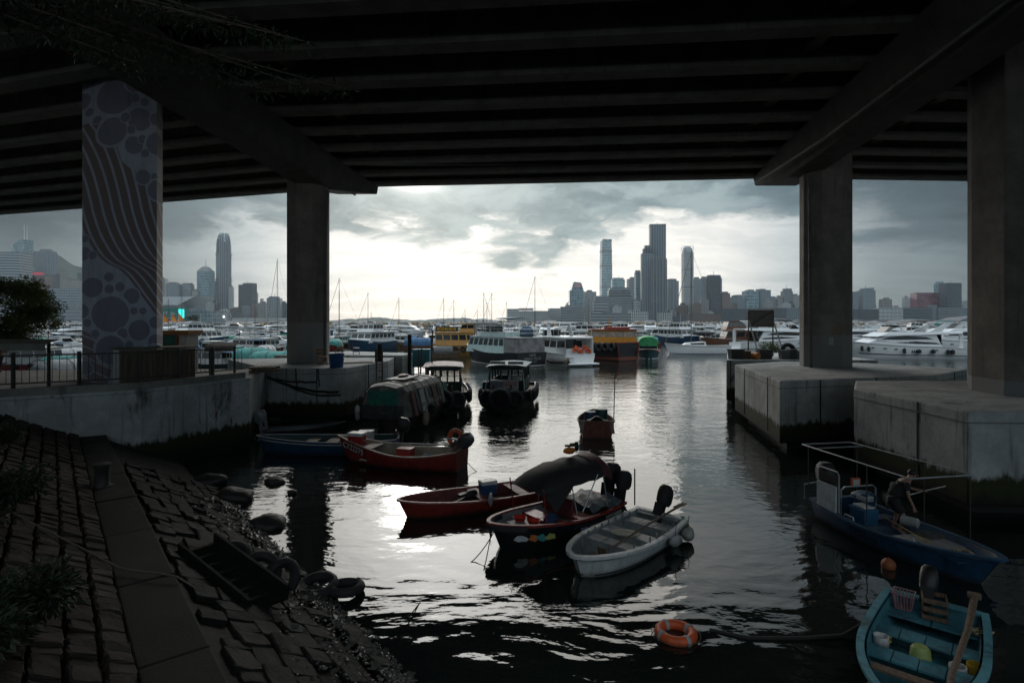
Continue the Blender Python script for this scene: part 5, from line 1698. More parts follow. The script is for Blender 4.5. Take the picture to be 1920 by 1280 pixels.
# mooring lines
LINES = [('thin black line from the bow of the canopy boat into the water, left one', CANB, (1.9, .1, .6), (-1.35, 12.6)), ('thin black line from the bow of the canopy boat into the water, right one', CANB, (1.9, -.1, .55), (-.75, 11.6)),
         ('rope trailing from the outboard of the numbered sampan', SAMP, (-2.7, 0, .5), (-.75, 20.6))]
for lab, b_, p, q in LINES:
    a = W(b_, p)
    t_ = thing('mooring_line', lab, 'rope')
    MB().tube(catenary(a, (q[0], q[1], -.02), .25, 8), .012, 5).build('rope', ROPED, t_)
t_ = thing('mooring_line', 'long slack dark hose floating from the lifebuoy to the turquoise dinghy', 'rope')
yv = depth(1195)
MB().tube([(xat(1340, yv), yv + .25, .0), (xat(1400, yv), yv - .03, .015), (xat(1500, yv), yv - .05, .02), (xat(1580, yv), yv + .02, .03), (xat(1640, yv), yv + .12, .25), W(bt, (-.8, -.78, .5))], .035, 6).build('rope', ROPED, t_)
# ------------------------------------------------------------------ work boats by the left platform
TARP_G = pm('green_tarp', (.015, .15, .10), .65, var=.3, bump=.4)
TARP_T = pm('teal_tarp', (.05, .22, .20), .65, var=.3, bump=.3)
TARP_B = pm('blue_tarp', (.02, .09, .20), .65, var=.3, bump=.3)
TARP_W = pm('grey_tarp', (.34, .35, .36), .65, var=.25, bump=.3)
TARP_K = pm('dark_plastic_sheet', (.035, .035, .037), .4, var=.5, bump=.5)
SHEET = pm('patched_sheet', (.20, .185, .165), .55, var=.5, scale=1.6, bump=.5, dirt=.6, dirtcol=(.05, .045, .04))
DKGREEN = pm('dark_green_cabin', (.010, .028, .022), .55, dirt=.4)
RUSTHULL = pm('rusty_hull', (.045, .024, .018), .7, var=.5, dirt=.6)
ORPAINT = pm('orange_cabin_paint', (.50, .21, .02), .5, dirt=.2)
YEL = pm('ochre_boat_paint', (.48, .26, .08), .55, var=.12, dirt=.4, dirtcol=(.16, .09, .04))
BRN = pm('varnished_wood', (.13, .055, .03), .45, var=.3, dirt=.3)
MINT = pm('pale_mint_paint', (.45, .58, .56), .5, dirt=.2)
CLEARSHEET = pm('clear_screen', (.28, .27, .27), .3, var=.35, scale=1.2, alpha=.75)


def face_quad(a, b, c, d_, u0, u1, v0, v1):
    a, b, c, d_ = map(Vector, (a, b, c, d_))
    f = lambda u, v: (a.lerp(b, u)).lerp(d_.lerp(c, u), v)
    return f(u0, v0), f(u1, v0), f(u1, v1), f(u0, v1)


def house(parent, x0, x1, w0, z0, z1, mat, fs=.2, bs=.0, tp=.9, win=None, wmat=None, roof=None, name='cabin', nwin=(4, 2), ov=.12, y0=0.0, wv=(.45, .85)):
    """cabin with raked front and back and windows set proud on its sides, front and back; roof overhangs"""
    h = z1 - z0
    b = [(x0, -w0 / 2 + y0, z0), (x1, -w0 / 2 + y0, z0), (x1, w0 / 2 + y0, z0), (x0, w0 / 2 + y0, z0)]
    w1 = w0 * tp
    t_ = [(x0 + bs * h, -w1 / 2 + y0, z1), (x1 - fs * h, -w1 / 2 + y0, z1), (x1 - fs * h, w1 / 2 + y0, z1), (x0 + bs * h, w1 / 2 + y0, z1)]
    o = MB().loft([b, t_]).build(name, mat, parent)
    wm = wmat or GLASSD
    faces = [(b[0], b[1], t_[1], t_[0], nwin[0]), (b[2], b[3], t_[3], t_[2], nwin[0]), (b[1], b[2], t_[2], t_[1], nwin[1]), (b[3], b[0], t_[0], t_[3], nwin[1])]
    for (p, q_, r_, s_, n) in faces:
        for i in range(n):
            g = .06 / max(1, n) + .02
            MB().panel(*face_quad(p, q_, r_, s_, (i + g * n * .5) / n, (i + 1 - g * n * .5) / n, *wv), .015).build('window', wm, o)
    if roof is not None:
        MB().box(t_[0][0] - ov, t_[1][0] + ov, -w1 / 2 - ov + y0, w1 / 2 + ov + y0, z1, z1 + .08).build('roof', roof, o)
    return o


def decked(parent, H, hullm, deckm, dz=.12, rimm=None, boot=None):
    H.shell().build('hull', hullm, parent, smooth=True, fix=True)
    rings = [[(H.x(u, 1), max(.01, H.half(u) - .04), H.sheer(u) - dz), (H.x(u, 1), -max(.01, H.half(u) - .04), H.sheer(u) - dz)] for u in H.us()]
    MB().loft(rings, False, False, False).build('deck', deckm, parent, fix=True)
    H.rim(.10, .07).build('gunwale', rimm or hullm, parent, fix=True)
    if boot:
        H.band(.02, .14, .015).build('boot_stripe', boot, parent, fix=True)


# tarpaulin sampan
hd = math.atan2(.97, .20)
bt = thing('covered_boat', 'boat covered by a patched tarpaulin shelter with a green front panel', 'boat', (-5.75, 31.0, 0), hd + math.pi, 'work boats beside the left platform')
H = Hull(6.2, 2.7, .95, .75, 1.0, .85, 2.4, .7, .3, .3)
H.shell().build('hull', RUSTHULL, bt, smooth=True, fix=True)
H.rim(.1, .07).build('gunwale', WOOD, bt, fix=True)
secs = []
for x, k, up in ((3.0, .80, -.05), (2.6, .94, .02), (1.3, 1.0, .06), (0, 1.0, .02), (-1.3, 1.0, .05), (-2.6, .96, .0)):
    hw = 1.42 * k
    secs.append([(x, hw, .78), (x, hw * .99, 1.2), (x, hw * .80, 1.95 + up), (x, hw * .62, 2.28 + up), (x, 0, 2.42 + up), (x, -hw * .62, 2.28 + up), (x, -hw * .80, 1.95 + up), (x, -hw * .99, 1.2), (x, -hw, .78)])
mb = MB().loft(secs, False, True, True)
mb.build('tarpaulin', SHEET, bt, fix=True)
fx = 3.03
for (y0, y1, z0, z1, mt, nm) in ((-.78, .80, 1.40, 2.10, TARP_G, 'green_panel'), (-1.08, 1.08, .70, 1.38, TARP_K, 'plastic_curtain')):
    rings = []
    for i in range(13):
        y = y0 + (y1 - y0) * i / 12
        sw = .03 * math.sin(i * 1.9) + .02 * math.sin(i * 4.1)
        rings.append([(fx + .02 + sw * .3, y, z1 + .02 * math.sin(i * 2)), (fx + .05 + sw * .6, y, (z0 + z1) / 2), (fx + .06 + sw, y, z0 + .04 * math.sin(i * 1.3))])
    MB().loft(rings, False, False, False).build(nm, mt, bt, smooth=True)
for side in (1, -1):
    for i in range(9):
        x = 2.5 - i * .62
        mt = (REDIN, TARP_K, PALEPLY, SHEET, TARP_K, WOOD, TARP_K, SHEET, TARP_G)[i]
        a = [(x, side * 1.45, .80 + .12 * (i % 2)), (x - .56, side * 1.45, .80), (x - .56, side * 1.18, 1.97), (x, side * 1.18, 1.97)]
        if side < 0:
            a = [a[1], a[0], a[3], a[2]]
        MB().panel(*a, .02 + .008 * (i % 3)).build('side_sheet', mt, bt, fix=True)
    for i in range(6):
        x = 2.4 - i * .95
        MB().tube([(x, side * 1.5, .75), (x, side * 1.22, 2.0), (x, side * .9, 2.36), (x, 0, 2.5)], .02, 5).build('lashing', ROPE, bt)
    MB().tube([(2.9, side * 1.16, 2.04), (-2.6, side * 1.2, 2.06)], .03, 5).build('lath', WOOD, bt)
MB().box(-.6, 1.6, -.55, .5, 2.47, 2.53).build('roof_board', PALEPLY, bt)
t_ = thing('float', 'flat red float on the roof of the tarpaulin covered boat', 'float', W(bt, (.2, -.1, 2.53)), hd)
MB().ball((0, 0, .07), .55, .25, .08, 14, 6).build('body', REDP, t_, smooth=True)
fender(W(bt, (2.9, -1.42, .95)), 'long white fender at the left front corner of the tarpaulin boat', .13, .7)
fender(W(bt, (1.4, 1.62, .55)), 'brown cylinder fender on the right side of the tarpaulin boat', .16, .75, PLY)
fender(W(bt, (.4, 1.6, .9)), 'round dark fender at the right side of the tarpaulin boat', .2, .5, TYRE)


def tug(label, front, rz, name, cab, roofcol, variant):
    L, B = 8.6, 3.2
    c_ = Vector(front) - Vector((math.cos(rz), math.sin(rz))) * L / 2
    bt = thing(name, label, 'boat', (c_.x, c_.y, 0), rz, 'work boats beside the left platform')
    H = Hull(L, B, 1.0, .95, 1.35, .85, 3.0, .6, .35, .5)
    decked(bt, H, RUSTHULL, WOOD, .18, BLKP)
    # wheelhouse of posts and panels, open windows let the light through
    x0, x1, w_, z0, zs, z1 = -2.4, 1.4, 2.25, .85, 1.65, 2.62
    wall_m = cab
    MB().box(x0, x1, w_ / 2 - .04, w_ / 2, z0, zs).build('cabin_side', wall_m, bt)
    MB().box(x0, x1, -w_ / 2, -w_ / 2 + .04, z0, zs).build('cabin_side', wall_m, bt)
    MB().box(x1 - .04, x1, -w_ / 2 + .045, w_ / 2 - .045, z0, zs).build('cabin_front', wall_m, bt)
    MB().box(x0, x0 + .04, -w_ / 2 + .045, -.35, z0, zs).build('cabin_back', wall_m, bt)
    for z_ in (zs, z1 - .22):
        for s_ in (-1, 1):
            MB().box(x0, x1, s_ * (w_ / 2 - .03) - .035, s_ * (w_ / 2 - .03) + .035, z_, z_ + (.06 if z_ == zs else .22)).build('window_rail', wall_m, bt)
        for xx in (x0, x1):
            MB().box(xx - .035, xx + .035, -w_ / 2 + .075, w_ / 2 - .075, z_, z_ + (.06 if z_ == zs else .22)).build('window_rail', wall_m, bt)
    for x in (x0, -1.1, .15, x1):
        for s_ in (-1, 1):
            MB().box(x - .05, x + .05, s_ * (w_ / 2 - .03) - .055, s_ * (w_ / 2 - .03) + .055, z0, z1).build('post', wall_m, bt)
    ypos = (-.36, .36) if variant else (-.62, -.2, .25, .7)
    for xx in (x0, x1):
        for y in ypos:
            MB().box(xx - .045, xx + .045, y - .05, y + .05, zs, z1).build('window_post', wall_m, bt)
    rf = [[(x0 - .3, y, z1 + .02 + .10 * (1 - (y / 1.3) ** 2)) for y in (-1.3, -.7, 0, .7, 1.3)], [(x1 + .35, y, z1 + .02 + .10 * (1 - (y / 1.3) ** 2)) for y in (-1.3, -.7, 0, .7, 1.3)]]
    mb = MB().loft(rf, False, False, False)
    mb.loft([[(x, y, z - .06) for x, y, z in r] for r in rf], False, False, False)
    mb.build('roof', roofcol, bt, smooth=True)
    # tyres: a big one on the bow, smaller along the sides
    tyre_mesh(bt, (L / 2 + .05, 0, .85), Matrix.Rotation(R(78), 3, 'Y'), .52, .19, 'bow_tyre')
    tyre_mesh(bt, (L / 2 - .35, .85, .85), Matrix.Rotation(R(35), 3, 'Z') @ Matrix.Rotation(R(80), 3, 'Y'), .42, .16, 'bow_tyre')
    tyre_mesh(bt, (L / 2 - .35, -.85, .85), Matrix.Rotation(R(-35), 3, 'Z') @ Matrix.Rotation(R(80), 3, 'Y'), .42, .16, 'bow_tyre')
    for s_ in (-1, 1):
        for i in range(6):
            u = .14 + i * .12
            p = H.pt(u, s_, .75)
            tyre_mesh(bt, p + Vector((0, s_ * .14, 0)), Matrix.Rotation(R(90), 3, 'X'), .30, .12, 'side_tyre')
    for x, y in ((3.3, .55), (3.3, -.55)):
        MB().tube([(x, y, .9), (x, y, 1.65)], .07).build('bitt', WOOD, bt)
    MB().tube([(2.2, 1.25, 1.2), (1.4, 1.05, 2.55)], .035).build('stay', PALEPLY, bt)
    MB().tube([(2.2, -1.25, 1.2), (1.4, -1.05, 2.55)], .035).build('stay', PALEPLY, bt)
    return bt, H


bt, H = tug('dark work boat with open wheelhouse and a huge bow tyre, next to the platform', (-4.05, 33.2), R(-84), 'work_boat', DKGREEN, pm('pinkish_roof_sheet', (.36, .27, .26), .6, dirt=.5), 0)
for i, (x, y, l) in enumerate(((1.0, 1.45, 2.6), (.6, 1.55, 3.2), (.2, 1.5, 2.9), (-.3, 1.6, 3.4))):
    t_ = thing('pole', ('bamboo pole standing at the left of the open wheelhouse, nearest', 'tallest bamboo pole left of the open wheelhouse', 'bamboo pole left of the open wheelhouse, leaning inward', 'bamboo pole left of the open wheelhouse, farthest back')[i], 'pole', W(bt, (x + 2.0, -y + .1, .6)), 0, 'poles by the work boats')
    MB().tube([(0, 0, 0), ((i - 1.5) * .10, 0, l)], .035, 6).build('cane', WOOD, t_)
t_ = thing('crate', 'grey box lid tied on the foredeck of the boat next to the platform', 'box', W(bt, (2.2, -.2, 1.2)), R(6))
MB().box(-.5, .5, -.7, .7, 0, .42).build('body', pm('dark_box', (.06, .06, .06), .6), t_, bevel=.02)
MB().cbox((.45, 0, .36), (.12, 1.5, .22), rx=.05).build('cloth', pm('dirty_cloth', (.22, .20, .18), .8), t_)
bt, H = tug('dark work boat with white roof rolls and tyres, right of its twin', (-.72, 33.9), R(-97), 'work_boat', DKGREEN, pm('blue_roof_edge', (.08, .16, .20), .6), 1)
for y, lab in ((.55, 'white rolled awning on the roof of the right work boat, left roll'), (-.62, 'white rolled awning on the roof of the right work boat, right roll')):
    t_ = thing('awning_roll', lab, 'awning', W(bt, (1.5, -y, 2.86)), bt.rotation_euler.z)
    MB().lathe([(.05, -.5), (.10, -.46), (.10, .46), (.05, .5)], 10, (0, 0, 0), Matrix.Rotation(R(90), 3, 'X')).build('cloth', WHITE, t_, smooth=True)
t_ = thing('cargo_box', 'grey box with white banner and red lettering on the right work boat', 'box', W(bt, (2.3, .1, 1.2)), bt.rotation_euler.z)
MB().box(-.45, .45, -.95, .75, 0, .62).build('body', pm('grey_box', (.20, .21, .22), .6, dirt=.4), t_, bevel=.02)
MB().box(.46, .475, -.15, .75, .12, .70).build('banner', PALEPLY, t_)
lettering('福星號', .30, pm('sign_red', (0, 0, 0)), t_, (.485, .30, .42), (0, 1, 0), (0, 0, 1))
t_ = thing('tub', 'blue drum left of the wheelhouse on the right work boat', 'drum', W(bt, (1.2, -1.35, .8)))
MB().lathe([(.24, 0), (.27, .1), (.27, .7), (.2, .8)], 14).build('body', BLUEB, t_, smooth=True)
MB().torus((0, 0, .45), .275, .015, None, 14, 5).build('hoop', BLUEB, t_)

# ------------------------------------------------------------------ single boats across the open water
# ochre two-deck boat with sign
y_ = 91
bt = thing('ochre_boat', 'ochre two deck boat with a row of yellow characters on a dark board', 'boat', (xat(878, y_), y_, 0), R(-6))
H = Hull(11.5, 3.6, 1.9, 1.75, 2.3, .85, 2.5, .6, .9, .6)
decked(bt, H, pm('ochre_hull', (.24, .14, .045), .6, dirt=.4, dirtcol=(.07, .04, .02)), YEL, .1, YEL)
H.band(.62, .70, .05).build('rubbing_strake', WOOD, bt, fix=True)
house(bt, -4.9, 1.4, 3.1, 1.7, 3.75, YEL, .12, -.1, .95, nwin=(5, 3), roof=YEL)
house(bt, -1.3, 1.2, 2.7, 3.85, 5.2, YEL, .1, .45, .92, nwin=(2, 2), roof=None, name='wheelhouse')
MB().box(-5.0, -1.35, -1.5, -1.42, 3.86, 4.75).build('name_board', pm('dark_board', (.06, .035, .02), .7), bt)
lettering('歡迎租船海', .62, pm('yellow_letter', (.60, .36, .03), .6), bt, (-3.2, -1.52, 4.28), (1, 0, 0), (0, 0, 1), .02)
MB().box(-.6, 5.0, -1.5, 1.5, 5.3, 5.42).build('awning', WHITE, bt)
for x in (2.0, 4.6):
    for s_ in (-1, 1):
        MB().tube([(x, s_ * 1.35, 2.0), (x, s_ * 1.4, 5.3)], .04).build('awning_post', STEEL_DK, bt)
rings = [[(1.3 + i * .4, -1.42 + .04 * math.sin(i * 2.2), 5.28), (1.3 + i * .4, -1.40 + .10 * math.sin(i * 1.7), 4.2 + .35 * math.sin(i * .8)), (1.3 + i * .4, -1.36, 3.6 + .7 * abs(math.sin(i * .6)))] for i in range(10)]
MB().loft(rings, False, False, False).build('side_curtain', pm('grey_sheet', (0, 0, 0)), bt, smooth=True)
house(bt, 2.0, 4.6, 2.4, 2.1, 3.1, YEL, .9, .2, .85, nwin=(1, 1), name='fore_cabin', roof=None)
for i, u in enumerate((.25, .38, .5)):
    p = H.pt(u, -1, .7)
    tyre_mesh(bt, p + Vector((0, -.12, 0)), Matrix.Rotation(R(90), 3, 'X'), .34, .12, 'side_tyre')
yb = 86
t_ = thing('covered_sampan', 'small sampan with a black arched cover in front of the ochre boat', 'boat', (xat(832, yb), yb, 0), R(25))
H = Hull(5.2, 2.0, .8, .7, 1.0, .8, 2.2, .7, .4, .3)
decked(t_, H, WOOD, WOOD, .1)
MB().loft([[(x, 1.0 * math.cos(a), .7 + 1.15 * math.sin(a)) for a in [math.pi * i / 10 for i in range(11)]] for x in (-1.8, 1.2)], False, False, False).build('arched_cover', TARP_K, t_, smooth=True)
MB().box(-2.2, -1.4, -.5, .4, .7, 1.3).build('locker', TARP_B, t_, bevel=.02)

# black hulled two-deck boat
hd = math.atan2(.80, -.60)
st = Vector((xat(998, 69), 69.0))
L = 14
c_ = st + Vector((math.cos(hd), math.sin(hd))) * L / 2
bt = thing('pleasure_junk', 'two deck white boat with black hull and lettered black stern', 'boat', (c_.x, c_.y, 0), hd)
H = Hull(L, 4.9, 1.75, 1.55, 2.5, .92, 2.6, .6, 1.2, .6)
decked(bt, H, BLKP, PALEPLY, .1, BLKP)
H.band(.04, .12, .02).build('boot_stripe', WHITE, bt, fix=True)
MB().box(-L / 2 - .03, -L / 2 - .004, -2.2, 2.2, .10, .20).build('stern_stripe', WHITE, bt)
lettering('WING YIU II', .48, WHITE, bt, (-L / 2 - .03, 0, .98), (0, -1, 0), (0, 0, 1), .01)
lettering('永耀號', .34, WHITE, bt, (-L / 2 - .03, 0, 1.42), (0, -1, 0), (0, 0, 1), .01)
lettering('HONG KONG', .22, WHITE, bt, (-L / 2 - .03, 0, .62), (0, -1, 0), (0, 0, 1), .01)
house(bt, -4.0, 4.6, 4.3, 1.55, 3.55, MINT, .5, .0, .95, nwin=(7, 3), roof=WHITE, wv=(.48, .90))
MB().box(-6.9, -4.05, -2.05, -2.0, 1.75, 3.5).build('clear_screen', CLEARSHEET, bt)
MB().box(-6.9, -4.05, 2.0, 2.05, 1.75, 3.5).build('clear_screen', CLEARSHEET, bt)
MB().box(-6.95, -6.92, -1.98, 1.98, 1.75, 3.5).build('clear_screen', CLEARSHEET, bt)
MB().box(-7.0, -4.0, -2.15, 2.15, 3.5, 3.6).build('aft_roof', PALEPLY, bt)
for x in (-6.8, -5.4, -4.1, -2.6, -1.0, .6, 2.2):
    for s_ in (-1, 1):
        MB().tube([(x, s_ * 2.0, 3.62), (x, s_ * 2.0, 4.62 if x < .4 else 5.75)], .035, 5).build('rail_post', ALU, bt)
for z_ in (4.1, 4.6):
    for s_ in (-1, 1):
        MB().tube([(-6.8, s_ * 2.0, z_), (2.2, s_ * 2.0, z_)], .03, 5).build('rail', ALU, bt)
    MB().tube([(-6.8, -2.0, z_), (-6.8, 2.0, z_)], .03, 5).build('rail', ALU, bt)
MB().box(-3.6, 1.8, -1.6, 1.6, 3.65, 4.15).build('deck_benches', MINT, bt)
house(bt, 1.0, 3.4, 3.0, 3.65, 5.0, WHITE, .6, 0, .9, nwin=(2, 2), name='wheelhouse')
for x in (-3.8, -.8, 2.2):
    for s_ in (-1, 1):
        MB().tube([(x, s_ * 1.95, 3.62), (x, s_ * 1.95, 5.8)], .04, 5).build('awning_post', ALU, bt)
rings = [[(x, -2.2 + 4.4 * j / 8, 5.85 + .14 * math.sin(math.pi * j / 8) + .08 * math.sin(i * 1.5)) for j in range(9)] for i, x in enumerate((-4.0, -2.6, -1.0, .6, 2.6))]
MB().loft(rings, False, False, False).build('awning', pm('blue_grey_awning', (.06, .115, .15), .7), bt, smooth=True)
t_ = thing('covered_chair', 'dark blue covered hump on the upper deck of the lettered boat', 'cover', W(bt, (-5.4, -.4, 3.62)), hd)
MB().ball((0, 0, .45), .95, .9, .95, 12, 8).build('cloth', pm('navy_cover', (.02, .05, .085), .7), t_, smooth=True)
JUNKB = bt

# white cruiser with life jackets on its stern
hd = math.atan2(.93, -.36)
st = Vector((xat(1088, 70.5), 70.5))
L = 13
c_ = st + Vector((math.cos(hd), math.sin(hd))) * L / 2
bt = thing('motor_yacht', 'white flybridge cruiser stern on with orange life jackets piled aft', 'boat', (c_.x, c_.y, 0), hd)
H = Hull(L, 4.3, 1.5, 1.5, 2.4, .94, 2.8, .6, 1.6, .6)
decked(bt, H, WHITEC, WHITE, .1, WHITEC)
MB().box(-L / 2 - 1.1, -L / 2 + .05, -2.1, 2.1, .22, .40).build('swim_platform', WHITEC, bt, bevel=.05)
house(bt, -3.6, 3.6, 3.9, 1.45, 3.35, WHITEC, .9, .0, .92, nwin=(3, 3), roof=None, wv=(.40, .85))
MB().box(-6.0, 2.6, -2.1, 2.1, 3.37, 3.62).build('flybridge_deck', WHITEC, bt, bevel=.06)
MB().tube([(-6.0, -2.1, 3.62), (2.4, -2.1, 3.62)], .05, 5).build('trim_line', BLUEP, bt)
for x in (-5.8, -4.4, -3.0, -1.6):
    for s_ in (-1, 1):
        MB().tube([(x, s_ * 2.0, 3.62), (x, s_ * 2.0, 4.5)], .03, 5).build('rail_post', ALU, bt)
for s_ in (-1, 1):
    MB().tube([(-5.8, s_ * 2.0, 4.5), (-1.2, s_ * 2.0, 4.5)], .03, 5).build('rail', ALU, bt)
    MB().loft([[(-1.6, s_ * 1.7, 3.6), (-.4, s_ * 1.7, 3.6), (-.4, s_ * 1.62, 3.6), (-1.6, s_ * 1.62, 3.6)], [(-.6, s_ * 1.5, 5.3), (.1, s_ * 1.5, 5.3), (.1, s_ * 1.42, 5.3), (-.6, s_ * 1.42, 5.3)]]).build('arch_leg', WHITEC, bt, fix=True)
MB().box(-2.6, 1.6, -1.7, 1.7, 5.3, 5.42).build('hard_top', WHITEC, bt, bevel=.05)
MB().loft([[(2.0, -1.4, 3.6), (2.6, -1.1, 3.6), (2.6, 1.1, 3.6), (2.0, 1.4, 3.6)], [(1.6, -1.3, 4.4), (2.0, -1.0, 4.4), (2.0, 1.0, 4.4), (1.6, 1.3, 4.4)]]).build('fly_screen', GLASSD, bt)
MB().box(-6.3, -3.7, -1.95, -1.85, 1.5, 3.3).build('aft_panel', WHITE, bt)
MB().box(-3.66, -3.62, -.9, .5, 1.5, 3.2).build('saloon_door', GLASSD, bt)
MB().box(-6.45, -6.4, -.7, 1.9, 1.45, 2.2).build('aft_coaming', WHITE, bt)
for i in range(5):
    MB().box(-6.48 - .22 * i, -6.26 - .22 * i, 1.0, 1.8, 1.30 - .22 * i, 1.36 - .22 * i).build('step', WHITE, bt)
MB().tube([(-7.62, -.4, .4), (-7.62, -.4, -.3)], .03).tube([(-7.62, -.8, .4), (-7.62, -.8, -.3)], .03).build('swim_ladder', ALU, bt)
rr = random.Random(5)
for i in range(9):
    t_ = thing('life_jacket', 'orange life jacket, %s of the row piled on the white cruiser stern' % ('first', 'second', 'third', 'fourth', 'fifth', 'sixth', 'seventh', 'eighth', 'ninth')[i], 'life jacket', W(bt, (-6.6, .9 - i * .27, 2.05 + .25 * math.sin(i * 1.4))), hd + rr.uniform(-.5, .5), 'orange life jackets on the cruiser', None, (rr.uniform(-.3, .3), rr.uniform(-.3, .3)))
    for s_ in (-1, 1):
        MB().cbox((0, s_ * .11, 0), (.12, .18, .55)).build('panel', pm('jacket_orange', (.62, .10, .03), .7), t_, bevel=.04)
    MB().cbox((0, 0, .12), (.135, .36, .05)).build('strap', pm('jacket_strap', (.03, .03, .05), .7), t_)
tnd = thing('inflatable', 'dark inflatable dinghy tied between the lettered boat and the white cruiser', 'boat', (xat(1046, 69), 69.5, .5), hd + .5)
MB().tube([(-1.3, .55, .1), (.6, .55, .1), (1.3, .2, .2), (1.3, -.2, .2), (.6, -.55, .1), (-1.3, -.55, .1)], .22, 8).build('tube', TYRE, tnd, smooth=True)
MB().box(-1.2, .9, -.45, .45, -.02, .04).build('floor', TYRE, tnd)
outboard(tnd, (-1.35, 0, .35), 0, R(30), 1.0, PLY)

# orange cabin ferry with black hull
hd = math.atan2(.80, -.60)
st = Vector((xat(1178, 80), 80.0))
L = 13
c_ = st + Vector((math.cos(hd), math.sin(hd))) * L / 2
bt = thing('ferry_boat', 'black hulled boat with orange cabin, red roof and tyres hung along its side', 'boat', (c_.x, c_.y, 0), hd)
H = Hull(L, 5.0, 2.6, 2.35, 2.9, .92, 2.6, .6, 1.0, .6, flare=.78)
decked(bt, H, BLKP, WOOD, .1, REDP)
H.band(.04, .22, .025).build('boot_stripe', pm('oxide_red', (.16, .05, .03), .6), bt, fix=True)
MB().box(-L / 2 - .04, -L / 2 - .006, -2.05, 2.05, .10, .56).build('stern_boot', pm('oxide_red', (0, 0, 0)), bt)
for s_ in (-1, 1):
    MB().tube([(-L / 2 - .03, s_ * 1.85, .2), (-L / 2 - .03, s_ * 2.28, 2.5)], .06).build('stern_edge', REDP, bt)
MB().tube([(-L / 2 - .03, -2.28, 2.55), (-L / 2 - .03, 2.28, 2.55)], .06).build('stern_edge', REDP, bt)
house(bt, -6.2, -.6, 4.3, 2.5, 4.35, ORPAINT, .05, .0, .98, nwin=(5, 4), roof=REDP, wmat=pm('curtained_glass', (.30, .27, .24), .25, var=.4, scale=2), ov=.25)
MB().box(-5.6, -3.2, -1.4, 1.4, 4.44, 4.75).build('roof_raft', REDP, bt, bevel=.06)
for i in range(8):
    MB().tube([(-6.0 + i * .7, 2.1, 4.44), (-6.0 + i * .7, 2.1, 4.85)], .03, 5).build('roof_rail_post', REDP, bt)
MB().tube([(-3.0, .2, 4.4), (-3.0, .2, 6.0)], .07).build('mast', ORPAINT, bt)
for i in range(9):
    u = .06 + i * .095
    p = H.pt(u, 1, .80)
    tyre_mesh(bt, p + Vector((0, .18, 0)), Matrix.Rotation(R(90), 3, 'X'), .48, .17, 'side_tyre')
house(bt, .5, 3.5, 3.0, 2.5, 3.4, WOOD, .1, .0, .95, nwin=(2, 1), name='fore_cargo', roof=pm('pale_roof', (.36, .33, .30), .6))

# teal sampan with green cover beside it
yb = 83
t_ = thing('covered_sampan', 'teal hulled sampan with bright green cover right of the orange cabin boat', 'boat', (xat(1217, yb), yb + 1, 0), R(-100))
H = Hull(7.5, 3.4, 1.35, 1.2, 1.6, .8, 2.2, .7, .6, .4)
decked(t_, H, pm('dark_teal_hull', (.015, .06, .065), .5), PALEPLY, .1, REDP)
H.band(.05, .22, .02).build('boot_stripe', WHITE, t_, fix=True)
rings = [[(x, 1.35 * math.cos(a), 2.0 + (1.35 + .12 * math.sin(x * 3)) * (max(0, math.sin(a)) ** .45)) for a in [math.pi * i / 12 for i in range(13)]] for x in (-2.8, -1.6, -.4, .8, 2.0)]
MB().loft(rings, False, True, True).build('cover', pm('bright_green_tarp', (.02, .20, .07), .6, var=.5, bump=.4), t_, smooth=True)
house(t_, -2.6, 1.9, 2.7, 1.2, 2.1, PALEPLY, 0, 0, 1.0, nwin=(2, 1))
MB().box(-2.9, 2.2, -1.75, 1.75, 1.2, 1.27).build('side_deck', REDP, t_)


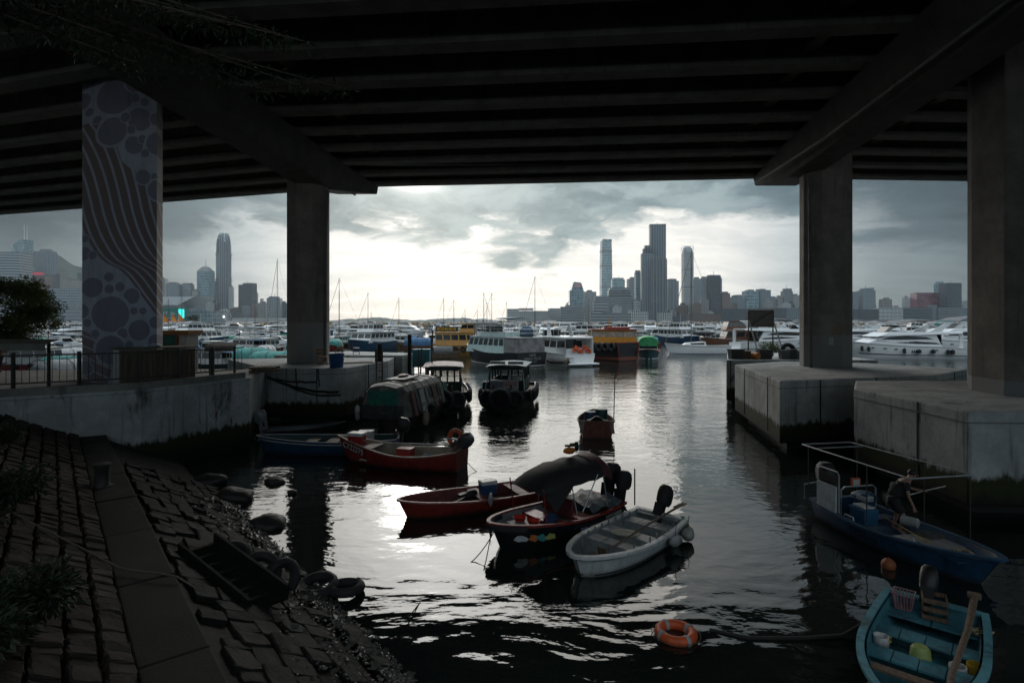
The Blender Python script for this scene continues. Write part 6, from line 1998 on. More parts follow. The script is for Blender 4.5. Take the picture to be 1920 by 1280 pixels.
# ------------------------------------------------------------------ marina fleet: one of each kind, then copies
def sailboat(name, label, loc, rz, L=10.5, mast=15.0, hullm=None, cover=None, group=None):
    bt = thing(name, label, 'sailboat', loc, rz, group)
    H = Hull(L, L * .31, 1.0, .95, 1.25, .72, 2.0, .85, .9, .5)
    decked(bt, H, hullm or WHITEC, WHITE, .06, WHITE)
    H.band(.05, .13, .02).build('boot_stripe', BLUEP, bt, fix=True)
    MB().loft([[(-1.4, -.95, .95), (2.4, -.6, 1.05), (2.4, .6, 1.05), (-1.4, .95, .95)], [(-1.3, -.75, 1.45), (1.9, -.4, 1.30), (1.9, .4, 1.30), (-1.3, .75, 1.45)]]).build('coachroof', WHITE, bt, bevel=.05)
    for s_ in (-1, 1):
        MB().panel(*([(-1.0, -.88, 1.12), (1.2, -.72, 1.15), (1.2, -.66, 1.28), (-1.0, -.82, 1.32)] if s_ < 0 else [(1.2, .72, 1.15), (-1.0, .88, 1.12), (-1.0, .82, 1.32), (1.2, .66, 1.28)]), .015).build('window', GLASSD, bt)
    MB().tube([(.9, 0, 1.2), (.9, 0, 1 + mast)], [.085, .055], 6).build('mast', pm('mast_alloy', (.10, .095, .09), .5), bt)
    MB().tube([(.9, 0, 2.1), (-3.2, 0, 2.2)], .07, 6).build('boom', ALU, bt)
    MB().ball((-1.2, 0, 2.32), 2.1, .16, .24, 10, 6).build('sail_cover', cover or BLUEP, bt, smooth=True)
    MB().tube([(.9, 0, 1 + mast * .98), (L / 2 - .2, 0, 1.35)], .045, 5).build('furled_jib', pm('jib_cover', (.16, .14, .13), .7), bt)
    MB().tube([(.9, 0, 1 + mast), (-L / 2 + .1, 0, 1.1)], .016, 4).build('backstay', STEEL_DK, bt)
    for k in (.35, .66):
        MB().tube([(.9, -.85 * (1.2 - k), 1 + mast * k), (.9, .85 * (1.2 - k), 1 + mast * k)], .025, 4).build('spreader', STEEL_DK, bt)
    for s_ in (-1, 1):
        MB().tube([(.9, 0, 1 + mast * .97), (.9, s_ * .85 * .54, 1 + mast * .66), (.9, s_ * .85 * .85, 1 + mast * .35), (.7, s_ * L * .15, 1.0)], .014, 4).build('shroud', STEEL_DK, bt)
    return bt


def cruiser(name, label):
    """small white cabin cruiser, 9 m"""
    bt = thing(name, label, 'boat')
    H = Hull(9, 3.0, 1.15, 1.15, 1.7, .9, 2.6, .62, 1.2, .5)
    decked(bt, H, WHITEC, WHITE, .06, WHITEC)
    H.band(.30, .36, .02).build('side_line', BLUEP, bt, fix=True)
    MB().sprism([(-1.6, 1.1), (3.0, 1.45), (1.9, 1.95), (1.3, 2.05), (.5, 2.75), (-1.4, 2.75)], -1.15, 1.15).build('cabin', WHITEC, bt, bevel=.08)
    for s_ in (-1, 1):
        mb = MB().sprism([(-1.2, 1.95), (.95, 2.05), (.45, 2.6), (-1.2, 2.6)], s_ * 1.165 - .012, s_ * 1.165 + .012)
        mb.build('window', GLASSD, bt)
    MB().panel((1.28, -1.0, 2.08), (1.28, 1.0, 2.08), (.56, 1.0, 2.72), (.56, -1.0, 2.72), .02).build('windscreen', GLASSD, bt)
    for s_ in (-1, 1):
        MB().tube([(-1.6, s_ * 1.1, 2.7), (-1.9, s_ * 1.05, 3.5), (-.4, s_ * 1.0, 3.65)], .05, 5).build('arch', WHITEC, bt)
    MB().box(-3.6, .1, -1.15, 1.15, 3.62, 3.69).build('top', BLKP, bt, bevel=.03)
    for s_ in (-1, 1):
        MB().tube([(-3.5, s_ * 1.1, 1.1), (-3.5, s_ * 1.1, 3.62)], .03, 5).build('top_post', ALU, bt)
    MB().tube([(H.x(u, 1), H.half(u) - .05, H.sheer(u) + .55) for u in (.5, .7, .85, .95, .99)] + [(H.x(u, 1), -H.half(u) + .05, H.sheer(u) + .55) for u in (.99, .95, .85, .7, .5)], .022, 4).build('bow_rail', ALU, bt)
    return bt


def big_yacht(name, label, loc=(0, 0, 0), rz=0.0, group=None, scale=None):
    """sleek flybridge motor yacht, 18 m"""
    bt = thing(name, label, 'boat', loc, rz, group, scale)
    H = Hull(18, 4.9, 1.5, 1.9, 2.75, .92, 3.0, .6, 2.4, .8)
    decked(bt, H, WHITEC, WHITE, .06, WHITEC)
    H.band(.30, .35, .03, 0, .93).build('side_line', BLKP, bt, fix=True)
    MB().box(-10.2, -8.9, -2.2, 2.2, .30, .55).build('swim_platform', WHITEC, bt, bevel=.06)
    MB().sprism([(-5.6, 1.7), (5.6, 2.2), (4.4, 2.75), (2.6, 3.3), (1.0, 3.75), (-4.6, 3.75)], -1.95, 1.95).build('saloon', WHITEC, bt, bevel=.12)
    MB().loft([[(3.9, -2.05, 3.3), (-8.2, -2.2, 3.72), (-8.2, 2.2, 3.72), (3.9, 2.05, 3.3)], [(2.2, -1.9, 3.95), (-8.4, -2.1, 4.02), (-8.4, 2.1, 4.02), (2.2, 1.9, 3.95)]]).build('flybridge_deck', WHITEC, bt, bevel=.08, fix=True)
    for s_ in (-1, 1):
        MB().sprism([(3.9, 2.85), (2.2, 3.25), (-.2, 3.45), (-3.2, 3.25), (-4.2, 2.95), (.5, 2.85)], s_ * 1.965 - .015, s_ * 1.965 + .015).build('saloon_window', GLASSD, bt)
        MB().sprism([(1.2, 2.45), (-1.6, 2.62), (-4.6, 2.42), (-5.2, 2.2), (-2.0, 2.25)], s_ * 1.97 - .015, s_ * 1.97 + .015).build('lower_window', GLASSD, bt)
        for i in range(4):
            p = H.pt(.52 - i * .018, s_, .62)
            MB().cbox((p.x, p.y + s_ * .01, p.z), (.16, .05, .5)).build('side_vent', GLASSD, bt)
        for u in (.82, .74, .66, .30):
            p = H.pt(u, s_, .72)
            MB().cbox((p.x, p.y, p.z), (.5, .06, .14)).build('porthole', GLASSD, bt, bevel=.02)
        MB().loft([[(-5.2, s_ * 2.0, 3.95), (-3.6, s_ * 2.0, 3.95), (-3.6, s_ * 1.85, 3.95), (-5.2, s_ * 1.85, 3.95)], [(-6.9, s_ * 1.9, 5.3), (-6.2, s_ * 1.9, 5.35), (-6.2, s_ * 1.75, 5.35), (-6.9, s_ * 1.75, 5.3)]]).build('radar_arch_leg', WHITEC, bt, fix=True)
        MB().tube([(7.2, s_ * 1.2, 3.3), (3.5, s_ * 2.1, 2.9), (-1, s_ * 2.4, 2.6)], .025, 4).build('side_rail', ALU, bt)
    MB().box(-7.2, -5.9, -1.95, 1.95, 5.3, 5.42).build('radar_arch', WHITEC, bt, bevel=.05)
    MB().loft([[(1.9, -1.5, 3.95), (2.3, -1.0, 3.95), (2.3, 1.0, 3.95), (1.9, 1.5, 3.95)], [(1.0, -1.5, 4.7), (1.4, -1.0, 4.75), (1.4, 1.0, 4.75), (1.0, 1.5, 4.7)]]).build('fly_screen', GLASSD, bt)
    rings = [[(x, -1.8 + 3.6 * j / 8, z + .16 * math.sin(math.pi * j / 8)) for j in range(9)] for x, z in ((1.3, 5.1), (0, 5.55), (-2.0, 5.72), (-4.2, 5.62), (-5.4, 5.4))]
    MB().loft(rings, False, False, False).build('bimini', pm('grey_bimini', (.13, .13, .135), .7), bt, smooth=True)
    for x in (.6, -1.5, -3.6):
        for s_ in (-1, 1):
            MB().tube([(x - .5, s_ * 1.75, 3.95), (x, s_ * 1.75, 5.5)], .025, 4).build('bimini_pole', ALU, bt)
    MB().box(-8.5, -8.0, 1.7, 1.9, 1.4, 3.7).build('aft_pillar', WHITEC, bt)
    MB().box(-5.62, -5.57, -1.7, 1.6, 1.8, 3.6).build('aft_door', GLASSD, bt)
    MB().tube([(H.x(u, 2), H.half(u) - .05, H.sheer(u) + .6) for u in (.55, .7, .85, .95, .99)] + [(H.x(u, 2), -H.half(u) + .05, H.sheer(u) + .6) for u in (.99, .95, .85, .7, .55)], .025, 4).build('bow_rail', ALU, bt)
    return bt, H


def junk(name, label):
    """two-deck pleasure junk, 15 m"""
    bt = thing(name, label, 'boat')
    H = Hull(15, 4.8, 1.9, 1.7, 2.4, .9, 2.6, .6, 1.2, .6)
    decked(bt, H, WHITEC, WHITE, .1, WHITE)
    house(bt, -6.5, 4.0, 4.3, 1.6, 3.6, WHITE, .5, 0, .95, nwin=(6, 3), roof=WHITE, wv=(.45, .85), ov=.3)
    house(bt, -2.5, 2.0, 3.4, 3.7, 5.2, WHITE, .5, .1, .9, nwin=(3, 3), roof=WHITE, wv=(.4, .85), name='upper_cabin')
    for z_ in (4.2, 4.7):
        MB().tube([(-2.4, 2.0, z_), (-6.5, 2.0, z_), (-6.5, -2.0, z_), (-2.4, -2.0, z_)], .035, 4).build('rail', ALU, bt)
    MB().tube([(-.5, 0, 5.2), (-.5, 0, 7.6)], .05, 5).build('mast', ALU, bt)
    return bt


def tarp_sampan(name, label):
    bt = thing(name, label, 'boat')
    H = Hull(7, 2.5, .85, .75, 1.15, .8, 2.2, .7, .5, .3)
    decked(bt, H, WOOD, WOOD, .08)
    rings = []
    rr2 = random.Random(1)
    for x, k in ((-2.9, .9), (-1.8, 1.0), (-.6, .97), (.6, 1.0), (1.8, .92), (2.3, .7)):
        rings.append([(x + rr2.uniform(-.05, .05), 1.2 * k * math.cos(a), .75 + 1.5 * k * max(0, math.sin(a)) ** .7 + rr2.uniform(-.05, .05)) for a in [math.pi * i / 12 for i in range(13)]])
    MB().loft(rings, False, True, True).build('tarpaulin', TARP_T, bt, smooth=True)
    for x in (-2.0, 0, 2.0):
        MB().tube([(x, 1.24 * math.cos(a), .78 + 1.54 * max(0, math.sin(a)) ** .7) for a in [math.pi * i / 8 for i in range(9)]], .03, 4).build('hoop', ROPE, bt)
    return bt


def cabin_boat(name, label):
    bt = thing(name, label, 'boat')
    H = Hull(8.5, 2.8, 1.0, .9, 1.35, .85, 2.4, .65, .6, .4)
    decked(bt, H, WHITE, WOOD, .1, BLUEB)
    house(bt, -2.8, 1.2, 2.2, .85, 2.55, WHITE, .15, 0, .95, nwin=(3, 2), roof=PALEPLY)
    MB().box(-4.0, -2.7, -1.15, 1.15, 2.3, 2.36).build('aft_awning', TARP_B, bt)
    for s_ in (-1, 1):
        MB().tube([(-3.9, s_ * 1.1, .9), (-3.9, s_ * 1.1, 2.3)], .03, 4).build('awning_post', ALU, bt)
    MB().tube([(.4, 0, 2.6), (.4, 0, 4.4)], .035, 5).build('mast', STEEL_DK, bt)
    for u in (.3, .5, .7):
        for s_ in (-1, 1):
            tyre_mesh(bt, H.pt(u, s_, .8) + Vector((0, s_ * .1, 0)), Matrix.Rotation(R(90), 3, 'X'), .24, .09, 'side_tyre')
    return bt


# the white sailing yacht in open water
y_ = 96
sb = sailboat('sailing_yacht', 'white sailing yacht lying broadside with tall mast and brown furled jib', (xat(1306, y_), y_, 0), R(180), 10.8, 10.6, WHITEC, BLKP)
sb.scale = (1, 1, 1.5)
MB().loft([[(-4.6, -1.2, 1.9), (-4.6, 1.2, 1.9)], [(-1.2, -1.3, 2.35), (-1.2, 1.3, 2.35)], [(-.9, -1.2, 1.9), (-.9, 1.2, 1.9)]], False, False, False).build('spray_hood', BLKP, sb)
# right hand yachts
fleet_n = {}
by, BH = big_yacht('motor_yacht', 'large white motor yacht with black fenders and grey bimini between the right columns', (xat(1692, 84), 85.5, 0), R(178))
for i, (u, r_, l) in enumerate(((.90, .2, .8), (.86, .2, .75), (.60, .2, .8), (.47, .3, .6), (.34, .3, .6), (.20, .28, .7), (.16, .28, .7))):
    p = BH.pt(u, 1, .62)
    fender(W(by, p + Vector((0, .3, 0))), 'black fender, %s from the bow of the large yacht' % ('first', 'second', 'third', 'fourth', 'fifth', 'sixth', 'seventh')[i], r_, l, BLKP)
t_ = thing('inflatable', 'grey inflatable tender with blue cover on the swim platform of the large yacht', 'boat', W(by, (-9.6, .3, .75)), R(165))
MB().tube([(-1.2, .5, 0), (.7, .5, .05), (1.4, .15, .2), (1.4, -.15, .2), (.7, -.5, .05), (-1.2, -.5, 0)], .24, 8).build('tube', pm('hypalon_grey', (.08, .085, .09), .6), t_, smooth=True)
MB().ball((.1, 0, .28), .8, .4, .22, 10, 6).build('cover', pm('bright_blue_tarp', (.02, .16, .36), .6), t_, smooth=True)
big_yacht('motor_yacht', 'white motor yacht with dark side windows at the far right column', (xat(1800, 97), 98, 0), R(188), None, 1.1)
big_yacht('motor_yacht', 'white motor yacht left of the right column, behind the board on legs', (xat(1480, 104), 106, 0), R(4), None, 1.05)
big_yacht('motor_yacht', 'white yacht just right of the right column, behind the large yacht', (xat(1600, 118), 120, 0), R(185))
big_yacht('motor_yacht', 'white yacht seen past the right column, farther out than the large yacht', (xat(1668, 135), 137, 0), R(10))
big_yacht('motor_yacht', 'white yacht bow on behind the teal banner', (xat(1765, 130), 133, 0), R(150))
t_ = thing('banner', 'teal banner with white characters behind the right yachts', 'banner', (xat(1771, 150), 150, 5.0))
MB().box(-2.6, 2.6, 0, .05, -.5, .7).build('cloth', pm('teal_banner', (.015, .26, .24), .6), t_)
lettering('海天碼頭', .8, WHITE, t_, (0, -.02, .1), (1, 0, 0), (0, 0, 1), .01)
for s_ in (-1, 1):
    MB().tube([(s_ * 2.6, .02, -5.2), (s_ * 2.6, .02, .8)], .06).build('pole', ALU, t_)
# brown wooden junk
y_ = 112
bt = thing('wooden_junk', 'varnished brown wooden two deck boat behind the white sailing yacht', 'boat', (xat(1395, y_), y_, 0), R(176))
H = Hull(17, 4.8, 2.2, 1.9, 2.6, .9, 2.6, .6, 1.0, .6)
decked(bt, H, BRN, BRN, .1, WHITE)
house(bt, -6.8, 4.4, 4.2, 1.8, 3.8, BRN, .4, 0, .95, nwin=(6, 3), roof=PALEPLY, wv=(.4, .85))
house(bt, .2, 4.0, 3.6, 3.9, 5.6, BRN, .4, .0, .92, nwin=(3, 3), roof=WOOD, wv=(.4, .88), name='wheelhouse', wmat=pm('pale_glass', (.10, .11, .115), .3))
for i in range(12):
    for s_ in (-1, 1):
        MB().tube([(-6.6 + i * .6, s_ * 2.1, 3.85), (-6.6 + i * .6, s_ * 2.1, 4.75)], .035, 4).build('rail_post', PALEPLY, bt)
for s_ in (-1, 1):
    MB().tube([(-6.6, s_ * 2.1, 4.75), (0, s_ * 2.1, 4.75)], .035, 4).build('rail', PALEPLY, bt)

# masts that stand against the sky: sailing boats at their moorings
ordw = ['first', 'second', 'third', 'fourth', 'fifth', 'sixth', 'seventh', 'eighth', 'ninth', 'tenth', 'eleventh', 'twelfth', 'thirteenth', 'fourteenth', 'fifteenth', 'sixteenth', 'seventeenth', 'eighteenth', 'nineteenth', 'twentieth', 'twenty first', 'twenty second', 'twenty third', 'twenty fourth', 'twenty fifth', 'twenty sixth', 'twenty seventh', 'twenty eighth', 'twenty ninth', 'thirtieth']
smasts = [(316, 560, 150), (341, 555, 170), (520, 485, 140), (636, 521, 130), (690, 548, 165), (748, 556, 175), (832, 557, 180), (851, 561, 200), (872, 580, 230), (895, 580, 230), (907, 548, 170), (913, 566, 220), (922, 549, 175), (950, 565, 210), (1003, 517, 140), (1104, 560, 190), (478, 562, 170), (568, 560, 190), (403, 560, 180)]
smasts.sort()
rr = random.Random(21)
used = []
for i, (px, py, y_) in enumerate(smasts):
    mz = at(px, py, y_).z
    rz = R(rr.choice((170, 185, 20, -15, 160, 200)))
    sailboat('sailboat', 'moored sailboat with bare mast, %s mast from the left' % ordw[i], (xat(px, y_) - .9 * math.cos(rz), y_ - .9 * math.sin(rz), 0), rz, rr.uniform(9, 11.5), mz - 1.0, WHITEC, rr.choice((BLUEP, BLKP, TARP_G)), 'sailing boats with masts against the sky')
    used.append((xat(px, y_), y_))

protos = {
    'motor_yacht': (big_yacht('motor_yacht', 'x')[0], 18, 'white flybridge motor yacht'),
    'cabin_cruiser': (cruiser('cabin_cruiser', 'x'), 9, 'white cabin cruiser'),
    'pleasure_junk': (junk('pleasure_junk', 'x'), 15, 'white two deck pleasure boat'),
    'covered_sampan': (tarp_sampan('covered_sampan', 'x'), 7, 'tarpaulin covered sampan'),
    'cabin_boat': (cabin_boat('cabin_boat', 'x'), 8.5, 'small cabin work boat'),
}
TC = {'teal': TARP_T, 'blue': TARP_B, 'grey': TARP_W, 'green': TARP_G}
zones = [('left of the mural column', 20, 150, 46), ('between the mural and quay columns', 300, 545, 62), ('between the quay column and the ochre boat', 612, 800, 100),
         ('behind the ochre boat', 800, 925, 112), ('behind the lettered black boat', 925, 1030, 108), ('behind the white cruiser', 1030, 1110, 108),
         ('behind the orange cabin boat', 1110, 1245, 112), ('behind the sailing yacht', 1245, 1350, 135), ('behind the board on legs', 1350, 1510, 140), ('beyond the large yacht', 1590, 1825, 165)]
plan = []
rows = [46, 54, 63, 73, 85, 98, 110, 124, 140, 160, 185, 215, 255, 305, 360]
for y_ in rows:
    for (zn, a, b, ymin) in zones:
        if y_ < ymin:
            continue
        x = xat(a, y_)
        while x < xat(b, y_):
            px_ok = a
            if y_ < 100:
                kind = rr.choices(['covered_sampan', 'cabin_boat', 'cabin_cruiser'], [6, 4, 1])[0]
            elif y_ < 150 and px_ok < 1300:
                kind = rr.choices(['covered_sampan', 'cabin_boat', 'cabin_cruiser', 'pleasure_junk'], [5, 5, 4, .6])[0]
            else:
                kind = rr.choices(['cabin_cruiser', 'pleasure_junk', 'motor_yacht', 'cabin_boat'], [5, 2, 4, 1])[0]
            L = protos[kind][1]
            if rr.random() < .55:
                rz = R(rr.choice((90, -90)) + rr.uniform(-25, 25))
            else:
                rz = R(rr.choice((0, 180)) + rr.uniform(-20, 20))
            wd = abs(math.cos(rz)) * L + abs(math.sin(rz)) * L * .34 + .6
            px = 960 + FPX * (x + wd / 2) / y_
            if a - 5 < px < b + 15:
                plan.append((kind, x + wd / 2, y_ + rr.uniform(-3, 3), rz, px, zn, rr.uniform(.85, 1.05)))
            x += wd * rr.uniform(.80, 1.08 if y_ > 90 else 1.2)
plan.sort(key=lambda p: p[4])
count = {}
seen_kind = set()
col_of = {}
for (kind, x, y_, rz, px, zn, sc) in plan:
    root, L, desc = protos[kind]
    if kind in seen_kind:
        r_ = copy_tree(root, None, y_ > 150)
    else:
        r_ = root
        seen_kind.add(kind)
    r_.location = (x, y_, 0)
    r_.rotation_euler = (0, 0, rz)
    r_.scale = (sc, sc, sc)
    key = desc
    if kind == 'covered_sampan':
        cn = rr.choices(list(TC), [5, 3, 3, 3])[0]
        key = cn + ' ' + desc
        for ch in r_.children:
            if ch.name.startswith('tarpaulin'):
                ch.material_slots[0].link = 'OBJECT'
                ch.material_slots[0].material = TC[cn]
    hullc = rr.choice((None, BLUEB, BRN, WOOD, REDP, DKGREEN)) if kind in ('covered_sampan', 'cabin_boat') else rr.choice((None, None, None, BLUEP))
    if hullc is not None:
        for ch in r_.children:
            if ch.name.startswith('hull'):
                ch.material_slots[0].link = 'OBJECT'
                ch.material_slots[0].material = hullc
    count[(key, zn)] = count.get((key, zn), 0) + 1
    n_ = count[(key, zn)]
    r_['label'] = '%s, %s from left %s' % (key, ordw[min(n_ - 1, 29)], zn)
    r_['group'] = 'boats moored in the marina'
# ------------------------------------------------------------------ things on the quay and platforms
QZ = 2.93
WOODG = pm('grey_board', (.15, .11, .075), .8, var=.4, scale=2, stretch=(5, 5, .5), bump=.5)
hb = thing('timber_hoarding', 'long box of upright dark boards standing behind the quay fence', 'hoarding')
a, b = Vector((xat(224, 21.5), 21.5)), Vector((xat(366, 23.7), 23.7))
tdir = (b - a).normalized()
ndir = Vector((-tdir.y, tdir.x))
n = 22
for i in range(n):
    p = a.lerp(b, (i + .5) / n)
    MB().cbox((p.x, p.y, 3.68), ((b - a).length / n - .012, .03, 1.46 + rr.uniform(-.02, .02)), math.atan2(tdir.y, tdir.x)).build('board', WOODG, hb)
m_ = (a + b) / 2 + ndir * .3
MB().cbox((m_.x, m_.y, 4.47), ((b - a).length + .2, .75, .05), math.atan2(tdir.y, tdir.x), rx=.02).build('lid', WOODG, hb)
e_ = a + ndir * .3
MB().cbox((e_.x, e_.y, 3.68), (.04, .55, 1.5), math.atan2(tdir.y, tdir.x)).build('end_panel', PALEPLY, hb)
t_ = thing('plastic_bag', 'crumpled pale plastic bag on top of the timber hoarding', 'bag', (xat(284, 22.6), 22.7, 4.55))
mb = MB().ball((0, 0, 0), .38, .22, .09, 11, 6)
mb.v = [(x * rr.uniform(.7, 1.2), y * rr.uniform(.7, 1.2), z * rr.uniform(.6, 1.3)) for x, y, z in mb.v]
mb.build('film', pm('pale_film', (.33, .37, .42), .4), t_)
CAPM = pm('grey_brown_metal_cap', (.16, .145, .12), .6, dirt=.4)
for (p0, p1, py, y_, lab) in ((-30, 95, 649, 20.5, 'long grey brown sheet metal cover over the fence at the left edge'), (389, 443, 652, 26.3, 'short grey brown metal cover at the right end of the fence')):
    p, q = at(p0, py, y_), at(p1, py, y_)
    t_ = thing('fence_cover', lab, 'cover', ((p.x + q.x) / 2, y_, p.z), 0, 'sheet metal covers on the fence')
    hw = (q.x - p.x) / 2
    MB().sprism([(-hw, -.14), (hw, -.14), (hw, .10), (-hw, .10)], -.28, -.24).build('front_lip', CAPM, t_)
    MB().loft([[(-hw, -.24, .10), (hw, -.24, .10), (hw, -.24, .07), (-hw, -.24, .07)], [(-hw, .35, .24), (hw, .35, .24), (hw, .35, .21), (-hw, .35, .21)]]).build('top_sheet', CAPM, t_, fix=True)
    for x in (-hw + .1, hw - .1):
        MB().box(x - .04, x + .04, .0, .08, QZ - p.z, .12).build('post', STEEL_DK, t_)
t_ = thing('kiosk', 'small green kiosk with orange brown flat roof right of the mural column', 'kiosk', (xat(316, 29.3), 29.4, QZ))
hz = at(316, 617, 29.4).z - QZ
MB().box(-.42, .30, 0, 1.2, 0, hz - .3).build('green_wall', pm('kiosk_green', (.010, .11, .065), .6), t_)
MB().box(.31, .42, -.02, 1.2, 0, hz - .3).build('corner_post', pm('brown_paint', (.22, .09, .03), .6), t_)
MB().box(.43, .82, .04, 1.2, 0, hz - .3).build('side_wall', PALEPLY, t_)
MB().box(-.5, 1.0, -.12, 1.35, hz - .295, hz - .06).build('roof', pm('kiosk_orange', (.33, .14, .03), .6), t_, bevel=.02)


def chair(label, loc, rz, mat, seatm):
    t_ = thing('chair', label, 'chair', loc, rz, 'wooden chairs on the platforms')
    for x, y in ((-.2, -.19), (-.2, .19), (.2, -.17), (.2, .17)):
        MB().tube([(x * 1.1, y * 1.1, 0), (x, y, .45)], .022, 6).build('leg', mat, t_)
    MB().box(-.23, .23, -.22, .22, .45, .49).build('seat', seatm, t_, bevel=.012)
    for y in (-.19, .19):
        MB().tube([(-.21, y, .45), (-.27, y, .95)], .02, 6).build('back_post', mat, t_)
    for z in (.68, .88):
        MB().cbox((-.245 - (z - .68) * .1, 0, z), (.02, .38, .09)).build('back_slat', mat, t_)
    for y in (-.19, .19):
        MB().tube([(-.21, y, .2), (.21, y, .2)], .014, 5).build('stretcher', mat, t_)
    return t_


CW = pm('chair_wood', (.26, .12, .035), .55)
y_ = 33.0
chair('honey coloured wooden chair beside the quay column', (xat(604, y_), y_, 3.0), R(75), CW, pm('orange_seat', (.36, .11, .03), .6))
chair('dark wooden chair facing right behind the blue tub', (xat(668, 41.5), 41.5, 3.12), R(15), BRN, BRN)
y_ = 31.3
t_ = thing('tub', 'large round blue plastic tub at the front edge of the chair platform', 'tub', (xat(631, y_), y_, 3.0))
MB().lathe([(.34, 0), (.36, .02), (.41, .70), (.435, .72), (.435, .76), (.40, .76), (.33, .06)], 24).build('body', pm('tub_blue', (.010, .075, .22), .4), t_, smooth=True)
MB().torus((0, 0, .55), .405, .012, None, 24, 5).build('rib', pm('tub_blue', (0, 0, 0)), t_)
t_ = thing('flower_pots', 'bunch of faded flowers standing in the blue tub', 'flowers', (xat(634, y_), y_ + .1, 3.72))
for i in range(14):
    x, y, z = rr.uniform(-.3, .3), rr.uniform(-.2, .2), rr.uniform(.12, .4)
    MB().tube([(x * .5, y * .5, -.05), (x, y, z)], .01, 4).build('stem', pm('stem_green', (.04, .08, .02), .7), t_)
    MB().ball((x, y, z), .055, n=7, m=5).build('flower', pm('flower_%d' % (i % 3), ((.45, .12, .10), (.45, .35, .10), (.35, .15, .25))[i % 3], .7), t_)
y_ = 41.2
t_ = thing('locker', 'turquoise plywood locker at the end of the left platform', 'locker', (xat(789, y_), y_, 2.2))
MB().box(-.62, .62, 0, .6, 0, 1.25).build('body', pm('locker_turquoise', (.07, .28, .34), .55, dirt=.3), t_, bevel=.02)
MB().box(-.5, .5, -.015, -.002, .3, .9).build('door', pm('locker_turquoise', (0, 0, 0)), t_)
MB().box(-.66, .66, -.05, .65, 1.25, 1.31).build('lid', pm('locker_turquoise', (0, 0, 0)), t_)
t_ = thing('pallet', 'stack of two timber pallets between the quay wall and the chair platform', 'pallet', (-12.6, 29.0, 2.95), .12)
for k in range(2):
    z = .15 * k
    for i in range(3):
        MB().box(-.62, .62, -.5 + i * .45, -.4 + i * .45, z, z + .09).build('bearer', WOODG, t_)
    for i in range(6):
        MB().box(-.62 + i * .215, -.48 + i * .215, -.55, .55, z + .092, z + .115).build('slat', WOODG, t_)
t_ = thing('gang_plank', 'long weathered plank lying on the chair platform', 'plank', (-9.9, 34.0, 3.02), .5)
MB().box(-1.6, 1.6, -.14, .14, 0, .05).build('board', WOODG, t_)
MB().box(-1.5, -1.4, -.16, .16, .05, .08).build('batten', WOODG, t_)
for i, (px, y_, z0, z1, lean, lab) in enumerate(((712, 35.5, .3, 4.15, .0, 'thick black mooring post against the chair platform'), (768, 40.0, .2, 4.6, 0, 'tall dark mooring post by the turquoise locker'), (700, 34.6, .2, 3.9, .06, 'thin pole left of the thick black mooring post'),
                                               (806, 39.4, .2, 4.9, .05, 'leaning bamboo pole right of the turquoise locker'), (813, 39.0, .2, 4.4, -.04, 'thin bamboo pole crossing the leaning one'))):
    r_ = .14 if i < 2 else .05
    t_ = thing('mooring_post', lab, 'post', (xat(px, y_), y_, 0), 0, 'posts at the left platform')
    MB().tube([(0, 0, z0 - 1.5), (lean * 4, 0, z1)], r_, 8).build('shaft', BLACK if i < 2 else WOOD, t_)
    MB().torus((lean * 3.2, 0, z1 - .7), r_ + .02, .025, None, 12, 5).build('lashing', ROPE, t_)
ld = thing('ladder', 'rough timber ladder fixed to the side of the chair platform', 'ladder', (xat(705, 34.9) + .18, 34.9, 0))
for s_ in (-1, 1):
    MB().tube([(s_ * .22, -.05 * s_, .1), (s_ * .22, -.05 * s_, 3.8)], .045, 6).build('stile', WOOD, ld)
for i in range(8):
    MB().tube([(-.24, 0, .5 + i * .4), (.24, 0, .5 + i * .4)], .03, 5).build('rung', WOOD, ld)
rp = random.Random(9)
for i, (x0, x1, z0, z1, sag, r_, lab) in enumerate(((-13.1, -9.3, 2.55, 1.75, .25, .07, 'thick black rope sagging across the face of the chair platform'), (-12.6, -9.2, 2.45, 1.6, .35, .05, 'second black rope hanging below the thick one on the chair platform'),
                                                  (-13.0, -10.5, 2.5, 2.3, .12, .05, 'short black rope at the left of the chair platform face'), (-11.6, -11.5, 3.0, 1.75, .0, .035, 'rope hanging straight down the chair platform face'), (-10.4, -10.3, 3.0, 2.0, .0, .03, 'thin rope hanging beside the corner of the chair platform'))):
    t_ = thing('rope', lab, 'rope', (0, 0, 0), 0, 'ropes on the chair platform')
    pts = catenary((x0, 30.52, z0), (x1, 30.50, z1), sag, 14)
    pts = [p + Vector((rp.uniform(-.02, .02), rp.uniform(-.05, 0), rp.uniform(-.02, .02))) for p in pts]
    MB().tube(pts, r_, 6).build('strand', ROPED, t_)

# far right platform: board on legs, bins, barrel, plant
y_ = 40.5
t_ = thing('notice_board', 'blank grey board on splayed legs on the farthest pile cap', 'board', (xat(1427, y_), y_, 3.0))
hw = 23 / FPX * y_
zb, zt_ = at(1427, 612, y_).z - 3, at(1427, 582, y_).z - 3
MB().box(-hw, hw, 0, .04, zb, zt_).build('panel', pm('board_back', (.16, .15, .135), .7), t_)
for a_, b_ in (((-hw, zb), (hw, zb)), ((-hw, zt_), (hw, zt_)), ((-hw, zb), (-hw, zt_)), ((hw, zb), (hw, zt_)), ((-hw, zb), (hw, zt_))):
    MB().tube([(a_[0], -.03, a_[1]), (b_[0], -.03, b_[1])], .04, 5).build('frame_bar', WOOD, t_)
for s_ in (-1, 1):
    MB().tube([(s_ * hw, .03, zt_), (s_ * hw, .1, 0)], .05, 6).build('leg', WOOD, t_)
    MB().tube([(s_ * hw, -.02, zb + .4), (s_ * hw + .38, -.9, 0)], .05, 6).build('brace', PALEPLY, t_)
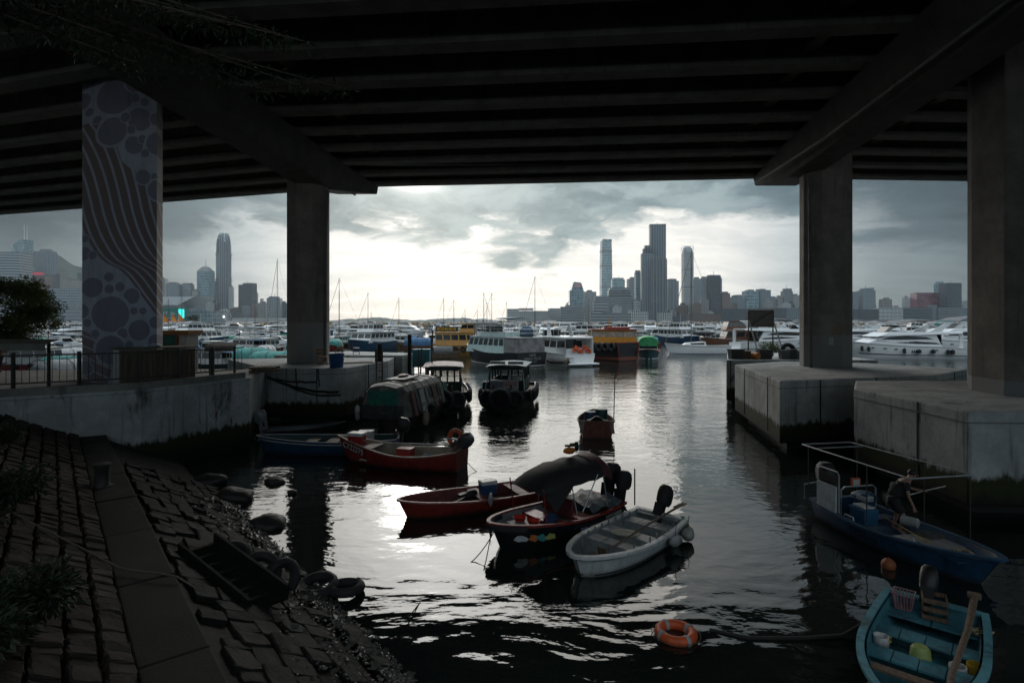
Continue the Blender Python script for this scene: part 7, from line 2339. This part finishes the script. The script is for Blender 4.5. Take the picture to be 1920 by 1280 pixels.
DBIN = pm('dark_bin', (.03, .03, .032), .6, dirt=.3)
bins = [(1380, .95, .62, DBIN, 'wide dark bin at the left end of the farthest pile cap'), (1398, .5, .5, pm('brown_bin', (.10, .06, .03), .7), 'brown box beside the orange barrel'), (1428, .55, .6, DBIN, 'dark bin right of the orange barrel'), (1438, .5, .58, DBIN, 'second dark bin right of the orange barrel'),
        (1470, .55, .55, pm('grey_pot', (.10, .10, .095), .7), 'grey planter in front of the shrub'), (1484, .5, .6, DBIN, 'dark bin right of the shrub'), (1497, .5, .5, pm('grey_pot', (0, 0, 0)), 'grey pot against the right column')]
for px, w_, h_, mt, lab in bins:
    t_ = thing('bin', lab, 'bin', (xat(px, 38.2), 38.2, 3.0), rp.uniform(-.1, .1), 'bins on the farthest pile cap')
    MB().loft([[(-w_ * .44, -.24, 0), (w_ * .44, -.24, 0), (w_ * .44, .24, 0), (-w_ * .44, .24, 0)], [(-w_ / 2, -.28, h_), (w_ / 2, -.28, h_), (w_ / 2, .28, h_), (-w_ / 2, .28, h_)]]).build('body', mt, t_)
    MB().box(-w_ * .54, w_ * .54, -.31, .31, h_, h_ + .05).build('rim', mt, t_)
t_ = thing('barrel', 'orange barrel lying on its side with white end cap', 'barrel', (xat(1413, 38), 38, 3.24), .35)
MB().lathe([(.18, -.42), (.23, -.40), (.235, -.1), (.24, 0), (.235, .1), (.23, .40), (.18, .42)], 18, (0, 0, 0), Matrix.Rotation(R(90), 3, 'X')).build('body', pm('barrel_orange', (.48, .17, .03), .5), t_, smooth=True)
MB().lathe([(.19, 0), (.19, .03), (.02, .035)], 14, (0, .42, 0), Matrix.Rotation(R(-90), 3, 'X')).build('end_cap', WHITE, t_)
tyre = thing('tyre', 'worn tyre leaning on the bins by the right column', 'tyre', (xat(1478, 39.0), 39.0, 3.55))
tyre_mesh(tyre, (0, 0, 0), Matrix.Rotation(R(75), 3, 'X'), .38, .15, 'rubber')
MB().torus((0, 0, 0), .26, .03, Matrix.Rotation(R(75), 3, 'X'), 18, 5).build('bead', TYRE, tyre)

# ------------------------------------------------------------------ dark trough, tyres, bollard on the slope
TROUGH = pm('tarred_timber', (.006, .006, .0055), .8, spec=.2, bump=.4)
a, b = sl(4.6, 2.15, .05), sl(2.1, 1.55, .05)
t_ = thing('timber_trough', 'long black timber trough lying on the wet stone apron', 'trough', a)
dv = b - a
ln = dv.length
M4 = Vector(dv).to_track_quat('X', 'Z').to_matrix().to_4x4()
for (y0, y1, z0, z1) in ((-.35, -.30, 0, .26), (.30, .35, 0, .26), (-.30, .30, 0, .05)):
    o = MB().box(0, ln, y0, y1, z0, z1).build('plank', TROUGH, t_)
    o.matrix_local = M4
for k in range(7):
    o = MB().box(ln * (k + .3) / 7, ln * (k + .3) / 7 + .07, -.30, .30, .05, .12).build('rib', TROUGH, t_)
    o.matrix_local = M4
for i, (px, py, z, rot, RR, lab) in enumerate(((488, 1072, .75, Matrix.Rotation(R(80), 3, 'X') @ Matrix.Rotation(.2, 3, 'Y'), .30, 'tyre standing upright on the end of the black trough'), (527, 1085, .6, Matrix.Rotation(R(55), 3, 'Z') @ Matrix.Rotation(R(82), 3, 'X'), .30, 'tyre standing edge on beside the black trough'),
                                        (596, 1097, .16, Matrix.Rotation(.15, 3, 'X'), .32, 'tyre lying flat at the waterline, left one'), (648, 1101, .10, Matrix.Rotation(-.1, 3, 'X'), .30, 'tyre lying flat at the waterline, right one'), (432, 1045, .95, Matrix.Rotation(.5, 3, 'X'), .3, 'tyre half sunk inside the black trough'))):
    yv = depth(py, z)
    t_ = thing('tyre', lab, 'tyre', (xat(px, yv), yv, z), 0, 'old tyres on the shore')
    tyre_mesh(t_, (0, 0, 0), rot, RR, .095, 'rubber')
    MB().torus((0, 0, 0), RR - .09, .022, rot, 18, 5).build('bead', TYRE, t_)
yv = depth(912, 1.49)
t_ = thing('bollard', 'squat dark mooring bollard at the far end of the concrete ledge', 'bollard', (xat(191, yv), yv, 1.49))
MB().lathe([(.20, 0), (.17, .06), (.16, .46), (.19, .50), (.19, .56), (.05, .59)], 16).build('post', pm('bollard_iron', (.03, .028, .026), .5), t_, smooth=True)
MB().lathe([(.26, 0), (.26, .03), (.1, .035)], 16).build('base_plate', STEEL_DK, t_)
t_ = thing('hose', 'thick green hose running down the stones at the lower left corner', 'hose')
pts = [sl(-.1 - .42 * i, 5.6 - .10 * i, .10 + .03 * math.sin(i * 2.0)) for i in range(-6, 9)]
MB().tube(pts, .032, 7).build('pipe', pm('dark_hose', (.04, .05, .045), .6), t_)
t_ = thing('rope', 'long thin rope running from the bollard down over the stones', 'rope')
MB().tube([sl(5.5 - .3 * i, 5.0 - .22 * i, .10 + .02 * math.sin(i * 3.1)) for i in range(12)], .014, 5).build('strand', ROPE, t_)
t_ = thing('mooring_line', 'taut line running from the shore into the bright water near the bottom', 'rope')
MB().tube([(xat(735, 10.6), 9.9, .25), (xat(770, 10.6), 10.6, .05), (xat(790, 11.2), 11.3, -.02)], .012, 5).build('strand', ROPED, t_)

# ------------------------------------------------------------------ foliage


def leaf_mat(name, col, col2):
    m = bpy.data.materials.new(name)
    m.use_nodes = True
    t = NT(m.node_tree)
    pos = t.n('ShaderNodeNewGeometry')
    n1_ = t.noise(pos.outputs['Position'], 1.3, 4)
    c = t.mix(t.mr(n1_, .35, .65), col, col2)
    c = t.mix(t.m('MULTIPLY', pos.outputs['Random Per Island'], .5), c, tuple(v * .45 for v in col))
    p = t.n('ShaderNodeBsdfPrincipled', {'Base Color': c, 'Roughness': .55})
    tr = t.n('ShaderNodeBsdfTranslucent', {'Color': c})
    mx_ = t.n('ShaderNodeMixShader', {0: .3, 1: p.outputs[0], 2: tr.outputs[0]})
    t.n('ShaderNodeOutputMaterial', {'Surface': mx_.outputs[0]})
    return m


def leaves(mb, rng, c, rad, n, size, shell=.55, droop=.3, asp=2.6):
    """leaf blades spread through an ellipsoid, denser towards its skin"""
    for _ in range(n):
        v = Vector((rng.gauss(0, 1), rng.gauss(0, 1), rng.gauss(0, 1))).normalized()
        r_ = shell + (1 - shell) * rng.random() if rng.random() < .8 else rng.random()
        p = Vector(c) + Vector((v.x * rad[0], v.y * rad[1], v.z * rad[2])) * r_
        d_ = (v + Vector((rng.uniform(-.8, .8), rng.uniform(-.8, .8), rng.uniform(-.9, .5) - droop))).normalized()
        s_ = d_.cross(Vector((rng.uniform(-1, 1), rng.uniform(-1, 1), rng.uniform(-.2, 1)))).normalized()
        l = size * rng.uniform(.6, 1.3)
        w_ = l / asp
        nrm = d_.cross(s_) * w_ * .25
        mb.add([p, p + d_ * l * .5 + s_ * w_ * .5 + nrm, p + d_ * l, p + d_ * l * .5 - s_ * w_ * .5 + nrm], [(0, 1, 2), (0, 2, 3)])


BARK = pm('bark', (.07, .055, .04), .9, bump=.8, scale=6)
rng = random.Random(31)
tr_ = thing('tree', 'round crowned green tree behind the fence at the left edge', 'tree', (-26.2, 29.0, QZ))
MB().tube([(0, 0, -.2), (.1, 0, .8), (-.05, .1, 1.6), (.1, 0, 2.4)], [.22, .17, .14, .08], 9).build('trunk', BARK, tr_, smooth=True)
for i in range(8):
    an = i * 2.4
    MB().tube([(0, .05, 1.2 + .12 * i), (math.cos(an) * .8, math.sin(an) * .8, 1.9 + .12 * i), (math.cos(an) * 1.7, math.sin(an) * 1.7, 2.3 + .12 * i)], [.07, .05, .02], 6).build('limb', BARK, tr_)
mb = MB()
for i in range(75):
    an, rr_, zz_ = rng.uniform(0, 6.28), math.sqrt(rng.random()), rng.uniform(-1, 1)
    R_ = math.sqrt(max(0, 1 - zz_ * zz_ * .9))
    c = (math.cos(an) * rr_ * 2.7 * R_, math.sin(an) * rr_ * 2.3 * R_, 3.15 + zz_ * 1.55)
    leaves(mb, rng, c, (.72, .72, .42), 400, .14, .35, .25, 2.4)
mb.build('crown', leaf_mat('tree_leaf', (.045, .072, .012), (.085, .105, .016)), tr_)
tr_ = thing('tree', 'feathery branches hanging into the top left of the view', 'tree', (-8.6, 5.2, 2.6))
MB().tube([(0, 0, -.5), (.15, .1, 2), (.5, .2, 4.2), (1.2, .6, 6.0)], [.22, .18, .13, .08], 8).build('trunk', BARK, tr_, smooth=True)
mb = MB()
rngb = random.Random(5)
for i in range(13):
    tip = Vector((rngb.uniform(3.9, 6.9), rngb.uniform(.6, 2.2), rngb.uniform(5.75, 6.6)))
    st_ = Vector((1.1, .6, 5.8 + rngb.uniform(0, .6)))
    mid_ = st_.lerp(tip, .55) + Vector((0, 0, .45))
    MB().tube([st_, mid_, tip], [.035, .02, .006], 5).build('branch', BARK, tr_)
    for k in range(10):
        f = .35 + .65 * k / 9
        p = st_.lerp(mid_, f / .55) if f < .55 else mid_.lerp(tip, (f - .55) / .45)
        leaves(mb, rngb, p - Vector((0, 0, .05)), (.22, .22, .10), 34, .085, .2, .5, 3.2)
mb.build('crown', leaf_mat('branch_leaf', (.010, .022, .006), (.018, .035, .008)), tr_)
LEAFD = leaf_mat('shrub_leaf', (.014, .026, .010), (.024, .040, .013))
for i, (t0, d0, R0, h0, nl, sz, lab) in enumerate(((.55, 4.55, .75, .55, 2600, .11, 'leafy dark shrub growing from the stones at the lower left'), (-.4, 4.9, .6, .4, 1500, .11, 'low leafy shrub at the bottom left corner'), (5.4, 5.0, .85, .6, 2600, .11, 'dark shrub on the stone slope at the left edge'),
                                              (3.4, 5.3, .6, .4, 1100, .10, 'small shrub between the two larger shrubs on the slope'), (11.5, 5.3, .6, .4, 900, .11, 'low weeds at the foot of the quay wall'))):
    p = sl(t0, d0, .1)
    t_ = thing('shrub', lab, 'shrub', p, 0, 'shrubs on the stone slope')
    mb = MB()
    sr = random.Random(50 + i)
    stems = MB()
    for k in range(9):
        an = k * 2.4
        tip = Vector((math.cos(an) * R0 * .8 * sr.random(), math.sin(an) * R0 * .8 * sr.random(), h0 * sr.uniform(.5, 1.2)))
        stems.tube([(0, 0, -.15), tip * .6 + Vector((0, 0, .05)), tip], [.018, .012, .005], 5)
        leaves(mb, sr, tip * .8, (R0 * .42, R0 * .42, h0 * .45), nl // 9, sz, .2, .15, 2.8)
    stems.build('stems', BARK, t_)
    mb.build('foliage', LEAFD, t_)
t_ = thing('shrub', 'bright green potted shrub on the farthest pile cap', 'shrub', (xat(1440, 38.8), 38.8, 3.3), 0)
mb = MB()
for k in range(8):
    leaves(mb, rng, (rng.uniform(-.55, .55), rng.uniform(-.2, .2), rng.uniform(.15, .65)), (.35, .3, .28), 110, .11, .3, .1, 2.2)
mb.build('foliage', leaf_mat('pot_leaf', (.05, .10, .015), (.09, .13, .02)), t_)
MB().tube([(0, 0, -.25), (.02, 0, .3)], .03).build('stem', BARK, t_)
tr_ = thing('tree', 'dark round tree on the far shore behind the orange flags', 'tree', (xat(357, 420), 422, 3.5))
MB().tube([(0, 0, -1), (0, 0, 3)], [.4, .25], 7).build('trunk', BARK, tr_)
mb = MB()
for k in range(22):
    leaves(mb, rng, (rng.uniform(-4, 4), rng.uniform(-2, 2), rng.uniform(1.0, 6)), (1.7, 1.7, 1.2), 60, .8, .3, .1, 2)
mb.build('crown', leaf_mat('far_leaf', (.02, .035, .015), (.03, .05, .02)), tr_)

# ------------------------------------------------------------------ the person bending on the work boat
SKIN = pm('skin', (.30, .17, .12), .55, var=.08)
CLOTH = pm('black_clothes', (.012, .012, .014), .85)


def skinned(name, verts, edges, radii, mat, parent, root=0):
    me = bpy.data.meshes.new(name)
    me.from_pydata(verts, edges, [])
    o = link(name, me, parent)
    o.modifiers.new('skin', 'SKIN').use_smooth_shade = True
    for i, sv in enumerate(me.skin_vertices[0].data):
        sv.radius = (radii[i], radii[i]) if not hasattr(radii[i], '__len__') else radii[i]
        sv.use_root = i == root
    sb_ = o.modifiers.new('sub', 'SUBSURF')
    sb_.levels = sb_.render_levels = 2
    me.materials.append(mat)
    return o


pw = W(WORKB, (-.55, .38, .17))
pe = thing('person', 'person in black shirt and shorts bending over the work boat, holding a stick', 'person', pw, R(-12))
V = [(-.10, 0, .86), (-.02, 0, 1.02), (.10, 0, 1.18), (.20, 0, 1.30), (.27, 0, 1.37), (.34, 0, 1.45), (.37, 0, 1.53),      # spine, neck, head
     (-.10, .10, .82), (.06, .13, .46), (-.04, .14, .08), (.10, .15, .04), (-.10, -.10, .82), (.10, -.13, .46), (.0, -.14, .08), (.15, -.15, .04),
     (.16, .19, 1.27), (.36, .27, 1.08), (.58, .16, 1.05), (.65, .13, 1.05), (.14, -.19, 1.27), (.14, -.28, 1.00), (.26, -.26, .76), (.28, -.26, .69)]
E = [(0, 1), (1, 2), (2, 3), (3, 4), (4, 5), (5, 6), (0, 7), (7, 8), (8, 9), (9, 10), (0, 11), (11, 12), (12, 13), (13, 14), (3, 15), (15, 16), (16, 17), (17, 18), (3, 19), (19, 20), (20, 21), (21, 22)]
Rr = [.13, .13, .14, .11, .058, .088, .085, .085, .058, .038, .035, .085, .058, .038, .035, .06, .042, .030, .032, .06, .042, .030, .032]
for hand, dirs in ((18, Vector((1, -.1, 0))), (22, Vector((.1, 0, -1)))):
    hp = Vector(V[hand])
    for k, (off, l) in enumerate(((-.030, .055), (-.010, .065), (.010, .062), (.030, .05), (.045, .035))):
        side = Vector((0, 1, 0)) if hand == 18 else Vector((1, 0, 0))
        base = hp + dirs * .02 + side * off
        V.append(tuple(base + dirs * l * .6 + Vector((0, 0, -.004))))
        V.append(tuple(base + dirs * l * .8 + Vector((0, 0, -.02)) if hand == 18 else base + dirs * l + Vector((.02, .01, 0))))
        E += [(hand, len(V) - 2), (len(V) - 2, len(V) - 1)]
        Rr += [.0085, .0075]
skinned('body', V, E, Rr, SKIN, pe)
cv = V[:4] + [V[15], (Vector(V[15]).lerp(Vector(V[16]), .6)), V[19], (Vector(V[19]).lerp(Vector(V[20]), .6))]
skinned('shirt', [tuple(v) for v in cv], [(0, 1), (1, 2), (2, 3), (3, 4), (4, 5), (3, 6), (6, 7)], [.185, .175, .175, .13, .085, .07, .085, .07], CLOTH, pe)
sv_ = [V[0], V[7], tuple(Vector(V[7]).lerp(Vector(V[8]), .85)), V[11], tuple(Vector(V[11]).lerp(Vector(V[12]), .85))]
skinned('shorts', sv_, [(0, 1), (1, 2), (0, 3), (3, 4)], [.19, .135, .11, .135, .11], CLOTH, pe)
hd_ = Vector((.365, 0, 1.50))
mb = MB().ball(hd_ + Vector((-.025, 0, .035)), .098, .09, .085, 14, 9)
mb.build('hair', pm('black_hair', (.012, .010, .009), .5), pe, smooth=True)
MB().ball(hd_ + Vector((.095, 0, -.025)), .022, .014, .024, 8, 6).build('nose', SKIN, pe)
for s_ in (-1, 1):
    MB().ball(hd_ + Vector((.078, s_ * .034, .005)), .010, .014, .008, 8, 6).build('eye', pm('eye_dark', (.02, .015, .012), .3), pe)
    MB().ball(hd_ + Vector((-.005, s_ * .088, -.015)), .018, .010, .03, 8, 6).build('ear', SKIN, pe)
MB().ball(hd_ + Vector((.078, 0, -.062)), .008, .026, .006, 8, 6).build('mouth', pm('lip', (.20, .08, .07), .5), pe)
t_ = thing('stick', 'pale thin stick held out in the hand of the bending person', 'stick', W(pe, (0, 0, 0)), pe.rotation_euler.z)
MB().tube([(.32, .12, .93), (.66, .13, 1.05), (1.15, .14, 1.20)], .013, 6).build('rod', PALEPLY, t_)

# painted marks on the right column
mk = lettering('P7', .55, pm('orange_mark', (.30, .16, .05), .8), via, (17.62 - .2976 + .32 * .97, 32 - 1.1935 - .32 * .242 - .01, 5.0), (.970, -.242, 0), (0, 0, 1), .002)
MB().cbox((17.62 - .2976 - .05, 32 - 1.1935 - .012 + .012, 4.45), (.22, .012, .40), R(-14)).build('paint_patch', pm('white_smear', (.42, .42, .42), .8), via)

# ------------------------------------------------------------------ tangled rope and net heaps in the small boats
hr = random.Random(63)
for boat, p, rad, r_, mt, lab in ((DINGHY, (.75, .1, .13), .26, .011, ROPE, 'tangle of old rope on the bow floor of the white dinghy'), (DINGHY, (-1.15, -.3, .13), .22, .009, ROPED, 'coil of dark line near the stern of the white dinghy'),
                                  (LONGB, (1.2, .1, .15), .30, .012, ROPE, 'heap of rope in the bow of the long red boat'), (LONGB, (-1.2, .2, .16), .32, .011, pm('net_green', (.03, .07, .05), .8), 'green net heaped in the stern of the long red boat'),
                                  (SAMP, (.55, -.35, .22), .28, .012, pm('pale_rope', (0, 0, 0)), 'pale rope heap amidships in the numbered sampan'), (WORKB, (.45, .3, .45), .28, .012, ROPE, 'rope heap on the floor boards of the pipe frame boat'),
                                  (WORKB, (1.55, 0, .50), .22, .012, pm('pale_rope', (0, 0, 0)), 'pale rope coil on the fore deck of the pipe frame boat'), (CANB, (-.15, .45, .2), .24, .011, ROPE, 'rope heap under the canopy of the black boat')):
    t_ = thing('rope_heap', lab, 'rope', W(boat, p), hr.uniform(0, 6), 'rope heaps in the small boats')
    pts, an = [], 0.0
    for k in range(90):
        an += hr.uniform(.25, .6)
        q_ = rad * (.45 + .55 * abs(math.sin(k * .37 + hr.uniform(-.3, .3))))
        pts.append((math.cos(an) * q_, math.sin(an) * q_ * .8, .015 + .09 * hr.random() * (1.2 - q_ / rad)))
    MB().tube(pts, r_, 5).build('strands', mt, t_, smooth=True)
# ------------------------------------------------------------------ haze over the harbour
hm = bpy.data.materials.new('harbour_haze')
hm.use_nodes = True
ht = NT(hm.node_tree)
pv = ht.n('ShaderNodeVolumePrincipled', {'Color': (.78, .90, .96, 1), 'Density': HAZE_D, 'Anisotropy': .5})
ht.n('ShaderNodeOutputMaterial', {'Volume': pv.outputs[0]})
hz_o = MB().box(-3700, 3700, -80, 5200, -3, 620).build('haze', hm)
tag(hz_o, 'pale haze lying over the harbour', 'haze', kind='stuff')
